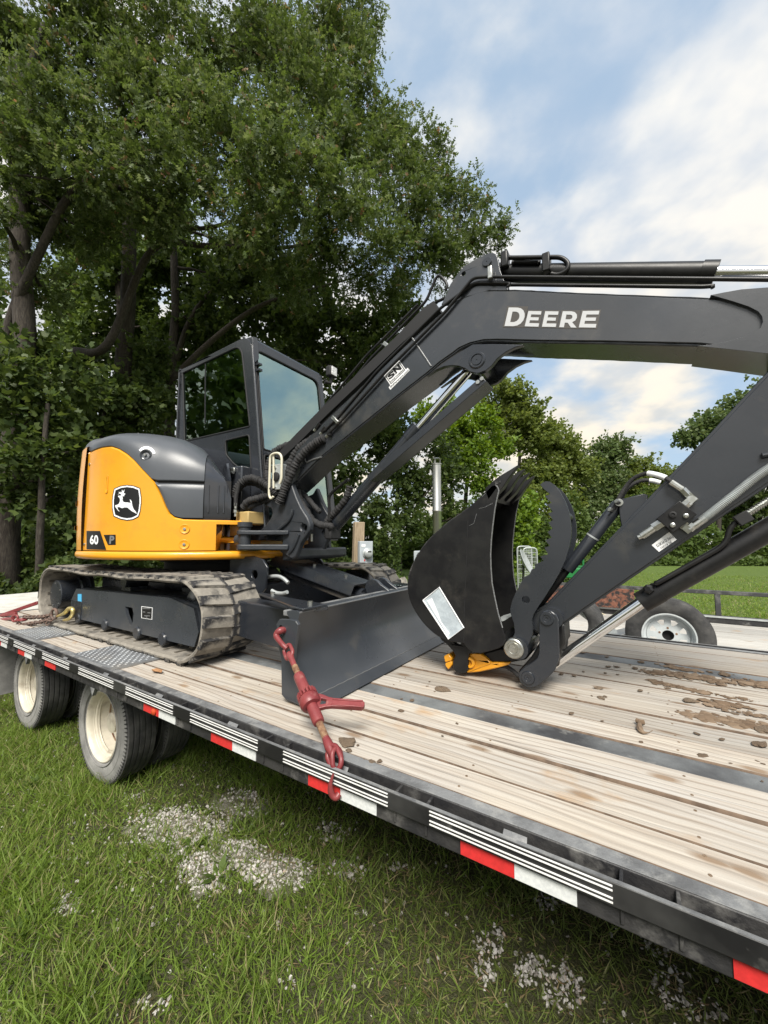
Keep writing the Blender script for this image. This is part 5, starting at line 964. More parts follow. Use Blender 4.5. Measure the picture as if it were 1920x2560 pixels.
# fuel cap latch by the hood
q = atY(*zm(430, 1030, 670, 952)([(592, 590)])[0], 2.0); MB().box(q.x-0.03, q.x+0.03, q.y, q.y+0.02, q.z-0.006, q.z+0.03).build('door_latch', MT['zinc'], EX, bevel=0.006); MB().tube([q+Vector((-0.035, -0.01, -0.012)), q+Vector((0.035, -0.01, -0.012))], 0.013, 10).build('door_latch_bar', MT['zinc'], EX)
MB().box(q.x-0.12, q.x+0.10, q.y+0.02, q.y+0.12, q.z-0.36, q.z+0.045).build('tank_box', cabm, EX, bevel=0.012)
# hose guard hoop and valve block
hp = lambda pts, y: [atY(u, v, y) for u, v in Zs(pts)]
MB().tube(rounded(hp([(655, 825), (622, 770), (640, 215), (700, 182), (765, 182), (800, 235), (795, 560)], 2.03), 0.03, 5), 0.0095, 10).build('hose_guard_hoop', mat('cream_tube', (0.60, 0.57, 0.45), 0.4), EX, smooth=60)
MB().tube(hp([(684, 200), (688, 420), (686, 668)], 2.04), 0.0085, 10).build('hose_guard_rod', MT['cream_tube'], EX, smooth=60)
q = hp([(752, 515)], 2.07)[0]; MB().box(q.x-0.055, q.x+0.05, q.y-0.02, q.y+0.06, q.z-0.10, q.z+0.10).build('valve_block', MT['galv'], EX, bevel=0.006); MB().lathe(q+Vector((0, -0.02, 0)), (0, -1, 0), [(0.036, 0), (0.036, 0.012), (0.030, 0.016), (0, 0.016)], 24).build('valve_cap', MT['gasket'], EX)
for dz in (-0.075, 0.075): MB().lathe(q+Vector((-0.015, -0.02, dz)), (0, -1, 0), [(0.014, 0), (0.014, 0.012), (0, 0.012)], 6).build('valve_bolt', MT['zinc'], EX)
# lift cylinder under the boom
l0 = atY(822, 1331, CB); l1 = atY(*Zb([(349, 580)])[0], CB); ld = (l1-l0).normalized(); ln = Vector((-ld.z, 0, ld.x)); lr = atY(1046, 1067, CB); tt = (lr-l0).dot(ld)
MB().tube([l0-ld*0.03, l0+ld*0.06, l0+ld*(tt-0.10), l0+ld*(tt-0.099), l0+ld*tt], [0.045, 0.050, 0.050, 0.055, 0.055], 28).build('lift_cylinder', K, EX, smooth=40)
MB().tube([l0+ld*(tt-0.02), l1], 0.031, 28).build('lift_cylinder_rod', MT['chrome'], EX, smooth=60)
g0 = atY(936, 1200, CB-0.03); g1 = atY(1220, 957, CB-0.03); gd = (g1-g0).normalized(); gn = Vector((-gd.z, 0, gd.x))
mb = MB(); mb.obox((g0+g1)/2-gn*0.018, gd, (0, 1, 0), gn, (g1-g0).length/2, 0.068, 0.005); mb.obox((g0+g1)/2+Vector((0, -0.066, 0)), gd, (0, 1, 0), gn, (g1-g0).length/2, 0.005, 0.024); mb.obox((g0+g1)/2+Vector((0, 0.066, 0)), gd, (0, 1, 0), gn, (g1-g0).length/2, 0.005, 0.024)
mb.build('rod_guard', K, EX, bevel=0.003)
for t in (0.955, 0.985): q = lerp(g0, g1, t)+Vector((0, -0.072, 0.008)); MB().lathe(q, (0, -1, 0), [(0.012, 0), (0.012, 0.008), (0, 0.008)], 8).build('guard_bolt', MT['zinc'], EX)
MB().tube(rounded([atY(u, v, CB-0.07) for u, v in Zs([(1455, 1150), (1450, 780), (1520, 700), (1659, 590), (1740, 520)])], 0.03, 4), 0.011, 10).build('lift_pipe', MT['paint_bucket'], EX, smooth=60)
hose(Zs([(1010, 700), (1060, 850), (1150, 1000), (1230, 1120), (1350, 1180), (1460, 1190), (1500, 1240)]), [2.2, 2.2, 2.2, 2.19, 2.18, 2.17, 2.17], 0.026, 'lift_hose'); hose(Zs([(1040, 690), (1150, 800), (1260, 930), (1330, 1000)]), [2.26]*4, 0.02, 'lift_hose'); hose(Zs([(1740, 640), (1690, 800), (1580, 950), (1480, 1060), (1430, 1130), (1440, 1230)]), [2.19]*6, 0.024, 'lift_hose')
q = atY(823, 1335, 2.17); mb = MB(); mb.box(q.x-0.03, q.x+0.03, q.y-0.02, q.y+0.1, q.z-0.04, q.z+0.045); mb.build('cylinder_base_block', MT['gasket'], EX, bevel=0.012)
q = atY(*Zs([(1212, 1350)])[0], 2.32); MB().cyl(q-Vector((0, 0, 0.03)), q+Vector((0, 0, 0.03)), 0.014, n=6).build('grease_fitting', MT['zinc'], EX)
# ---- arm (stick)
AN, AF = 2.142, 2.338
AO = [(1352, 1500), (1364, 1511), (1440, 1432), (1520, 1350), (1600, 1267), (1678, 1185), (1780, 1078), (1874, 976), (1960, 885), (2120, 760), (2180, 900), (2060, 1110), (1920, 1216), (1700, 1364), (1500, 1500), (1420, 1556), (1398, 1572), (1375, 1585), (1350, 1590), (1330, 1578), (1322, 1556), (1330, 1530)]
AO = AO[1:]
PA = [atY(u, v, AN) for u, v in AO]; mb = MB(); mb.prism([p+Vector((0, 0.01, 0)) for p in PA], (0, AF-AN-0.02, 0)); arm = mb.build('arm', K, EX, smooth=20, bevel=0.004)
MB().prism(inset(PA, 0.012), (0, 0.012, 0)).build('arm_side_plate', K, arm, smooth=20, bevel=0.003)
MB().prism([p+Vector((0, AF-AN-0.012, 0)) for p in inset(PA, 0.012)], (0, 0.012, 0)).build('arm_side_plate', K, arm, smooth=20, bevel=0.003)
Za = zm(1400, 900, 1920, 1534)
MB().prism([atY(u, v, AN+0.06) for u, v in Za([(430, 1030), (620, 985), (650, 1000), (640, 1100), (460, 1260), (440, 1160)])], (0, 0.07, 0)).build('thumb_cylinder_ear', K, arm, bevel=0.004)
MB().prism([atY(u, v, AN-0.0015) for u, v in Za([(676, 1365), (805, 1268), (860, 1325), (730, 1415)])], (0, 0.001, 0)).build('port_label', MT['sticker_white'], arm, smooth=0)
def lt(s, q): return text_on(s, [atY(u, v, AN-0.0026) for u, v in Za(q)], 'label_text', MT['text_black'], arm, 0.0)
lt('TYPE O PORTS', [(828, 1290), (706, 1362), (716, 1382), (842, 1306)][::1]); lt('JIS B2351', [(818, 1330), (738, 1378), (748, 1395), (830, 1346)])
# valve and fittings on the arm
def obx(c_, ang, L, W, T, m, nm, par, y=AN, bev=0.003):
    p = atY(*c_, y); a = Vector((math.cos(ang), 0, math.sin(ang))); n_ = Vector((-a.z, 0, a.x)); return MB().obox(p-Vector((0, T/2, 0)), a, (0, 1, 0), n_, L/2, T/2, W/2).build(nm, MT[m], par, bevel=bev)
vb = obx(Za([(850, 1160)])[0], math.radians(42), 0.115, 0.085, 0.05, 'paint_bucket', 'valve_block', EX)
for (x, y, r, m) in ((832, 1140, 0.014, 'gasket'), (928, 1150, 0.010, 'zinc'), (830, 1218, 0.010, 'zinc')):
    p = atY(*Za([(x, y)])[0], AN-0.05); MB().lathe(p, (0, -1, 0), [(r, 0), (r, 0.008), (r*0.5, 0.010), (r*0.5, 0.006), (0, 0.006)], 16).build('valve_bolt', MT[m], vb)
def fit(a, b, r, m, y, nm='fitting', n=6):
    p0, p1 = atY(*Za([a])[0], y), atY(*Za([b])[0], y); return MB().tube([p0, p1], r, n).build(nm, MT[m], vb)
y_ = AN-0.028
for a, b, r, n in (((575, 1310), (640, 1285), 0.012, 16), ((600, 1300), (690, 1240), 0.017, 16), ((690, 1240), (755, 1200), 0.021, 6), ((740, 1210), (770, 1185), 0.014, 12)): fit(a, b, r, 'zinc', y_, 'quick_coupler', n)
for a, b, r, n in (((905, 1085), (950, 1045), 0.019, 6), ((940, 1060), (990, 1010), 0.021, 4), ((1000, 1040), (940, 990), 0.018, 4), ((945, 1000), (900, 955), 0.016, 6), ((900, 955), (815, 900), 0.014, 10)): fit(a, b, r, 'zinc', y_, 'hose_fitting', n)
for a, b, r, n in (((880, 1235), (935, 1195), 0.012, 6), ((915, 1225), (965, 1265), 0.019, 4), ((950, 1250), (990, 1215), 0.017, 6), ((985, 1225), (1070, 1165), 0.0155, 12)): fit(a, b, r, 'zinc', y_, 'hose_fitting', n)
coil = spline([atY(u, v, y_) for u, v in Za([(1040, 1185), (1150, 1100), (1300, 980), (1450, 860), (1600, 760), (1720, 690)])], 60); R = [0.0155+0.0016*(1 if i % 4 < 2 else -1) for i in range(len(coil))]
MB().tube(coil, R, 14).build('spring_guarded_hose', MT['galv'], EX, smooth=20)
hs = [atY(u, v, y) for (u, v), y in zip(Za([(395, 1100), (440, 1010), (490, 930), (550, 870), (630, 838), (690, 842), (770, 866), (830, 905)]), [2.2, 2.2, 2.2, 2.19, 2.17, 2.15, 2.13, 2.115])]; sp_ = spline(hs); MB().tube(sp_, 0.010, 10).build('thumb_hose', MT['rubber_hose'], EX, smooth=60); MB().tube(sp_[26:38], 0.0125, 10).build('hose_sleeve', MT['sticker_white'], EX, smooth=60)
hs = [atY(u, v, y) for (u, v), y in zip(Za([(440, 1060), (480, 970), (540, 915), (610, 888), (680, 890), (740, 905)]), [2.25]*6)]; sp_ = spline(hs); MB().tube(sp_, 0.009, 10).build('thumb_hose', MT['rubber_hose'], EX, smooth=60); MB().tube(sp_[22:], 0.0115, 10).build('hose_sleeve', MT['sticker_white'], EX, smooth=60)
# arm tube bracket at the right border
MB().tube([atY(u, v, AN-0.01) for u, v in Za([(1490, 705), (1560, 690), (1640, 670)])], 0.012, 10).build('arm_stop', K, arm)
# bucket cylinder
Z4 = zm(980, 1120, 1560)
ry = 2.20
r0 = atY(*Z4([(1150, 1545)])[0], ry); r1 = atY(1604, 1505, ry); rd = (r1-r0).normalized(); rn = Vector((-rd.z, 0, rd.x))
MB().tube([r0, r1+rd*0.02], 0.0265, 28).build('bucket_cylinder_rod', MT['chrome'], EX, smooth=60)
e1 = atY(1920, 1325, ry); bd = (e1-r1).normalized()
bc = MB().tube([r1-bd*0.005, r1+bd*0.09, r1+bd*0.091, e1+bd*0.5], [0.0475, 0.0475, 0.0450, 0.0450], 32).build('bucket_cylinder', MT['paint_bucket'], EX, smooth=40)
p = atY(*Za([(655, 1690)])[0], ry-0.045); MB().lathe(p, (-0.25, -1, 0.1), [(0.021, -0.03), (0.021, 0.016), (0.012, 0.022), (0, 0.022)], 6).build('port_plug', MT['paint_bucket'], bc)
MB().tube(rounded([atY(u, v, ry-0.045) for u, v in Za([(690, 1660), (1180, 1385), (1230, 1330), (1250, 1245), (1310, 1185)])], 0.02, 4), 0.011, 10).build('cylinder_pipe', MT['paint_bucket'], bc, smooth=60)
obx(Za([(1340, 1170)])[0], math.radians(33), 0.05, 0.045, 0.04, 'gasket', 'pipe_block', bc, ry-0.03)
p0, p1 = [atY(u, v, ry-0.05) for u, v in Za([(1370, 1140), (1560, 1020)])]; cl = spline([p0, lerp(p0, p1, 0.5), p1, p1+(p1-p0)], 20); MB().tube(cl, [0.013+0.0016*(1 if i % 4 < 2 else -1) for i in range(len(cl))], 12).build('spring_guarded_hose', MT['zinc'], bc, smooth=20)
# thumb cylinder
t0 = atY(*Z4([(1105, 1060)])[0], CB); t1 = atY(*Z4([(1625, 395)])[0], CB); td = (t1-t0).normalized()
MB().tube([lerp(t0, t1, 0.30), lerp(t0, t1, 0.985), t1], [0.031, 0.031, 0.025], 24).build('thumb_cylinder', K, EX, smooth=40); MB().tube([t0-td*0.1, lerp(t0, t1, 0.31)], 0.018, 20).build('thumb_cylinder_rod', MT['paint_bucket'], EX, smooth=60)
p = lerp(t0, t1, 0.655); MB().tube([p-td*0.004, p+td*0.004], 0.0325, 24).build('cylinder_band', MT['galv'], EX)
MB().cyl(t1-Vector((0, 0.05, 0)), t1+Vector((0, 0.05, 0)), 0.018, n=16).build('thumb_pin', MT['zinc'], EX)
for (x, y) in ((380, 1110), (430, 1050)): p = atY(*Za([(x, y)])[0], 2.19); MB().lathe(p, (-0.4, -1, 0.2), [(0.013, 0), (0.013, 0.016), (0.008, 0.024), (0, 0.024)], 8).build('hose_fitting', MT['zinc'], EX)
# ---- bucket
UY, UF = 2.045, 2.515
back = [(712, 268), (640, 340), (545, 428), (480, 478), (420, 520), (330, 592), (250, 672), (190, 752), (150, 830), (122, 910), (112, 990), (125, 1080), (160, 1160), (220, 1248), (290, 1318), (350, 1358), (420, 1385), (512, 1396)]
rest = [(545, 1440), (575, 1462), (640, 1468), (710, 1450), (770, 1430), (802, 1405), (814, 1370), (806, 1335), (790, 1285), (760, 1185), (735, 1070), (715, 965), (707, 850), (705, 760), (710, 660), (720, 560), (735, 440), (755, 340), (764, 305), (755, 280), (738, 262)]
PBk = [atY(u, v, UY) for u, v in Z4(back)]; PR = [atY(u, v, UY) for u, v in Z4(rest)]
for y0 in (0, UF-UY-0.02): MB().prism([p+Vector((0, y0, 0)) for p in PBk+PR], (0, 0.02, 0)).build('bucket_side', MT['paint_bucket'], EX, smooth=25, bevel=0.004)
sk = spline(PBk, 3); cen = sum(PBk+PR, Vector())/len(PBk+PR); rows = []
for p in sk:
    d = (cen-p); d.y = 0; d.normalize(); rows.append([p+Vector((0, 0.003, 0)), p+Vector((0, UF-UY-0.003, 0)), p+d*0.016+Vector((0, UF-UY-0.003, 0)), p+d*0.016+Vector((0, 0.003, 0))])
mb = MB(); mb.grid(rows, close=True); bsh = mb.build('bucket_shell', MT['paint_bucket'], EX, smooth=40)
bot = [PBk[-1]]+PR[:8]; rows = [[p+Vector((0, 0.003, 0)), p+Vector((0, UF-UY-0.003, 0)), p+Vector((0, UF-UY-0.003, 0.012)), p+Vector((0, 0.003, 0.012))] for p in bot]
MB().grid(rows, close=True).build('bucket_floor', MT['paint_bucket'], EX, smooth=30)
edge = [p+Vector((0, -0.0, 0)) for p in PR[8:]]; MB().tube(edge, 0.0035, 6).build('bucket_side_edge', MT['weld'], EX); MB().tube([p+Vector((0, UF-UY-0.02, 0)) for p in edge], 0.003, 6).build('bucket_side_edge', MT['weld'], EX)
sm = [atY(u, v, UY-0.001) for u, v in Z4([(543, 520), (532, 800), (520, 1100), (512, 1390)])]; MB().tube(sm, 0.0016, 5).build('side_seam', MT['gasket'], EX)
for pts in ([(640, 352), (672, 322)], [(720, 395), (660, 425), (622, 432)], [(605, 470), (585, 540), (552, 555)], [(543, 520), (541, 565)]): MB().tube([atY(u, v, UY-0.0005) for u, v in Z4(pts)], 0.0012, 4).build('scratch', MT['weld'], EX)
# weld chips along the back edge
mb = MB()
for i in range(6, len(sk)-20): p = sk[i]+Vector((0, 0.008, 0)); mb.tube([p, p+(sk[i+1]-sk[i])*0.9], random.uniform(0.004, 0.008), 5)
mb.build('bucket_weld', MT['frame_black'], EX)
# cutting lip and teeth
lip0 = atY(*Z4([(735, 262)])[0], UY); lin = atY(*Z4([(760, 310)])[0], UY); tipd = (atY(*Z4([(905, 122)])[0], UY+0.03)-atY(*Z4([(745, 262)])[0], UY+0.03)); tl = tipd.length; tipd.normalize(); tn = Vector((-tipd.z, 0, tipd.x))
mb = MB(); mb.prism([lip0-tipd*0.06+tn*0.012, lip0+tipd*0.035, lip0+tipd*0.03-tn*0.014, lin-tipd*0.07], (0, UF-UY, 0)); mb.build('cutting_edge', MT['paint_bucket'], EX, bevel=0.003)
nt_ = 4
for i in range(nt_):
    yy = lerp(UY+0.030, UF-0.045, i/(nt_-1)); o = Vector((lip0.x, yy, lip0.z)); vs = []
    for (t, w, up, dn) in ((-0.055, 0.028, 0.022, -0.045), (0.02, 0.028, 0.022, -0.040), (0.06, 0.024, 0.018, -0.026), (tl*0.7, 0.019, 0.010, -0.012), (tl, 0.015, 0.003, -0.003)):
        c_ = o+tipd*t; vs.append([c_+Vector((0, -w, 0))+tn*up, c_+Vector((0, w, 0))+tn*up, c_+Vector((0, w, 0))+tn*dn, c_+Vector((0, -w, 0))+tn*dn])
    mb = MB(); mb.grid(vs, close=True); mb.add(vs[0], [(0, 1, 2, 3)]); mb.add(vs[-1], [(3, 2, 1, 0)]); th_ = mb.build('tooth', MT['paint_bucket'], EX, smooth=25, bevel=0.004)
    q = o+tipd*0.015+Vector((0, -0.030, 0)); MB().lathe(q, (0, -1, 0), [(0.010, 0), (0.010, 0.004), (0.004, 0.004), (0, 0.002)], 12).build('tooth_pin', MT['frame_black'], th_)
# document pouch taped to the side
MB().prism([atY(u, v, UY-0.004) for u, v in Z4([(222, 1090), (338, 996), (513, 1285), (405, 1366)])], (0, 0.004, 0)).build('document_pouch', MT['pouch'], EX, smooth=0)
pe = [atY(u, v, UY-0.005) for u, v in Z4([(222, 1090), (338, 996), (513, 1285), (405, 1366)])]; MB().tube(pe+[pe[0]], 0.004, 5).build('pouch_border', MT['sticker_white'], EX)
MB().prism([atY(u, v, UY-0.006) for u, v in Z4([(250, 1092), (285, 1072), (330, 1180), (350, 1240), (412, 1325), (402, 1345)])], (0, 0.001, 0)).build('folded_paper', MT['sticker_white'], EX, smooth=0)
# hanger ears and coupler
for y0, th in ((UY+0.05, 0.035), (UF-0.10, 0.035)):
    hg = [(300, 1340), (350, 1362), (420, 1386), (512, 1396), (545, 1440), (600, 1466), (560, 1475), (525, 1490), (518, 1560), (522, 1600), (505, 1626), (440, 1626), (415, 1600), (410, 1545), (430, 1500), (415, 1470), (370, 1420), (330, 1390)]
    hh = [(402, 1388), (468, 1393), (468, 1412), (450, 1428), (425, 1418)]
    MB().prism([atY(u, v, UY)+Vector((0, y0-UY, 0)) for u, v in Z4(hg)], (0, th, 0), [[atY(u, v, UY)+Vector((0, y0-UY, 0)) for u, v in Z4(hh)]]).build('hanger_ear', MT['paint_bucket'], EX, bevel=0.004)
yc = UY+0.075
cpl = [atY(u, v, yc) for u, v in Z4([(516, 1490), (560, 1470), (640, 1474), (668, 1495), (705, 1535), (845, 1534), (835, 1550), (740, 1578), (620, 1603), (545, 1610), (524, 1598)])]
cp_ = MB().prism(cpl, (0, 0.30, 0)).build('quick_coupler_casting', MT['yellow'], EX, bevel=0.006)
p = atY(*Z4([(560, 1530)])[0], yc); MB().lathe(p, (0, -1, 0), [(0.030, -0.01), (0.030, 0.014), (0.026, 0.018), (0.016, 0.018), (0.014, 0.0), (0.0, 0.0)], 28).build('coupler_pin_boss', MT['yellow'], cp_)
MB().tube([atY(u, v, yc-0.002) for u, v in Z4([(540, 1600), (640, 1560), (705, 1537)])], 0.004, 6).build('coupler_rib', MT['yellow'], cp_)
for q in ([(368, 1490), (402, 1472), (430, 1505), (428, 1522), (378, 1535)], [(378, 1540), (425, 1525), (432, 1548), (402, 1588), (380, 1560)]): MB().prism([atY(u, v, yc+0.01) for u, v in Z4(q)], (0, 0.22, 0)).build('coupler_latch', MT['yellow'], EX, bevel=0.006)
MB().prism([atY(u, v, yc+0.02) for u, v in Z4([(640, 1470), (770, 1430), (960, 1440), (980, 1480), (960, 1515), (850, 1535), (705, 1535)])], (0, 0.24, 0)).build('coupler_body', MT['paint_bucket'], EX, bevel=0.01)
MB().tube(spline([atY(u, v, 2.15) for u, v in Z4([(700, 1570), (800, 1560), (860, 1590), (910, 1635)])]), [0.012]*19, 8).build('coupler_hose', MT['rubber_hose'], EX, smooth=60)
# links
lk = [(1108, 1160), (1145, 1168), (1178, 1195), (1188, 1225), (1192, 1350), (1197, 1490), (1190, 1530), (1165, 1590), (1115, 1645), (1045, 1702), (1000, 1714), (950, 1708), (915, 1675), (904, 1635), (915, 1595), (945, 1568), (1000, 1535), (1040, 1500), (1052, 1460), (1052, 1225), (1062, 1190), (1080, 1168)]
YK = 2.078
for y0 in (YK, 2.38): MB().prism([atY(u, v, YK)+Vector((0, y0-YK, 0)) for u, v in Z4(lk)], (0, 0.025, 0)).build('bucket_link', K, EX, bevel=0.004)
pl = atY(*Z4([(1125, 1225)])[0], YK); MB().cyl((pl.x+0.006, YK+0.026, pl.z), (pl.x+0.006, 2.39, pl.z), 0.052, n=32).build('arm_end_boss', K, EX)
for (x, y, r) in ((1108, 1218, 0.034), (973, 1642, 0.032)):
    p = atY(*Z4([(x, y)])[0], YK); MB().lathe(p, (0, -1, 0), [(r, -0.33), (r, 0.004), (r*0.92, 0.009), (r*0.55, 0.009), (r*0.5, 0.005), (r*0.2, 0.005), (r*0.15, 0.001), (0, 0.001)], 32).build('link_pin', K, EX)
MB().prism([atY(u, v, YK+0.06) for u, v in Z4([(990, 1500), (1060, 1380), (1230, 1250), (1240, 1400), (1215, 1440), (1190, 1560), (980, 1690), (940, 1640), (900, 1600)])], (0, 0.20, 0)).build('link_body', MT['paint_bucket'], EX, bevel=0.01)
# thumb
th = [(1060, 262), (1078, 246), (1100, 238), (1128, 240), (1160, 262), (1200, 312), (1238, 380), (1264, 452), (1279, 540), (1282, 620), (1270, 700), (1240, 800), (1198, 892), (1140, 990), (1082, 1080), (1040, 1142), (1012, 1190), (1000, 1228), (1007, 1280), (1005, 1320), (990, 1372), (968, 1430), (940, 1480), (890, 1505), (840, 1490), (815, 1440), (830, 1395), (862, 1360), (880, 1318), (872, 1250), (848, 1185), (846, 1150), (858, 1098), (882, 1040), (915, 975), (948, 922), (985, 903)]
nd_ = [(985, 903), (998, 868), (1022, 860), (1024, 832), (1056, 818), (1085, 806), (1060, 775), (1115, 760), (1090, 712), (1130, 700), (1095, 660), (1142, 640), (1112, 600), (1150, 575), (1117, 535), (1152, 515), (1116, 468), (1150, 455), (1110, 405), (1142, 392), (1092, 345), (1132, 330), (1085, 292)]
YT = 2.098
PT = [atY(u, v, YT) for u, v in Z4(th[:-1]+nd_)]; hole = [circ(atY(*Z4([(957, 1085)])[0], YT), (1, 0, 0), (0, 0, 1), 0.020, 18)]
for y0 in (0, 0.225): MB().prism([p+Vector((0, y0, 0)) for p in PT], (0, 0.025, 0), [[q+Vector((0, y0, 0)) for q in hole[0]]]).build('thumb_plate', K, EX, smooth=0)
for (x, y) in ((1225, 480), (1150, 850)): p = atY(*Z4([(x, y)])[0], YT); MB().cyl((p.x, YT+0.02, p.z), (p.x, YT+0.23, p.z), 0.022, n=16).build('thumb_spreader', K, EX)
p = atY(*Z4([(900, 1430)])[0], YT); MB().cyl((p.x, YT-0.02, p.z), (p.x, YT+0.27, p.z), 0.055, n=32).build('thumb_hub', K, EX)
p2 = atY(*Z4([(866, 1437)])[0], YT-0.05); MB().lathe(p2, (0, -1, 0), [(0.050, -0.05), (0.050, -0.006), (0.044, 0.0), (0.034, 0.0), (0.032, 0.004), (0.024, 0.004), (0.022, 0.001), (0.010, 0.001), (0.010, 0.004), (0, 0.004)], 36).build('thumb_pivot_cap', MT['zinc'], EX, smooth=40)
p = atY(*Z4([(800, 1215)])[0], 2.2); MB().obox(p, (0.9, 0, 0.35), (0, 1, 0), (-0.35, 0, 0.9), 0.03, 0.10, 0.006).build('inner_wear_strip', MT['galv'], EX)
# ------------------------------------------------------------------ ratchet binder tying the blade to the rail
A = atY(702, 1586, 1.330); B = atY(838, 1900, 1.072)
RB = thing('ratchet_binder', 'red ratchet load binder tying the blade end to the trailer rail', 'load binder', tuple(B))
bd_ = (B-A).normalized(); bs_ = bd_.cross(Vector((0, -1, 0.3))).normalized(); bn_ = bs_.cross(bd_)
LAB = (B-A).length
def on_axis(u, v):                                    # nearest parameter along A-B to a picture point
    best = min((abs(to_px(lerp(A, B, i/400))[1]-v), i/400) for i in range(401)); return best[1]
def link_ring(c_, ax, side, L, W, r, n=28):           # oval chain link centred at c_, long axis ax, flat in (ax, side)
    ax = Vector(ax).normalized(); side = Vector(side); side = (side-ax*side.dot(ax)).normalized(); pts = []
    for i in range(n+2):
        a = 2*math.pi*i/n; pts.append(Vector(c_)+ax*((L-W)/2*(1 if math.cos(a) > 0 else -1)+W/2*math.cos(a))+side*(W/2*math.sin(a)))
    return MB().tube(pts, r, 8, caps=False)
RR = MT['rust_red']
tA = 0.0; t_ring = on_axis(0, 1640); t_eye = on_axis(0, 1660); t_b0 = on_axis(0, 1686); t_g = on_axis(0, 1746); t_b1 = on_axis(0, 1808); t_e2 = on_axis(0, 1846)
def ax(t): return lerp(A, B, t)
# upper hook through the blade slot
hk = [A+Vector((0.02, 0.03, 0.015)), A+Vector((0.012, -0.012, 0.022)), A+Vector((0.0, -0.028, 0.0)), ax(0.10)+Vector((0, -0.015, 0)), ax(0.155)]
MB().tube(spline(hk), [0.009, 0.012, 0.014, 0.015, 0.016, 0.017, 0.017, 0.017, 0.016, 0.016, 0.015, 0.015, 0.014, 0.014, 0.013, 0.013, 0.012, 0.012, 0.012, 0.012, 0.012, 0.011, 0.011, 0.011, 0.011], 10).build('grab_hook', RR, RB, smooth=60)
link_ring(ax(0.185), bd_, bs_, 0.072, 0.046, 0.0085).build('chain_link', RR, RB, smooth=70)
MB().tube([ax(0.195), ax(0.225), ax(0.26), ax(t_b0-0.055)], [0.010, 0.017, 0.013, 0.0115], 12).build('eye_end', RR, RB, smooth=60)
def thread(t0, t1, r):
    n = int(LAB*(t1-t0)/0.0016); return MB().tube([ax(lerp(t0, t1, i/n)) for i in range(n+1)], [r*(1.0 if i % 3 else 0.86) for i in range(n+1)], 14)
thread(t_b0-0.075, t_b0+0.02, 0.0135).build('threaded_rod', MT['rusty'], RB, smooth=0); thread(t_b1-0.02, t_e2, 0.0135).build('threaded_rod', MT['rusty'], RB, smooth=0)
MB().tube([ax(t_b0), ax(t_b0+0.004), ax(t_b0+0.02), ax(t_g), ax(t_b1-0.02), ax(t_b1-0.004), ax(t_b1)], [0.0155, 0.020, 0.0225, 0.0225, 0.0225, 0.021, 0.0155], 28).build('barrel', RR, RB, smooth=35)
g = MB(); n = 36; prof = []
for k, (dt, r) in enumerate(((-0.018, 0.026), (-0.016, 0.032), (0.0, 0.034), (0.016, 0.032), (0.018, 0.026))):
    prof.append((r, dt))
g.lathe(ax(t_g)+bd_*0.018, bd_, [(0.024, -0.024), (0.036, -0.022), (0.041, -0.012), (0.041, 0.012), (0.036, 0.022), (0.024, 0.024)], 36); ge = g.build('ratchet_housing', RR, RB, smooth=40)
for i in range(18):
    a = 2*math.pi*i/18; d = bs_*math.cos(a)+bn_*math.sin(a); MB().obox(ax(t_g)-bd_*0.014+d*0.031, d, bd_, d.cross(bd_), 0.009, 0.012, 0.0035).build('ratchet_tooth', RR, ge)
he = atZ(912, 1764, ax(t_g).z-0.015); hs_ = ax(t_g)+bd_*0.018; hd = (he-hs_).normalized(); hu = hd.cross(bd_).normalized(); hv = hu.cross(hd); HL = (he-hs_).length
poly = [hs_+hd*(HL*t)+hv*w for t, w in ((0.08, -0.036), (0.22, -0.030), (0.32, -0.022), (0.42, -0.018), (0.95, -0.015), (0.99, -0.010), (1.0, 0.0), (0.99, 0.010), (0.95, 0.015), (0.42, 0.018), (0.32, 0.022), (0.22, 0.030), (0.08, 0.036))]
hol = [hs_+hd*(HL*t)+hv*w for t, w in ((0.20, -0.014), (0.30, -0.009), (0.30, 0.009), (0.20, 0.014))]
hn = MB().prism([p-hu*0.009 for p in poly], hu*0.018, [[p-hu*0.009 for p in hol]]).build('ratchet_handle', RR, RB, bevel=0.005, seg=3)
for s in (-1, 1): MB().obox(hs_+hd*(HL*0.68)+hv*(s*0.012), hd, hv, hu, HL*0.28, 0.0035, 0.0125).build('handle_rib', RR, hn, bevel=0.002)
MB().tube([ax(t_e2-0.01), ax(t_e2+0.02), ax(t_e2+0.055), ax(t_e2+0.10)], [0.0125, 0.016, 0.018, 0.012], 12).build('eye_end', RR, RB, smooth=60)
cl = ax(t_e2+0.115); link_ring(cl, bd_, bs_, 0.080, 0.052, 0.0088).build('chain_link', RR, RB, smooth=70)
lk2 = atY(842, 1907, 1.075); link_ring(lk2+Vector((0, 0, 0.012)), (0.35, -0.3, -0.9), bn_, 0.062, 0.042, 0.0085).build('chain_link', RR, RB, smooth=70)
# lower hook round the bottom of the rub rail, tip out in front
h1 = [(833, 1935), (826, 1962), (829, 1985), (840, 1994), (848, 1984)]; yy = [1.030, 1.024, 1.026, 1.034, 1.045]
MB().tube(spline([atY(u, v, y) for (u, v), y in zip(h1, yy)], 5), [0.0035]+[0.0035+0.0065*min(1, i/8) for i in range(1, 21)], 10).build('grab_hook', RR, RB, smooth=60)
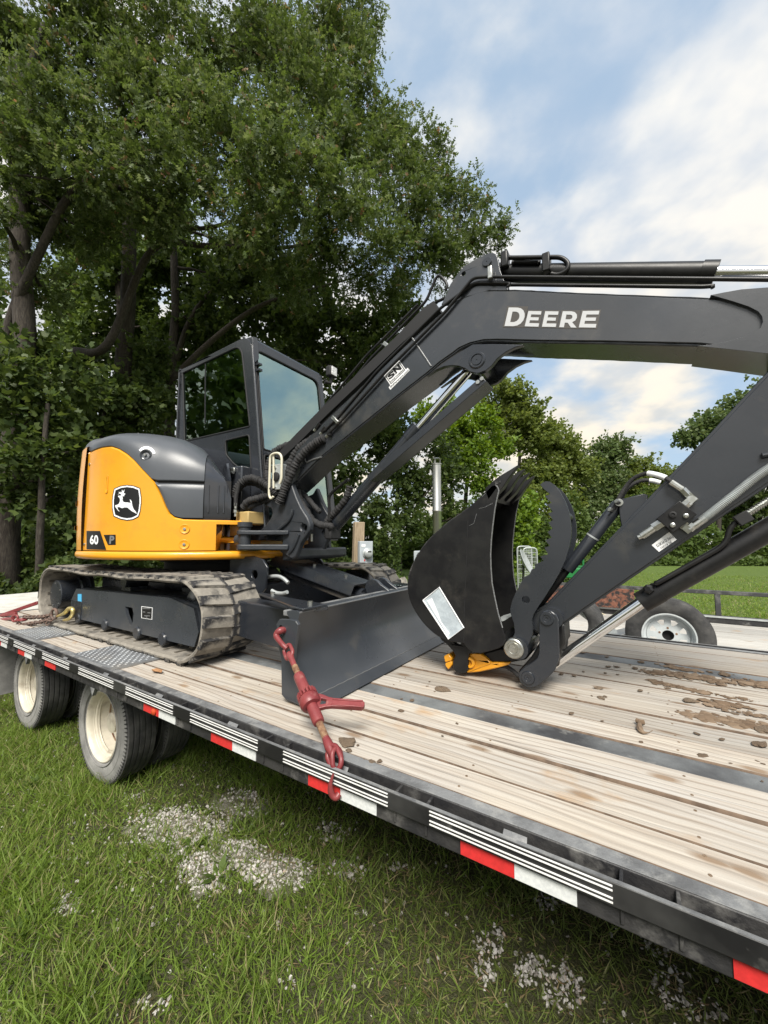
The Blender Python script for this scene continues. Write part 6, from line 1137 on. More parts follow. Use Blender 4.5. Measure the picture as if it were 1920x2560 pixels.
# ------------------------------------------------------------------ chain and lever binder at the back
Zw = zm(0, 1480, 160)
CH = thing('chain', 'rusty doubled chain with yellow hook fastened to the rear of the near track frame', 'chain', tuple(atZ(90, 1560, DK)))
def chain_run(px, ys, pitch, r, parent, m):
    sp_ = spline([atY(u, v, y) for (u, v), y in zip(px, ys)], 16); d = 0; k = 0; nxt = 0; last = sp_[0]
    for i in range(1, len(sp_)):
        d += (sp_[i]-last).length; last = sp_[i]
        if d >= nxt:
            t = (sp_[i]-sp_[i-1]).normalized(); s_ = t.cross(Vector((0, 0, 1))) if k % 2 else Vector((0, 0, 1)); link_ring(sp_[i], t, s_, pitch*1.5, pitch*0.92, r, 20).build('chain_link', m, parent, smooth=70); nxt += pitch; k += 1
chain_run(Zw([(620, 650), (760, 660), (950, 650), (1150, 640), (1330, 590)]), [1.30, 1.31, 1.33, 1.35, 1.37], 0.030, 0.0062, CH, MT['chain'])
chain_run(Zw([(480, 780), (500, 850), (640, 850), (850, 810), (1080, 770), (1300, 720), (1200, 860)]), [1.27, 1.26, 1.28, 1.30, 1.33, 1.35, 1.33], 0.030, 0.0062, CH, MT['chain'])
q = atY(*Zw([(1405, 570)])[0], 1.37); link_ring(q, (0, 0, 1), (1, 0.2, 0), 0.085, 0.075, 0.011).build('master_link', MT['chain'], CH, smooth=70)
gk = [atY(u, v, y) for (u, v), y in zip(Z3([(690, 790), (760, 760), (800, 735), (845, 690), (885, 700), (885, 760), (840, 815), (780, 832)]), [1.38, 1.39, 1.40, 1.41, 1.41, 1.41, 1.40, 1.40])]
MB().tube(spline(gk, 5), [0.010+0.008*math.sin(math.pi*i/35) for i in range(36)], 10).build('slip_hook', MT['gold'], CH, smooth=60)
LV = thing('lever_binder', 'dark red lever binder lying on the deck behind the near track', 'load binder', tuple(atZ(20, 1560, DK)))
p0 = atY(*Zw([(-300, 720)])[0], 1.25); p1 = atY(*Zw([(975, 280)])[0], 1.42)
MB().beam(p0, p1, 0.016, 0.034).build('lever', RR, LV, bevel=0.005)
MB().beam(atY(*Zw([(-200, 640)])[0], 1.27), atY(*Zw([(420, 560)])[0], 1.34), 0.03, 0.030).build('lever_yoke', RR, LV, bevel=0.006)
MB().tube(spline([atY(u, v, 1.26) for u, v in Zw([(-250, 760), (80, 720), (280, 690), (360, 680)])]), [0.018]*10+[0.013]*9, 10).build('binder_rod', RR, LV, smooth=60)
link_ring(atY(*Zw([(390, 680)])[0], 1.265), (1, 0.3, 0.2), (0, 0, 1), 0.075, 0.05, 0.0095).build('binder_link', RR, LV, smooth=70); link_ring(atY(*Zw([(560, 720)])[0], 1.275), (1, 0.3, 0), (0.3, 1, 0), 0.085, 0.05, 0.0095).build('binder_link', RR, LV, smooth=70)
# ------------------------------------------------------------------ mud on the deck
def clod_mesh(seed, flat=0.35, rough=0.28, sub=2):
    bm = bmesh.new(); bmesh.ops.create_icosphere(bm, subdivisions=sub, radius=1); r = random.Random(seed)
    off = Vector((r.random()*9, r.random()*9, r.random()*9))
    from mathutils import noise
    for v in bm.verts:
        d = noise.noise(v.co*1.3+off)*rough*1.6+noise.noise(v.co*3.1+off)*rough; v.co *= 1+d; v.co.z *= flat; v.co.z = max(v.co.z, -flat*0.35)
    me = bpy.data.meshes.new('clod'); bm.to_mesh(me); bm.free(); me.polygons.foreach_set('use_smooth', [False]*len(me.polygons)); return me
Zm_ = zm(1300, 1500, 1920); Zn = zm(600, 1300, 1200)
SEEDS = [clod_mesh(i) for i in range(8)]
def clod(u, v, wpx, mt, label=None, flat=1.0, asp=0.7, grp='mud clods scattered over the planks', name='mud_clod'):
    p = atZ(u, v, DK+0.001); d = (p-CAM).dot(FWD); r = wpx/2*d/F_PX; me = random.choice(SEEDS).copy(); me.materials.clear(); me.materials.append(mt)
    o = bpy.data.objects.new(name, me); COL.objects.link(o); o.location = (p.x, p.y, DK+0.35*0.35*0.7*r*flat); o.rotation_euler = (0, 0, random.uniform(0, 6.28)); o.scale = (r, r*asp, r*flat*0.7)
    tag(o, label or 'small brown mud crumb lying loose on the planks by the bucket', 'mud clod', grp); return o
big = [((740, 1840), 46, 'clay', 'large pale clay lump on the boards beside the binder eye', 1.5, 0.9, 'n'), ((1400, 1170), 38, 'clay', 'square pale clay piece right of the dozer blade near the dark strip', 1.2, 0.8, 'n'), ((915, 1974), 16, 'clay', None, 1, 0.8, 'n')]
for (q, w, m_, lb) in (((740, 1540), 46, 'clay', 'large pale clay lump on the boards beside the binder eye'), ((1400, 1175), 36, 'clay', 'squarish pale clay lump on the boards between blade and bucket'), ((1115, 1318), 16, 'mud', 'small brown clod below the dark strip near the binder handle'), ((1190, 1245), 14, 'mud', 'brown clod resting on the dark deck strip'), ((910, 1670), 18, 'clay', 'flat tan crumb at the rail right of the binder eye'), ((965, 1667), 15, 'mud', 'reddish clod at the rail, rightmost of two'), ((755, 1592), 18, 'clay', 'small clay chip just below the large clay lump')):
    u, v = Zn([q])[0]; clod(u, v, w, MT[m_], lb, 1.2, 0.8, None if lb else 'x')
for (q, w, m_, lb) in (((408, 350), 18, 'mud', 'dark clod standing behind the bucket link'), ((810, 415), 20, 'mud', 'dark clod near the far steel strip, left of the mud trail'), ((1365, 497), 32, 'mud', 'long dark clod lying on the far steel strip'), ((1133, 675), 34, 'clay', 'flat tan mud cake on the middle boards'), ((990, 590), 15, 'mud', 'small dark clod at the left end of the lower mud trail'), ((1225, 1040), 28, 'mud', 'brown mud flake on the boards just above the near strip at right'), ((1350, 930), 17, 'mud', 'small clod right of the curled mud strip'), ((1185, 893), 17, 'mud', 'small tan clod between curled strip and mud trail'), ((1605, 965), 40, 'mud', 'large broken mud flake at the right border of the deck'), ((1625, 870), 48, 'clay', 'broad tan mud slab at the right end of the long trail'), ((525, 590), 26, 'clay', 'pale flat mud smear piece right of the link foot'), ((545, 655), 24, 'clay', 'pale flat mud chip below the link foot'), ((345, 757), 16, 'mud', 'dark clod on the board left of the knot'), ((275, 495), 15, 'mud', 'dark clod closest to the link foot'), ((363, 506), 15, 'clay', 'tan chip beside the clod closest to the link foot'), ((805, 605), 17, 'clay', 'lone tan chip in the middle of the boards')):
    u, v = Zm_([q])[0]; clod(u, v, w, MT[m_], lb, 0.9, 0.65, None)
for q, w in (((580, 380), 12), ((590, 445), 14), ((645, 445), 15), ((735, 430), 8), ((770, 455), 18), ((425, 478), 9), ((570, 487), 10), ((655, 497), 9), ((1270, 480), 16), ((1430, 497), 5), ((860, 618), 5), ((570, 645), 13), ((480, 640), 8), ((992, 747), 6), ((810, 950), 14), ((1408, 1092), 11), ((1625, 1095), 11), ((1585, 1075), 10), ((1430, 760), 20), ((1300, 690), 14), ((1345, 835), 12), ((550, 807), 9), ((377, 650), 6), ((1620, 1210), 8)):
    u, v = Zm_([q])[0]; clod(u, v, w, MT['mud'], None, 0.8, 0.7)
for q, w in (((1295, 1148), 9), ((1117, 1235), 8), ((860, 1655), 10), ((1345, 1185), 7), ((1310, 1115), 6), ((815, 1555), 9), ((1500, 1405), 10), ((1400, 1490), 8)):
    u, v = Zn([q])[0]; clod(u, v, w, MT['mud'], None, 0.8, 0.7)
ORD = 'first second third fourth fifth sixth seventh eighth ninth tenth eleventh twelfth'.split()
rows_ = {}
for o in [o for o in bpy.data.objects if o.name.startswith('mud_clod') and o.get('label', '').startswith('small brown mud crumb lying')]:
    y = o.location.y; k = [i for i, e in enumerate((1.287, 1.472, 1.651, 1.758, 1.901, 2.0935, 2.3055, 2.4905, 2.7035, 2.884, 3.012, 3.221, 3.421, 9)) if y < e][0]
    nm = {3: 'on the near steel strip', 10: 'on the far steel strip'}.get(k) or 'on the %s board from the near rail' % ORD[k-(k > 3)-(k > 10)]; rows_.setdefault(nm, []).append(o)
for nm, L_ in rows_.items():
    L_.sort(key=lambda o: to_px(o.location)[0])
    for i, o in enumerate(L_): o['label'] = 'small mud crumb '+nm+(', %s from left' % ORD[i] if len(L_) > 1 else '')
# curled strip of mud
cs_ = [atZ(u, v, DK+0.012) for u, v in Zm_([(780, 805), (805, 815), (830, 818)])]; c2_ = [atZ(u, v, DK+0.010) for u, v in Zm_([(800, 820), (800, 855), (815, 880), (850, 888), (885, 875)])]
mb = MB(); mb.tube(spline(cs_), 0.010, 7); mb.tube(spline(c2_), [0.006+0.005*math.sin(i*0.22) for i in range(25)], 7); o = mb.build('curled_mud_strip', MT['mud']); tag(o, 'hook-shaped curl of dried mud on the middle boards', 'mud clod')
# trails of crushed mud: too many crumbs to count
def crumbs(px, n, w, size):
    V = []; Fc = []; base = clod_mesh(3, 0.8, 0.3, 1); bv = np.empty(len(base.vertices)*3); base.vertices.foreach_get('co', bv); bv = bv.reshape(-1, 3); bf = np.array([p.vertices[:] for p in base.polygons])
    P = [atZ(u, v, DK) for u, v in px]; L = [0]
    for i in range(1, len(P)): L.append(L[-1]+(P[i]-P[i-1]).length)
    for k in range(n):
        s = random.random()*L[-1]; i = max(j for j in range(len(L)) if L[j] <= s); i = min(i, len(P)-2); t = (s-L[i])/max(L[i+1]-L[i], 1e-6); p = lerp(P[i], P[i+1], t)
        r = size*0.75*random.lognormvariate(0, 0.55); a = random.uniform(0, 6.28); q = bv*r*np.array([1.8, 1.35, 0.28]); ca, sa = math.cos(a), math.sin(a)
        q = np.stack([q[:, 0]*ca-q[:, 1]*sa, q[:, 0]*sa+q[:, 1]*ca, q[:, 2]], 1)+np.array([p.x+random.gauss(0, w*2.4), p.y+random.gauss(0, w*1.6), DK+r*0.06]); Fc.append(bf+len(V)*len(bv)); V.append(q)
    V = np.concatenate(V); Fc = np.concatenate(Fc); me = bpy.data.meshes.new('mud_crumbs'); me.from_pydata(V.tolist(), [], Fc.tolist()); return me
ALLC = []
for px, n, w, s in ((Zm_([(860, 480), (940, 490), (1010, 485)]), 140, 0.010, 0.0075), (Zm_([(965, 440), (1060, 455), (1180, 475)]), 150, 0.010, 0.007), (Zm_([(1030, 500), (1130, 505), (1230, 520), (1330, 548)]), 330, 0.016, 0.007), (Zm_([(860, 535), (930, 550), (1000, 572)]), 130, 0.008, 0.0065), (Zm_([(1050, 575), (1130, 598), (1260, 620)]), 150, 0.008, 0.0065), (Zm_([(1520, 560), (1600, 560), (1690, 575)]), 230, 0.020, 0.0075), (Zm_([(1270, 705), (1350, 695), (1460, 705)]), 170, 0.011, 0.006), (Zm_([(1120, 765), (1250, 785), (1400, 815), (1520, 835), (1659, 860)]), 330, 0.014, 0.008), (Zm_([(1480, 750), (1560, 765), (1659, 785)]), 80, 0.008, 0.006), (Zm_([(1390, 650), (1480, 660), (1560, 672)]), 40, 0.008, 0.005)):
    me = crumbs(px, n, w, s); link('mud_trail', me, MT['crumb']); o = bpy.data.objects[-1] if False else None
    ALLC.append(me)
for o in [o for o in bpy.data.objects if o.name.startswith('mud_trail')]: o['kind'] = 'stuff'; o['label'] = 'trail of crushed brown mud crumbs on the planks'
# fallen leaf on the first board
p = atZ(*zm(300, 1600, 460)([(950, 805)])[0], DK+0.008); lf = [(0.05, 0, 0), (0.03, 0.018, 0.006), (0.0, 0.022, 0.003), (-0.03, 0.014, 0.007), (-0.05, 0, 0.002), (-0.028, -0.016, 0.006), (0.002, -0.020, 0.004), (0.03, -0.014, 0.007)]
mb = MB(); mb.add([p+Vector(q) for q in lf]+[p+Vector((0, 0, -0.004))], [(i, (i+1) % 8, 8) for i in range(8)]); o = mb.build('fallen_leaf', MT['brown_leaf'], smooth=0); tag(o, 'dry brown leaf on the first board beside the near track', 'leaf')
# ------------------------------------------------------------------ things behind the trailers
pb = atD(893, 1430, 6.6); PX, PY = pb.x, pb.y; fv = Vector((CAM.x-PX, CAM.y-PY, 0)).normalized()
MP = thing('meter_post', 'rough wooden post with a grey electric meter box behind the far track', 'post', (PX, PY, 0))
pw = 0.085; ax_ = Vector((0.62, 0.78, 0)); ay_ = Vector((0.78, -0.62, 0)); zt = atD(890, 1305, 6.6).z
MB().obox((PX, PY, zt/2), ax_, ay_, (0.03, 0, 1), pw, pw*0.9, zt/2).build('post', MT['post_wood'], MP, bevel=0.01)
bz1 = atD(915, 1353, 6.5).z; bz0 = bz1-0.42; bc_ = atD(913, 1370, 6.45)
mbx = MB().obox((bc_.x, bc_.y, (bz0+bz1)/2), ax_, ay_, (0, 0, 1), 0.112, 0.065, (bz1-bz0)/2).build('meter_box', MT['meter_grey'], MP, bevel=0.006)
fc_ = Vector((bc_.x, bc_.y, lerp(bz0, bz1, 0.52)))+ay_*0.066
MB().lathe(fc_+ax_*0.02, ay_, [(0.085, 0), (0.085, 0.02), (0.07, 0.03), (0.066, 0.075), (0.045, 0.09), (0, 0.092)], 28).build('meter_dial', MT['galv'], mbx, smooth=40)
MB().obox(fc_+ax_*0.03+ay_*0.088+Vector((0, 0, 0.03)), ax_, ay_, (0, 0, 1), 0.03, 0.004, 0.012).build('meter_display', MT['gasket'], mbx); MB().obox(fc_-ax_*0.05+Vector((0, 0, 0.13)), ax_, ay_, (0, 0, 1), 0.035, 0.003, 0.02).build('box_label', MT['sticker_white'], mbx); MB().obox(fc_-ax_*0.03+Vector((0, 0, -0.11)), ax_, ay_, (0, 0, 1), 0.010, 0.006, 0.014).build('red_seal', MT['tape_red'], mbx)
for dz in (0.10, 0.30): MB().obox((PX, PY, zt-dz), ax_, ay_, (0, 0, 1), 0.022, pw*0.9+0.004, 0.012).build('post_tag', MT['galv'], MP)
fp = atD(1093, 1330, 11.0); ft = atD(1092, 1160, 11.0).z
FL = thing('flue_pipe', 'tall shiny stainless flue pipe with rain cap standing at the wood edge', 'chimney', (fp.x, fp.y, 0))
MB().lathe((fp.x, fp.y, 0), (0, 0, 1), [(0.125, 0.3), (0.125, 2.55), (0.13, 2.56), (0.13, 2.60), (0.125, 2.61), (0.125, ft), (0.15, ft+0.01), (0.15, ft+0.03), (0.10, ft+0.04)], 32).build('pipe', MT['stainless'], FL, smooth=40)
for a in (0.6, 2.7, 4.8): MB().box(fp.x+0.1*math.cos(a)-0.012, fp.x+0.1*math.cos(a)+0.012, fp.y+0.1*math.sin(a)-0.012, fp.y+0.1*math.sin(a)+0.012, ft+0.03, ft+0.17).build('cap_strut', MT['stainless'], FL)
MB().lathe((fp.x, fp.y, ft+0.17), (0, 0, 1), [(0, -0.005), (0.15, -0.005), (0.155, 0.0), (0.08, 0.03), (0, 0.04)], 32).build('rain_cap', MT['stainless'], FL)
MB().box(fp.x-0.55, fp.x+0.55, fp.y-0.4, fp.y+0.7, 0, 1.45).build('furnace_cabinet', MT['meter_grey'], FL, bevel=0.02)
# wire gate panels and dish seen between bucket and thumb
def gate(u0, u1, v0, v1, D, lb):
    a = atD(u0, v1, D); b = atD(u1, v1, D); zt = atD(u0, v0, D).z; a.z = b.z = 0
    G = thing('wire_gate', lb, 'gate panel', tuple(a), 'wire gate panels leaning by the lawn'); d = (b-a)
    MB().tube(rounded([a+Vector((0, 0, 0.1)), a+Vector((0, 0, zt)), b+Vector((0, 0, zt)), b+Vector((0, 0, 0.1))], 0.12, 5)+[a+Vector((0, 0, 0.1))], 0.022, 8).build('gate_frame', MT['galv'], G, smooth=60)
    for i in range(1, 9): p = lerp(a, b, i/9); MB().tube([p+Vector((0, 0, 0.1)), p+Vector((0, 0, zt))], 0.005, 5).build('gate_wire', MT['galv'], G)
    for i in range(1, 10): z = lerp(0.1, zt, i/10); MB().tube([a+Vector((0, 0, z)), b+Vector((0, 0, z))], 0.005, 5).build('gate_wire', MT['galv'], G)
gate(1294, 1330, 1366, 1415, 12.5, 'rear galvanised wire gate panel seen between bucket and thumb'); gate(1309, 1343, 1370, 1410, 11.8, 'front galvanised wire gate panel with rounded corners beside the thumb')
dc = atD(1313, 1407, 10.5); dn = (RIGHT*0.80+UP*0.42-FWD*0.42).normalized()
DS = thing('dish_antenna', 'pale grey satellite dish tipped on edge behind the thumb', 'dish', (dc.x, dc.y, 0))
MB().lathe(dc, dn, [(0, -0.06), (0.12, -0.05), (0.26, -0.01), (0.36, 0.04), (0.375, 0.045), (0.36, 0.055), (0.2, 0.0), (0, -0.03)], 40).build('reflector', MT['galv'], DS, smooth=50); MB().tube([dc-dn*0.05, dc-dn*0.1+Vector((0, 0, -dc.z))], 0.03, 8).build('dish_mast', MT['rail_worn'], DS)
# green mower implement
g0_ = atD(1425, 1425, 11.5); IM = thing('mower_implement', 'green painted farm implement standing on the lawn behind the thumb', 'implement', (g0_.x, g0_.y, 0))
zz = g0_.z; MB().obox((g0_.x, g0_.y, zz-0.06), RIGHT, FWD_H, (0, 0, 1), 0.75, 0.45, 0.14).build('deck', MT['green_paint'], IM, bevel=0.03); MB().obox((g0_.x, g0_.y, zz+0.10), RIGHT, FWD_H, (0, 0, 1), 0.80, 0.06, 0.03).build('cross_tube', MT['green_paint'], IM, bevel=0.02)
for dx_ in (-0.35, 0.05, 0.4): p = Vector((g0_.x, g0_.y, 0))+RIGHT*dx_; MB().tube([p+Vector((0, 0, zz)), p+Vector((0, 0, zz+0.42))], 0.03, 8).build('upright', MT['green_paint'], IM)
for dx_ in (-0.6, 0.6): p = Vector((g0_.x, g0_.y, 0.22))+RIGHT*dx_; MB().lathe(p-FWD_H*0.08, FWD_H, tyre_prof(0.22, 0.14, 0.11), 24).build('wheel', MT['tyre'], IM)
# stones at the wood edge
for i, (u, v, w, lb) in enumerate(((1006, 1425, 46, 'tall weathered stone behind the far track end'), (1018, 1478, 40, 'low grey stone right under the tall weathered stone'), (985, 1488, 34, 'small mossy stone beside the far end of the blade'), (1040, 1490, 30, 'rightmost small stone between blade and bucket'))):
    p = atD(u, v, 7.6); r = w/2*7.6/F_PX; me = clod_mesh(20+i, 0.9, 0.12, 3); me.materials.append(MT['field_stone']); o = bpy.data.objects.new('field_stone', me); COL.objects.link(o); o.location = (p.x, p.y, 0.05); o.scale = (r*1.1, r, max(r, p.z*0.95)); tag(o, lb, 'stone', 'field stones at the wood edge')
# ------------------------------------------------------------------ foliage
OAK_V = np.array([(0, 0, 0), (0.34, 0, 0.03), (0.64, 0, 0.03), (1, 0, -0.06), (0.34, 0.24, -0.02), (0.66, 0.36, -0.06), (0.92, 0.19, -0.05), (0.34, -0.24, -0.02), (0.66, -0.36, -0.06), (0.92, -0.19, -0.05)]); OAK_F = np.array([(0, 1, 4), (1, 2, 5), (2, 3, 6), (1, 0, 7), (2, 1, 8), (3, 2, 9)])
LF_V = np.array([(0, 0, 0), (0.45, 0.30, -0.05), (1, 0, -0.08), (0.45, -0.30, -0.05)]); LF_F = np.array([(0, 2, 1), (0, 3, 2)])
TU_V = np.array([(0, 0, 0), (0.5, 0.42, 0.05), (1.0, 0.15, -0.1), (0.55, -0.1, 0), (0.6, -0.48, 0.06), (0.1, -0.4, -0.04)]); TU_F = np.array([(0, 1, 3), (1, 2, 3), (0, 3, 5), (3, 4, 5)])
def unit(a): return a/np.maximum(np.linalg.norm(a, axis=1, keepdims=True), 1e-9)
def leaves(P, D, Nn, L, W, T, Fc, name):
    D = unit(D); S = unit(np.cross(Nn, D)); N2 = np.cross(D, S); k = len(T); n = len(P)
    V = P[:, None, :]+D[:, None, :]*(T[None, :, 0, None]*L[:, None, None])+S[:, None, :]*(T[None, :, 1, None]*W[:, None, None])+N2[:, None, :]*(T[None, :, 2, None]*L[:, None, None])
    F_ = (np.arange(n)[:, None, None]*k+Fc[None]).reshape(-1, 3); me = bpy.data.meshes.new(name); me.vertices.add(n*k); me.vertices.foreach_set('co', V.reshape(-1)); m = len(F_)
    me.loops.add(m*3); me.loops.foreach_set('vertex_index', F_.reshape(-1).astype(np.int32)); me.polygons.add(m); me.polygons.foreach_set('loop_start', np.arange(0, m*3, 3, dtype=np.int32)); me.polygons.foreach_set('loop_total', np.full(m, 3, dtype=np.int32)); me.update(calc_edges=True); return me
TRI = [0]
def crown_mesh(lobes, leaf, cover, T, Fc, name, per=9, spread=0.34, twig=0.5, aspect=1.0, shellp=0.5):
    PP = []; DD = []; NN = []; LL = []; subs = []
    for c_, R in lobes:
        R = np.array(R if hasattr(R, '__len__') else (R, R, R*0.85)); Rm = R.mean(); M_ = 16
        d = unit(rng.normal(size=(M_, 3))); rad = rng.random((M_, 1))**shellp; sc_ = np.array(c_)+d*R*rad*0.82; subs.append((np.array(c_), sc_))
        n_leaf = int(cover*math.pi*Rm*Rm/(leaf*leaf*0.36)); nt_ = max(8, n_leaf//per)
        idx = rng.integers(0, M_, nt_); a = sc_[idx]+rng.normal(size=(nt_, 3))*R*spread*0.55
        out = unit(a-np.array(c_))+rng.normal(size=(nt_, 3))*0.55; out[:, 2] -= 0.05; out = unit(out)
        t = rng.random((nt_, per, 1)); p = a[:, None, :]+out[:, None, :]*(t-0.4)*twig*leaf*6+rng.normal(size=(nt_, per, 3))*leaf*0.35
        ld = out[:, None, :]*0.8+rng.normal(size=(nt_, per, 3))*0.75; ld[..., 2] -= 0.12; nn = rng.normal(size=(nt_, per, 3))*0.6; nn[..., 2] += 0.75
        PP.append(p.reshape(-1, 3)); DD.append(ld.reshape(-1, 3)); NN.append(nn.reshape(-1, 3)); LL.append(leaf*rng.uniform(0.65, 1.2, nt_*per))
    P = np.concatenate(PP); D = np.concatenate(DD); Nn = np.concatenate(NN); L = np.concatenate(LL); TRI[0] += len(P)*len(Fc)
    return leaves(P, D, Nn, L, L*aspect, T, Fc, name), subs
def wig(a, b, n, amp, sag=0.0):
    a = Vector(a); b = Vector(b); L = (b-a).length; out = []; o = Vector((0, 0, 0))
    for i in range(n+1):
        t = i/n; o += Vector((random.gauss(0, 1), random.gauss(0, 1), random.gauss(0, 0.7)))*amp*L/n; out.append(lerp(a, b, t)+o*math.sin(math.pi*t)+Vector((0, 0, sag*L*math.sin(math.pi*t))))
    return out
def make_tree(name, label, base, trunk_top, r0, lobes_px, leaf, cover, lm, T=LF_V, Fc=LF_F, cat='tree', group=None, limb_r=0.06, twigs=True, extra=(), per=9, twig=0.5, aspect=1.0, spread=0.34, sub_twigs=5):
    base = Vector(base); R = thing(name, label, cat, tuple(base), group); lobes = []
    for l in lobes_px:
        u, v, D, rp = l[:4]; c_ = atD(u, v, D); r = rp*D/F_PX; lobes.append((tuple(c_), (r, r, r*(l[4] if len(l) > 4 else 0.85))))
    me, subs = crown_mesh(lobes, leaf, cover, T, Fc, 'crown', per, spread, twig, aspect); link('crown', me, MT[lm], R)
    mb = MB(); top = Vector(trunk_top); tp = wig(base-Vector((0, 0, 0.1)), top, 8, 0.06); mb.tube(tp, [r0*(1.25 if i == 0 else 1-0.5*i/8) for i in range(9)], 10, mi=0)
    # boughs: every lobe hangs on the nearest part of what has already grown
    nodes = [(tp[j], 0.0, r0*(1-0.5*j/8)*0.75) for j in range(3, 9)]
    for c_, sc_ in sorted(subs, key=lambda q: (Vector(q[0])-top).length):
        cv_ = Vector(c_); p0, pl, pr_ = min(nodes, key=lambda q: (q[0]-cv_).length*(1.0+0.9*max(0, (cv_-q[0]).normalized().z-0.75)*4)+0.30*q[1]); L_ = (cv_-p0).length; rr0 = min(limb_r, pr_*0.8); pth = wig(p0, cv_, 8, 0.16, 0.05)
        mb.tube(pth, [lerp(rr0, rr0*0.5, i/8) for i in range(9)], 6); nodes.append((cv_, pl+L_, rr0*0.5)); nodes.append((pth[4], pl+L_*0.5, rr0*0.7))
        if twigs:
            for q in sc_[:sub_twigs]: j = random.randint(3, 8); mb.tube(wig(pth[j], q, 4, 0.14), [lerp(min(rr0*0.35, 0.02), 0.004, i/4) for i in range(5)], 4)
    for px, rs in extra:
        pts = spline([atD(u, v, d) for u, v, d in px], 6); n = len(pts); mb.tube(pts, [lerp(rs[0], rs[1], i/(n-1)) for i in range(n)], 10)
    mb.build('trunk', MT['bark'], R, smooth=60, fix=False); return R
def G(u, D): p = atD(u, 1400, D); return Vector((p.x, p.y, 0))
def scale_px(L): return [(a*1.1573, b*1.1573, c_, d*1.1573)+tuple(e) for a, b, c_, d, *e in L]
# the broad oak whose boughs hang over the machine
make_tree('oak_tree', 'broad oak whose leafy boughs spread above the cab and boom', G(300, 14.5), atD(330, 330, 14.0), 0.36, scale_px(
    [(600, 30, 14, 130), (720, 70, 14.5, 100), (480, 90, 13, 120), (765, 20, 15, 75), (640, 170, 13.5, 130), (760, 180, 14.5, 95), (830, 250, 14.5, 70), (700, 300, 13, 120), (820, 330, 14, 85), (900, 320, 14.5, 75), (560, 260, 12, 120),
     (930, 410, 14.5, 75), (1000, 440, 15, 60), (860, 420, 13.5, 90), (720, 430, 12, 100), (600, 400, 11, 110), (480, 330, 11.5, 110), (1020, 515, 15, 55), (940, 520, 14, 75), (1065, 500, 15, 36), (830, 530, 13, 85), (700, 540, 12.5, 90), (560, 520, 11.5, 100), (880, 610, 14, 60), (770, 620, 14, 60), (400, 220, 12, 110), (640, 620, 13, 60), (985, 590, 15.5, 55), (910, 560, 15, 55), (600, 330, 9.0, 60), (690, 390, 9.2, 62), (640, 450, 9.4, 60), (770, 440, 9.8, 60), (520, 330, 8.8, 55), (560, 420, 9.2, 50), (1085, 520, 15.3, 24), (1045, 440, 15.2, 24), (965, 330, 14.8, 24)]),
    0.20, 4.6, 'leaf_oak', OAK_V, OAK_F, limb_r=0.085, group='oaks along the wood edge', twig=0.42, sub_twigs=6,
    extra=[([(180, 880, 13), (270, 860, 12.5), (380, 625, 12.5), (520, 615, 12), (700, 620, 12), (800, 600, 12.4)], (0.15, 0.03)), ([(400, 980, 15), (520, 860, 14.5), (640, 770, 14), (760, 730, 14), (900, 690, 14.5)], (0.13, 0.03)), ([(250, 470, 13), (420, 560, 12), (560, 560, 11.6), (700, 470, 11.6), (760, 380, 12)], (0.08, 0.02))])
make_tree('oak_tree', 'old oak at the left border with dark leaning trunk', G(20, 11.0), atD(40, 150, 11.0), 0.34, scale_px(
    [(60, 60, 11.5, 120), (200, 40, 12, 120), (330, 60, 13, 120), (30, 230, 10.5, 100), (150, 250, 10.5, 110), (280, 200, 11.5, 110), (60, 420, 11, 80), (190, 380, 10, 95), (330, 350, 10.5, 95), (90, 620, 11.5, 70), (230, 520, 11.5, 75), (120, 500, 12, 70), (330, 470, 11, 80), (420, 420, 11, 80), (110, 140, 12, 100), (240, 130, 12.5, 100), (380, 150, 13, 100), (30, 330, 11, 80), (120, 340, 11.5, 80), (250, 300, 12, 90), (400, 300, 12.5, 90), (290, 420, 12, 75), (150, 440, 12, 70), (40, 520, 12, 70), (10, 120, 12, 90), (30, 290, 9.6, 50), (75, 330, 9.8, 45), (20, 380, 9.8, 45), (60, 250, 9.8, 45), (10, 460, 10, 45)]),
    0.20, 4.4, 'leaf_oak', OAK_V, OAK_F, limb_r=0.08, group='oaks along the wood edge', twig=0.42, sub_twigs=6,
    extra=[([(8, 900, 11.0), (30, 790, 10.9), (90, 650, 10.6), (190, 470, 10.4), (300, 470, 10.6), (420, 520, 11)], (0.14, 0.05)), ([(10, 320, 10.9), (70, 180, 11), (110, 60, 11.2)], (0.10, 0.06))])
make_tree('forest_tree', 'tall grey-barked tree with forked trunk behind the hood', G(310, 17.5), atD(300, 620, 17.5), 0.26, scale_px([(240, 620, 18, 80), (330, 560, 18, 80), (420, 600, 19, 75), (300, 700, 19, 70), (200, 740, 19, 70), (420, 700, 18, 70), (360, 760, 18, 60), (250, 560, 19, 60), (150, 620, 20, 70), (140, 480, 20, 80), (250, 450, 20, 80), (380, 460, 20, 80)]), 0.26, 5.5, 'leaf_mid', TU_V, TU_F, group='trees in the left wood', limb_r=0.06)
make_tree('forest_tree', 'leaning dark tree standing just left of the cab roof', G(400, 16.5), atD(430, 560, 16.5), 0.27, scale_px([(500, 620, 17, 80), (450, 720, 17, 75), (580, 680, 17, 80), (540, 560, 18, 80), (650, 600, 18, 80), (640, 730, 17, 70), (700, 690, 17.5, 60)]), 0.25, 5.0, 'leaf_dark', TU_V, TU_F, group='trees in the left wood', limb_r=0.07, extra=[([(440, 900, 16.5), (480, 790, 16.4), (560, 690, 16.4)], (0.13, 0.06))])
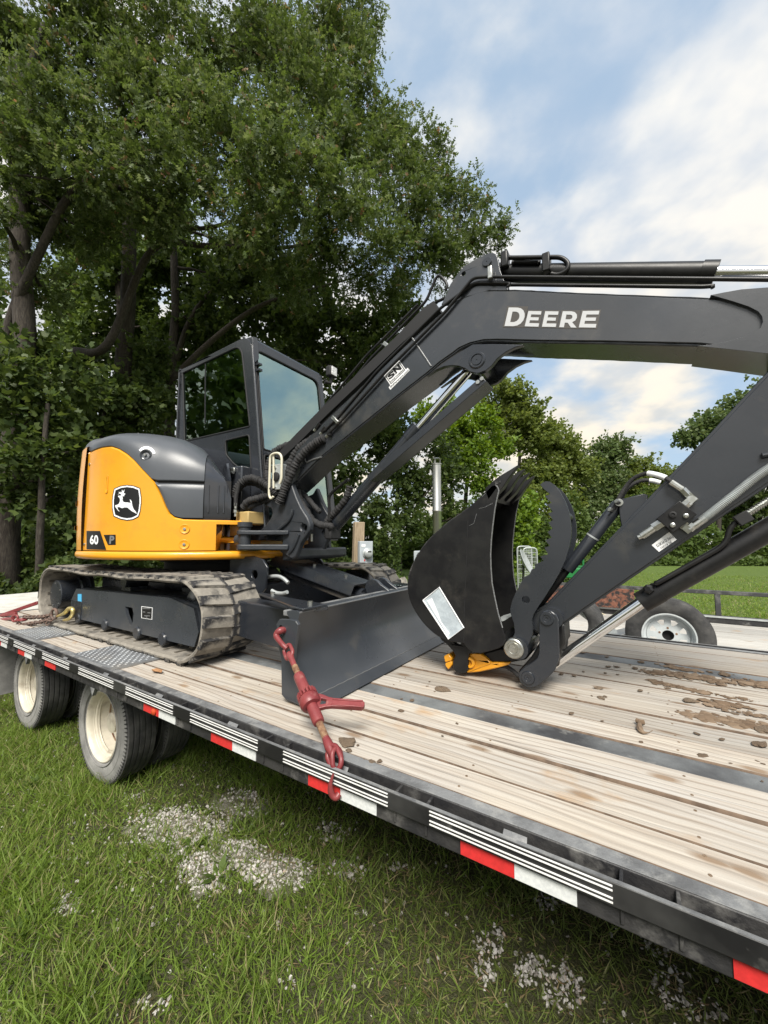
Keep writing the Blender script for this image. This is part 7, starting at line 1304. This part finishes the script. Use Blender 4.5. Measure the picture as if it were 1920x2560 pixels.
for u, D, tt, lob, lb in (
    (105, 10.0, (120, 1010), [(40, 840, 10, 75), (110, 900, 10.5, 75), (60, 980, 10, 70), (150, 980, 10.5, 60), (20, 1060, 10, 60), (120, 1070, 10.5, 60), (60, 760, 11, 70), (160, 830, 11, 60)], 'slender sapling with drooping leaves at the far left'),
    (250, 13.0, (260, 960), [(210, 880, 13, 75), (290, 850, 13.5, 75), (170, 800, 14, 75), (350, 880, 14, 70), (240, 960, 14, 80), (330, 800, 14.5, 70), (150, 1080, 13.5, 70), (190, 1000, 13, 70)], 'leafy understorey tree right behind the rear of the machine'),
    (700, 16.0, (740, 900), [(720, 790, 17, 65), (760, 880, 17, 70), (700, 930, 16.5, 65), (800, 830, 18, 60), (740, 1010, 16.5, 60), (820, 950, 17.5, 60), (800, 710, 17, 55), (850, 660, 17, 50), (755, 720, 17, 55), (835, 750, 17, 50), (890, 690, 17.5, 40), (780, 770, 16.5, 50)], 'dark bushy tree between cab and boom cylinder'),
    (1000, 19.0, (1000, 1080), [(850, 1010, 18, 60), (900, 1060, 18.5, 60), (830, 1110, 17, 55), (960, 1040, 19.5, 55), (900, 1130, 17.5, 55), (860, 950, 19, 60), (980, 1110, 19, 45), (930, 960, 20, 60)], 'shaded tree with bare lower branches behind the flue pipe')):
    make_tree('understorey_tree', lb, G(u, D), atD(tt[0], tt[1], D), 0.10, scale_px(lob), 0.21, 4.2, 'leaf_dark', TU_V, TU_F, group='understorey trees', limb_r=0.05, extra=[([(1010, 1370, 18.5), (1040, 1270, 18.5), (1080, 1210, 18.3), (1030, 1190, 18.2)], (0.06, 0.02)), ([(1100, 1310, 18.5), (1150, 1285, 18.5), (1210, 1275, 18.4)], (0.05, 0.02))] if u == 1000 else [])
for u, D, tt, lob, lm, lb in (
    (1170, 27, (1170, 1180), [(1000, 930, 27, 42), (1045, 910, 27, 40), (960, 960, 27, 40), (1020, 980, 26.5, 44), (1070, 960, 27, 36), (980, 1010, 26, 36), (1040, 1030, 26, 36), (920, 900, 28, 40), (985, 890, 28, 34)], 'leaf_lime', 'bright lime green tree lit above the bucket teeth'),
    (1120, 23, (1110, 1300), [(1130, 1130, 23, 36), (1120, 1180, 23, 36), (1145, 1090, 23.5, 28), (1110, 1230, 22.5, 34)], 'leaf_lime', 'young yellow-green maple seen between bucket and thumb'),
    (1290, 36, (1290, 1060), [(1090, 850, 36, 45), (1130, 880, 36, 42), (1060, 890, 37, 42), (1110, 920, 36, 48), (1150, 940, 36, 45), (1080, 950, 36, 44)], 'leaf_mid', 'tall rounded tree, highest crown left of the open sky'),
    (1400, 38, (1400, 1160), [(1170, 950, 38, 46), (1220, 960, 38, 44), (1190, 1010, 37, 48), (1240, 1010, 38, 46), (1160, 1020, 36, 46), (1210, 1070, 36, 46), (1150, 1090, 34, 46), (1180, 1140, 34, 44)], 'leaf_mid', 'dense green tree in the row behind the thumb tip'),
    (1510, 42, (1510, 1180), [(1290, 985, 42, 40), (1330, 975, 42, 36), (1270, 1020, 41, 40), (1320, 1025, 41, 40), (1300, 1070, 40, 42), (1250, 1080, 39, 42), (1260, 1130, 38, 42)], 'leaf_pale', 'paler feathery tree in the row right of the thumb'),
    (1620, 44, (1620, 1220), [(1380, 1015, 44, 36), (1420, 1030, 44, 36), (1360, 1050, 43, 36), (1400, 1075, 43, 40), (1340, 1110, 41, 40), (1380, 1120, 41, 40), (1320, 1150, 40, 38)], 'leaf_mid', 'green tree in the row below the hydraulic hoses'),
    (1740, 40, (1740, 1260), [(1470, 1030, 44, 34), (1510, 1040, 44, 34), (1460, 1080, 42, 38), (1510, 1090, 41, 38), (1440, 1130, 40, 38), (1490, 1140, 40, 38), (1550, 1060, 42, 36), (1560, 1120, 40, 38)], 'leaf_mid', 'green tree showing under the arm near the right border'),
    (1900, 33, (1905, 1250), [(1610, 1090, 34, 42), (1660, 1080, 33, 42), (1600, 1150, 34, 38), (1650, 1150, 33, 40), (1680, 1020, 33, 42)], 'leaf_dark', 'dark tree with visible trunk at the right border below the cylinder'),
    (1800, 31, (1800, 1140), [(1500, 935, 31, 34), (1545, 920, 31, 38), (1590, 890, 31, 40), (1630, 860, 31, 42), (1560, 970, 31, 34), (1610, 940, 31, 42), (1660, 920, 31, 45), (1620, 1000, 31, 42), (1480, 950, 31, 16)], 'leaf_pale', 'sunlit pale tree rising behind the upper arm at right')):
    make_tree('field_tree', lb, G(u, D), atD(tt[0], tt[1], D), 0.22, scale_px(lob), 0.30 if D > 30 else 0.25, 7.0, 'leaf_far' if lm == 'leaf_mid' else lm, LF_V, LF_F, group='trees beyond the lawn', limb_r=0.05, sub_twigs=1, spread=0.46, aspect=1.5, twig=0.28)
# low growth along the wood edge: one mass of leaves
def strip(px, leaf, n, lm, name, lb, T=TU_V, Fc=TU_F, up=0.2):
    P = []; 
    for (u0, v0, u1, v1, D, h, k) in px:
        for i in range(int(n*k)):
            u = random.uniform(u0, u1); d = D+abs(random.gauss(0, 1.0)); p = atD(u, 1400, d); z = h*random.random()**0.8*(0.75+0.35*math.sin(u*0.031+D)); P.append((p.x, p.y, max(z, 0.02)))
    P = np.array(P); m = len(P); D_ = rng.normal(size=(m, 3)); D_[:, 2] += up; Nn = rng.normal(size=(m, 3))*0.6; Nn[:, 2] += 0.7; L = leaf*rng.uniform(0.6, 1.3, m); TRI[0] += m*len(Fc)
    me = leaves(P, D_, Nn, L, L, T, Fc, name); o = link(name, me, MT[lm]); o['kind'] = 'stuff'; o['label'] = lb
strip([(-60, 0, 260, 0, 9.6, 1.15, 1.0), (-60, 0, 320, 0, 11, 2.0, 0.9), (200, 0, 700, 0, 12.5, 2.3, 1.0), (650, 0, 1000, 0, 15, 2.3, 1.0)], 0.17, 6500, 'leaf_dark', 'undergrowth', 'dark ferny undergrowth along the shaded wood edge')
strip([(700, 0, 1200, 0, 9.5, 0.55, 0.9), (960, 0, 1120, 0, 8.5, 0.75, 0.3), (1150, 0, 1500, 0, 14, 0.5, 0.4)], 0.12, 8000, 'leaf_mid', 'tall_weeds', 'tall green weeds in front of the wood', up=1.2)
strip([(1000, 0, 1960, 0, 29, 3.6, 1.2), (1000, 0, 1960, 0, 33, 6.0, 1.2), (900, 0, 1300, 0, 24, 3.0, 0.8)], 0.30, 9000, 'leaf_mid', 'hedgerow', 'dark hedge of brush along the far side of the lawn')
strip([(1380, 0, 1960, 0, 27, 0.9, 1.0)], 0.22, 4000, 'leaf_mid', 'lawn_margin', 'rough grass and weeds at the far lawn margin', up=1.0)
strip([(-150, 0, 800, 0, 23, 19, 1.0), (-150, 0, 900, 0, 21, 6.0, 0.35)], 0.50, 20000, 'leaf_dark', 'far_wood', 'far dark wood closing the view behind the left trees')
# trees standing left of and behind the photographer: only their mirror image shows, in the cab glass
for i, (x, y, h, lb) in enumerate(((-12.0, -5.5, 6.5, 'tree left of the yard, mirrored in the cab side window'), (-17.0, -9.5, 7.5, 'taller tree behind the yard, mirrored at the top of the cab side window'), (-9.0, -9.5, 6.0, 'tree behind the photographer, mirrored near the cab pillar'))):
    R_ = thing('yard_tree', lb, 'tree', (x, y, 0), 'yard trees outside the frame'); lob = [((x+random.uniform(-2, 2), y+random.uniform(-2, 2), h+random.uniform(-3.2, 2.2)), (2.3, 2.3, 2.0)) for _ in range(9)]
    me, subs = crown_mesh(lob, 0.36, 0.9, TU_V, TU_F, 'crown'); link('crown', me, MT['leaf_mid'], R_); mb = MB(); mb.tube(wig((x, y, -0.1), (x, y, h), 6, 0.05), [0.3-0.03*j for j in range(7)], 8); mb.build('trunk', MT['bark'], R_, fix=False)
from mathutils import noise as _ns
# ------------------------------------------------------------------ grass, gravel
GP = [(448, 2078, 120, 58), (603, 2011, 62, 36), (506, 2180, 60, 62), (700, 2190, 72, 45), (610, 2140, 70, 40), (160, 2265, 42, 34), (837, 2083, 40, 24), (857, 2174, 58, 26), (1213, 2400, 34, 60), (1231, 2360, 30, 40), (1322, 2422, 48, 40), (1409, 2470, 48, 66), (1640, 2360, 60, 28), (1674, 2470, 48, 60), (1761, 2528, 52, 30), (1380, 2258, 42, 20), (395, 2520, 40, 30), (720, 2450, 24, 22), (905, 2290, 20, 16), (690, 2320, 24, 14), (1000, 2165, 40, 14), (330, 1990, 22, 12), (540, 2060, 60, 30)]
DRY = [(593, 2310, 95, 40), (700, 2141, 60, 34), (560, 2380, 50, 30), (760, 2330, 60, 25), (350, 2560, 60, 26)]
def field(p, E):
    u, v, z = to_px(p); return max(1-((u-a)/c_/0.88)**2-((v-b)/d/0.88)**2 for a, b, c_, d in E)+0.9*_ns.noise(Vector((p.x*9, p.y*9, 1)))+0.35*_ns.noise(Vector((p.x*27, p.y*27, 4))), u, v, z
def sample(n, x0, x1, y0, y1, dens):
    out = []
    for _ in range(n):
        x = random.uniform(x0, x1); y = random.uniform(y0, y1); p = Vector((x, y, 0)); d = (p-CAM).dot(FWD)
        if d < 0.5: continue
        g, u, v, z = field(p, GP)
        if u < -120 or u > 2040 or v > 2760 or v < 1400: continue
        w = dens(p, d, g, u, v)
        if w > 0 and random.random() < w: out.append((x, y, g, u, v, d))
    return out
BL_V = np.array([(0, -0.5, 0), (0, 0.5, 0), (0.5, 0.36, 0.02), (0.5, -0.36, 0.02), (1, 0, -0.16)]); BL_F = np.array([(0, 1, 2), (0, 2, 3), (3, 2, 4)])
def blades(S, h, w, name, lm, lb, lean=0.5, hv=0.5):
    A_ = np.array([(s[0], s[1], 0) for s in S]); m = len(A_); D_ = rng.normal(size=(m, 3))*lean; D_[:, 2] = 1.0; D_ = unit(D_); Nn = rng.normal(size=(m, 3)); Nn[:, 2] = 0
    sc_ = np.array([h*(0.55+0.9*max(0, _ns.noise(Vector((s[0]*2.1, s[1]*2.1, 3)))+0.25)) for s in S])*rng.uniform(1-hv, 1+hv, m); TRI[0] += m*3
    me = leaves(A_, D_, Nn, sc_, np.full(m, w)*rng.uniform(0.7, 1.4, m), BL_V, BL_F, name); o = link(name, me, MT[lm]); o['kind'] = 'stuff'; o['label'] = lb; return o
def patch(p): return _ns.noise(Vector((p.x*1.1, p.y*1.1, 0)))+0.5*_ns.noise(Vector((p.x*3.3, p.y*3.3, 5)))
S = sample(520000, -8.0, 2.2, 0.45, 4.6, lambda p, d, g, u, v: (0.34 if g > 0.5 and v < 2225 and u < 780 else (0.5 if g > 0.1 else (0.75 if g > -0.4 else 1.0)))*min(1, 4.2/(d*d*0.45+0.6))*(0.55+0.45*max(0, min(1, patch(p)+0.6)))*(1.0 if p.y < 1.4 or d > 3 else 0.75))
def worn(s): return max(0, min(1, (s[3]-660+0.35*(2050-s[4]))/460+0.5*_ns.noise(Vector((s[0]*2.3, s[1]*2.3, 9)))))
tall = []; short = []; tallo = []; shorto = []
for s in S:
    w_ = worn(s); o_ = random.random() < w_; h_ = random.random() < 0.45*(1-0.6*w_)
    (tallo if o_ else tall).append(s) if h_ else (shorto if o_ else short).append(s)
blades(short, 0.044, 0.0040, 'grass', 'grass_blade', 'short yard grass growing round the trailer', 1.1); blades(tall, 0.092, 0.0050, 'grass', 'grass_blade', 'longer tufted grass in the yard', 0.75)
blades(shorto, 0.046, 0.0040, 'grass', 'grass_olive', 'thin trodden grass beside the trailer', 1.3); blades(tallo, 0.085, 0.0048, 'grass', 'grass_olive', 'sparse longer grass beside the trailer', 0.9)
Sd = sample(60000, -6.0, 1.5, 0.45, 2.6, lambda p, d, g, u, v: 1.0 if field(p, DRY)[0] > random.uniform(-0.3, 0.4) else ((0.05+0.16*max(0, min(1, (u-700)/500))) if d < 4 else 0)); blades(Sd, 0.06, 0.0038, 'dry_grass', 'grass_dry', 'matted dry brown grass', 2.2)
Sl = sample(160000, -6, 9, 6.75, 26, lambda p, d, g, u, v: min(1, 60/(d*d))); blades(Sl, 0.075, 0.016, 'lawn_grass', 'grass_blade', 'mown lawn beyond the trailers', 0.7)
Se = sample(30000, -14, -2, 3.9, 12, lambda p, d, g, u, v: min(1, 30/(d*d))); blades(Se, 0.30, 0.012, 'rough_grass', 'grass_blade', 'rough grass between the trailer and the wood', 0.5)
# broad-leaved weeds (plantain rosettes)
P = []; D_ = []; L = []
for (u, v) in ((545, 2195), (480, 2115), (90, 1960), (330, 2440), (60, 2330)):
    c_ = atZ(u, v, 0)
    for i in range(9): a = random.uniform(0, 6.28); P.append((c_.x+0.01*math.cos(a), c_.y+0.01*math.sin(a), 0.012)); D_.append((math.cos(a), math.sin(a), random.uniform(0.2, 0.7))); L.append(random.uniform(0.05, 0.10))
P = np.array(P); D_ = np.array(D_); L = np.array(L); Nn = np.tile(np.array([[0, 0, 1.0]]), (len(P), 1)); o = link('plantain_weeds', leaves(P, D_, Nn, L, L*0.62, LF_V, LF_F, 'plantain_weeds'), MT['leaf_mid']); o['kind'] = 'stuff'; o['label'] = 'broad-leaved weeds in the gravel'
# worn gravel beds lying just above the soil
for i, (u, v, a, b) in enumerate(GP[:5]):
    c_ = atZ(u, v, 0); ex = atZ(u+a*0.95, v, 0)-c_; ey = atZ(u, v+b*0.95, 0)-c_; ring = []
    for k in range(44): t = 2*math.pi*k/44; rr = 1+0.65*_ns.noise(Vector((math.cos(t)*1.5+i*7, math.sin(t)*1.5, 2)))+0.28*random.uniform(-1, 1); ring.append(c_+ex*(rr*math.cos(t))+ey*(rr*math.sin(t))+Vector((0, 0, 0.004+0.0006*i)))
    mb = MB(); mb.add([c_+Vector((0, 0, 0.006+0.0006*i))]+ring, [(0, k+1, (k+1) % 44+1) for k in range(44)]); o = mb.build('gravel_bed', MT['gravel_bed'], smooth=0); o['kind'] = 'structure'; o['label'] = 'worn patch of dusty gravel in the yard grass'
# stones
def pebbles(S, smin, smax, name, lb):
    base = clod_mesh(41, 0.75, 0.22, 1); bv = np.empty(len(base.vertices)*3); base.vertices.foreach_get('co', bv); bv = bv.reshape(-1, 3); bf = np.array([p.vertices[:] for p in base.polygons]); k = len(bv); m = len(S)
    q = rng.normal(size=(m, 4)); q /= np.linalg.norm(q, axis=1, keepdims=True); w, x, y, z = q.T
    Rm = np.stack([1-2*(y*y+z*z), 2*(x*y-z*w), 2*(x*z+y*w), 2*(x*y+z*w), 1-2*(x*x+z*z), 2*(y*z-x*w), 2*(x*z-y*w), 2*(y*z+x*w), 1-2*(x*x+y*y)], 1).reshape(-1, 3, 3)
    sc_ = np.exp(rng.uniform(math.log(smin), math.log(smax), m))[:, None]*rng.uniform(0.7, 1.3, (m, 3)); V = np.einsum('nij,nkj->nki', Rm, bv[None]*sc_[:, None, :])+np.array([(s[0], s[1], random.uniform(-0.002, 0.006)) for s in S])[:, None, :]
    F_ = (np.arange(m)[:, None, None]*k+bf[None]).reshape(-1, 3); me = bpy.data.meshes.new(name); me.from_pydata(V.reshape(-1, 3).tolist(), [], F_.tolist()); TRI[0] += len(F_); o = link(name, me, MT['gravel']); o['kind'] = 'stuff'; o['label'] = lb
Sg = sample(520000, -7.0, 1.6, 0.45, 3.2, lambda p, d, g, u, v: (1.0 if v < 2225 and u < 780 else 0.42)*(0.75 if g > 0.15 else (0.30 if g > -0.6 else 0.016))*(0.35+0.65*max(0, min(1, 0.6+1.2*patch(p))))*min(1, 1.6/(0.25*d*d+0.4)))
pebbles(Sg, 0.004, 0.012, 'gravel', 'pale limestone gravel showing through the grass')
print('TRIS foliage', TRI[0], 'blades', len(S), 'stones', len(Sg), 'lawn', len(Sl))
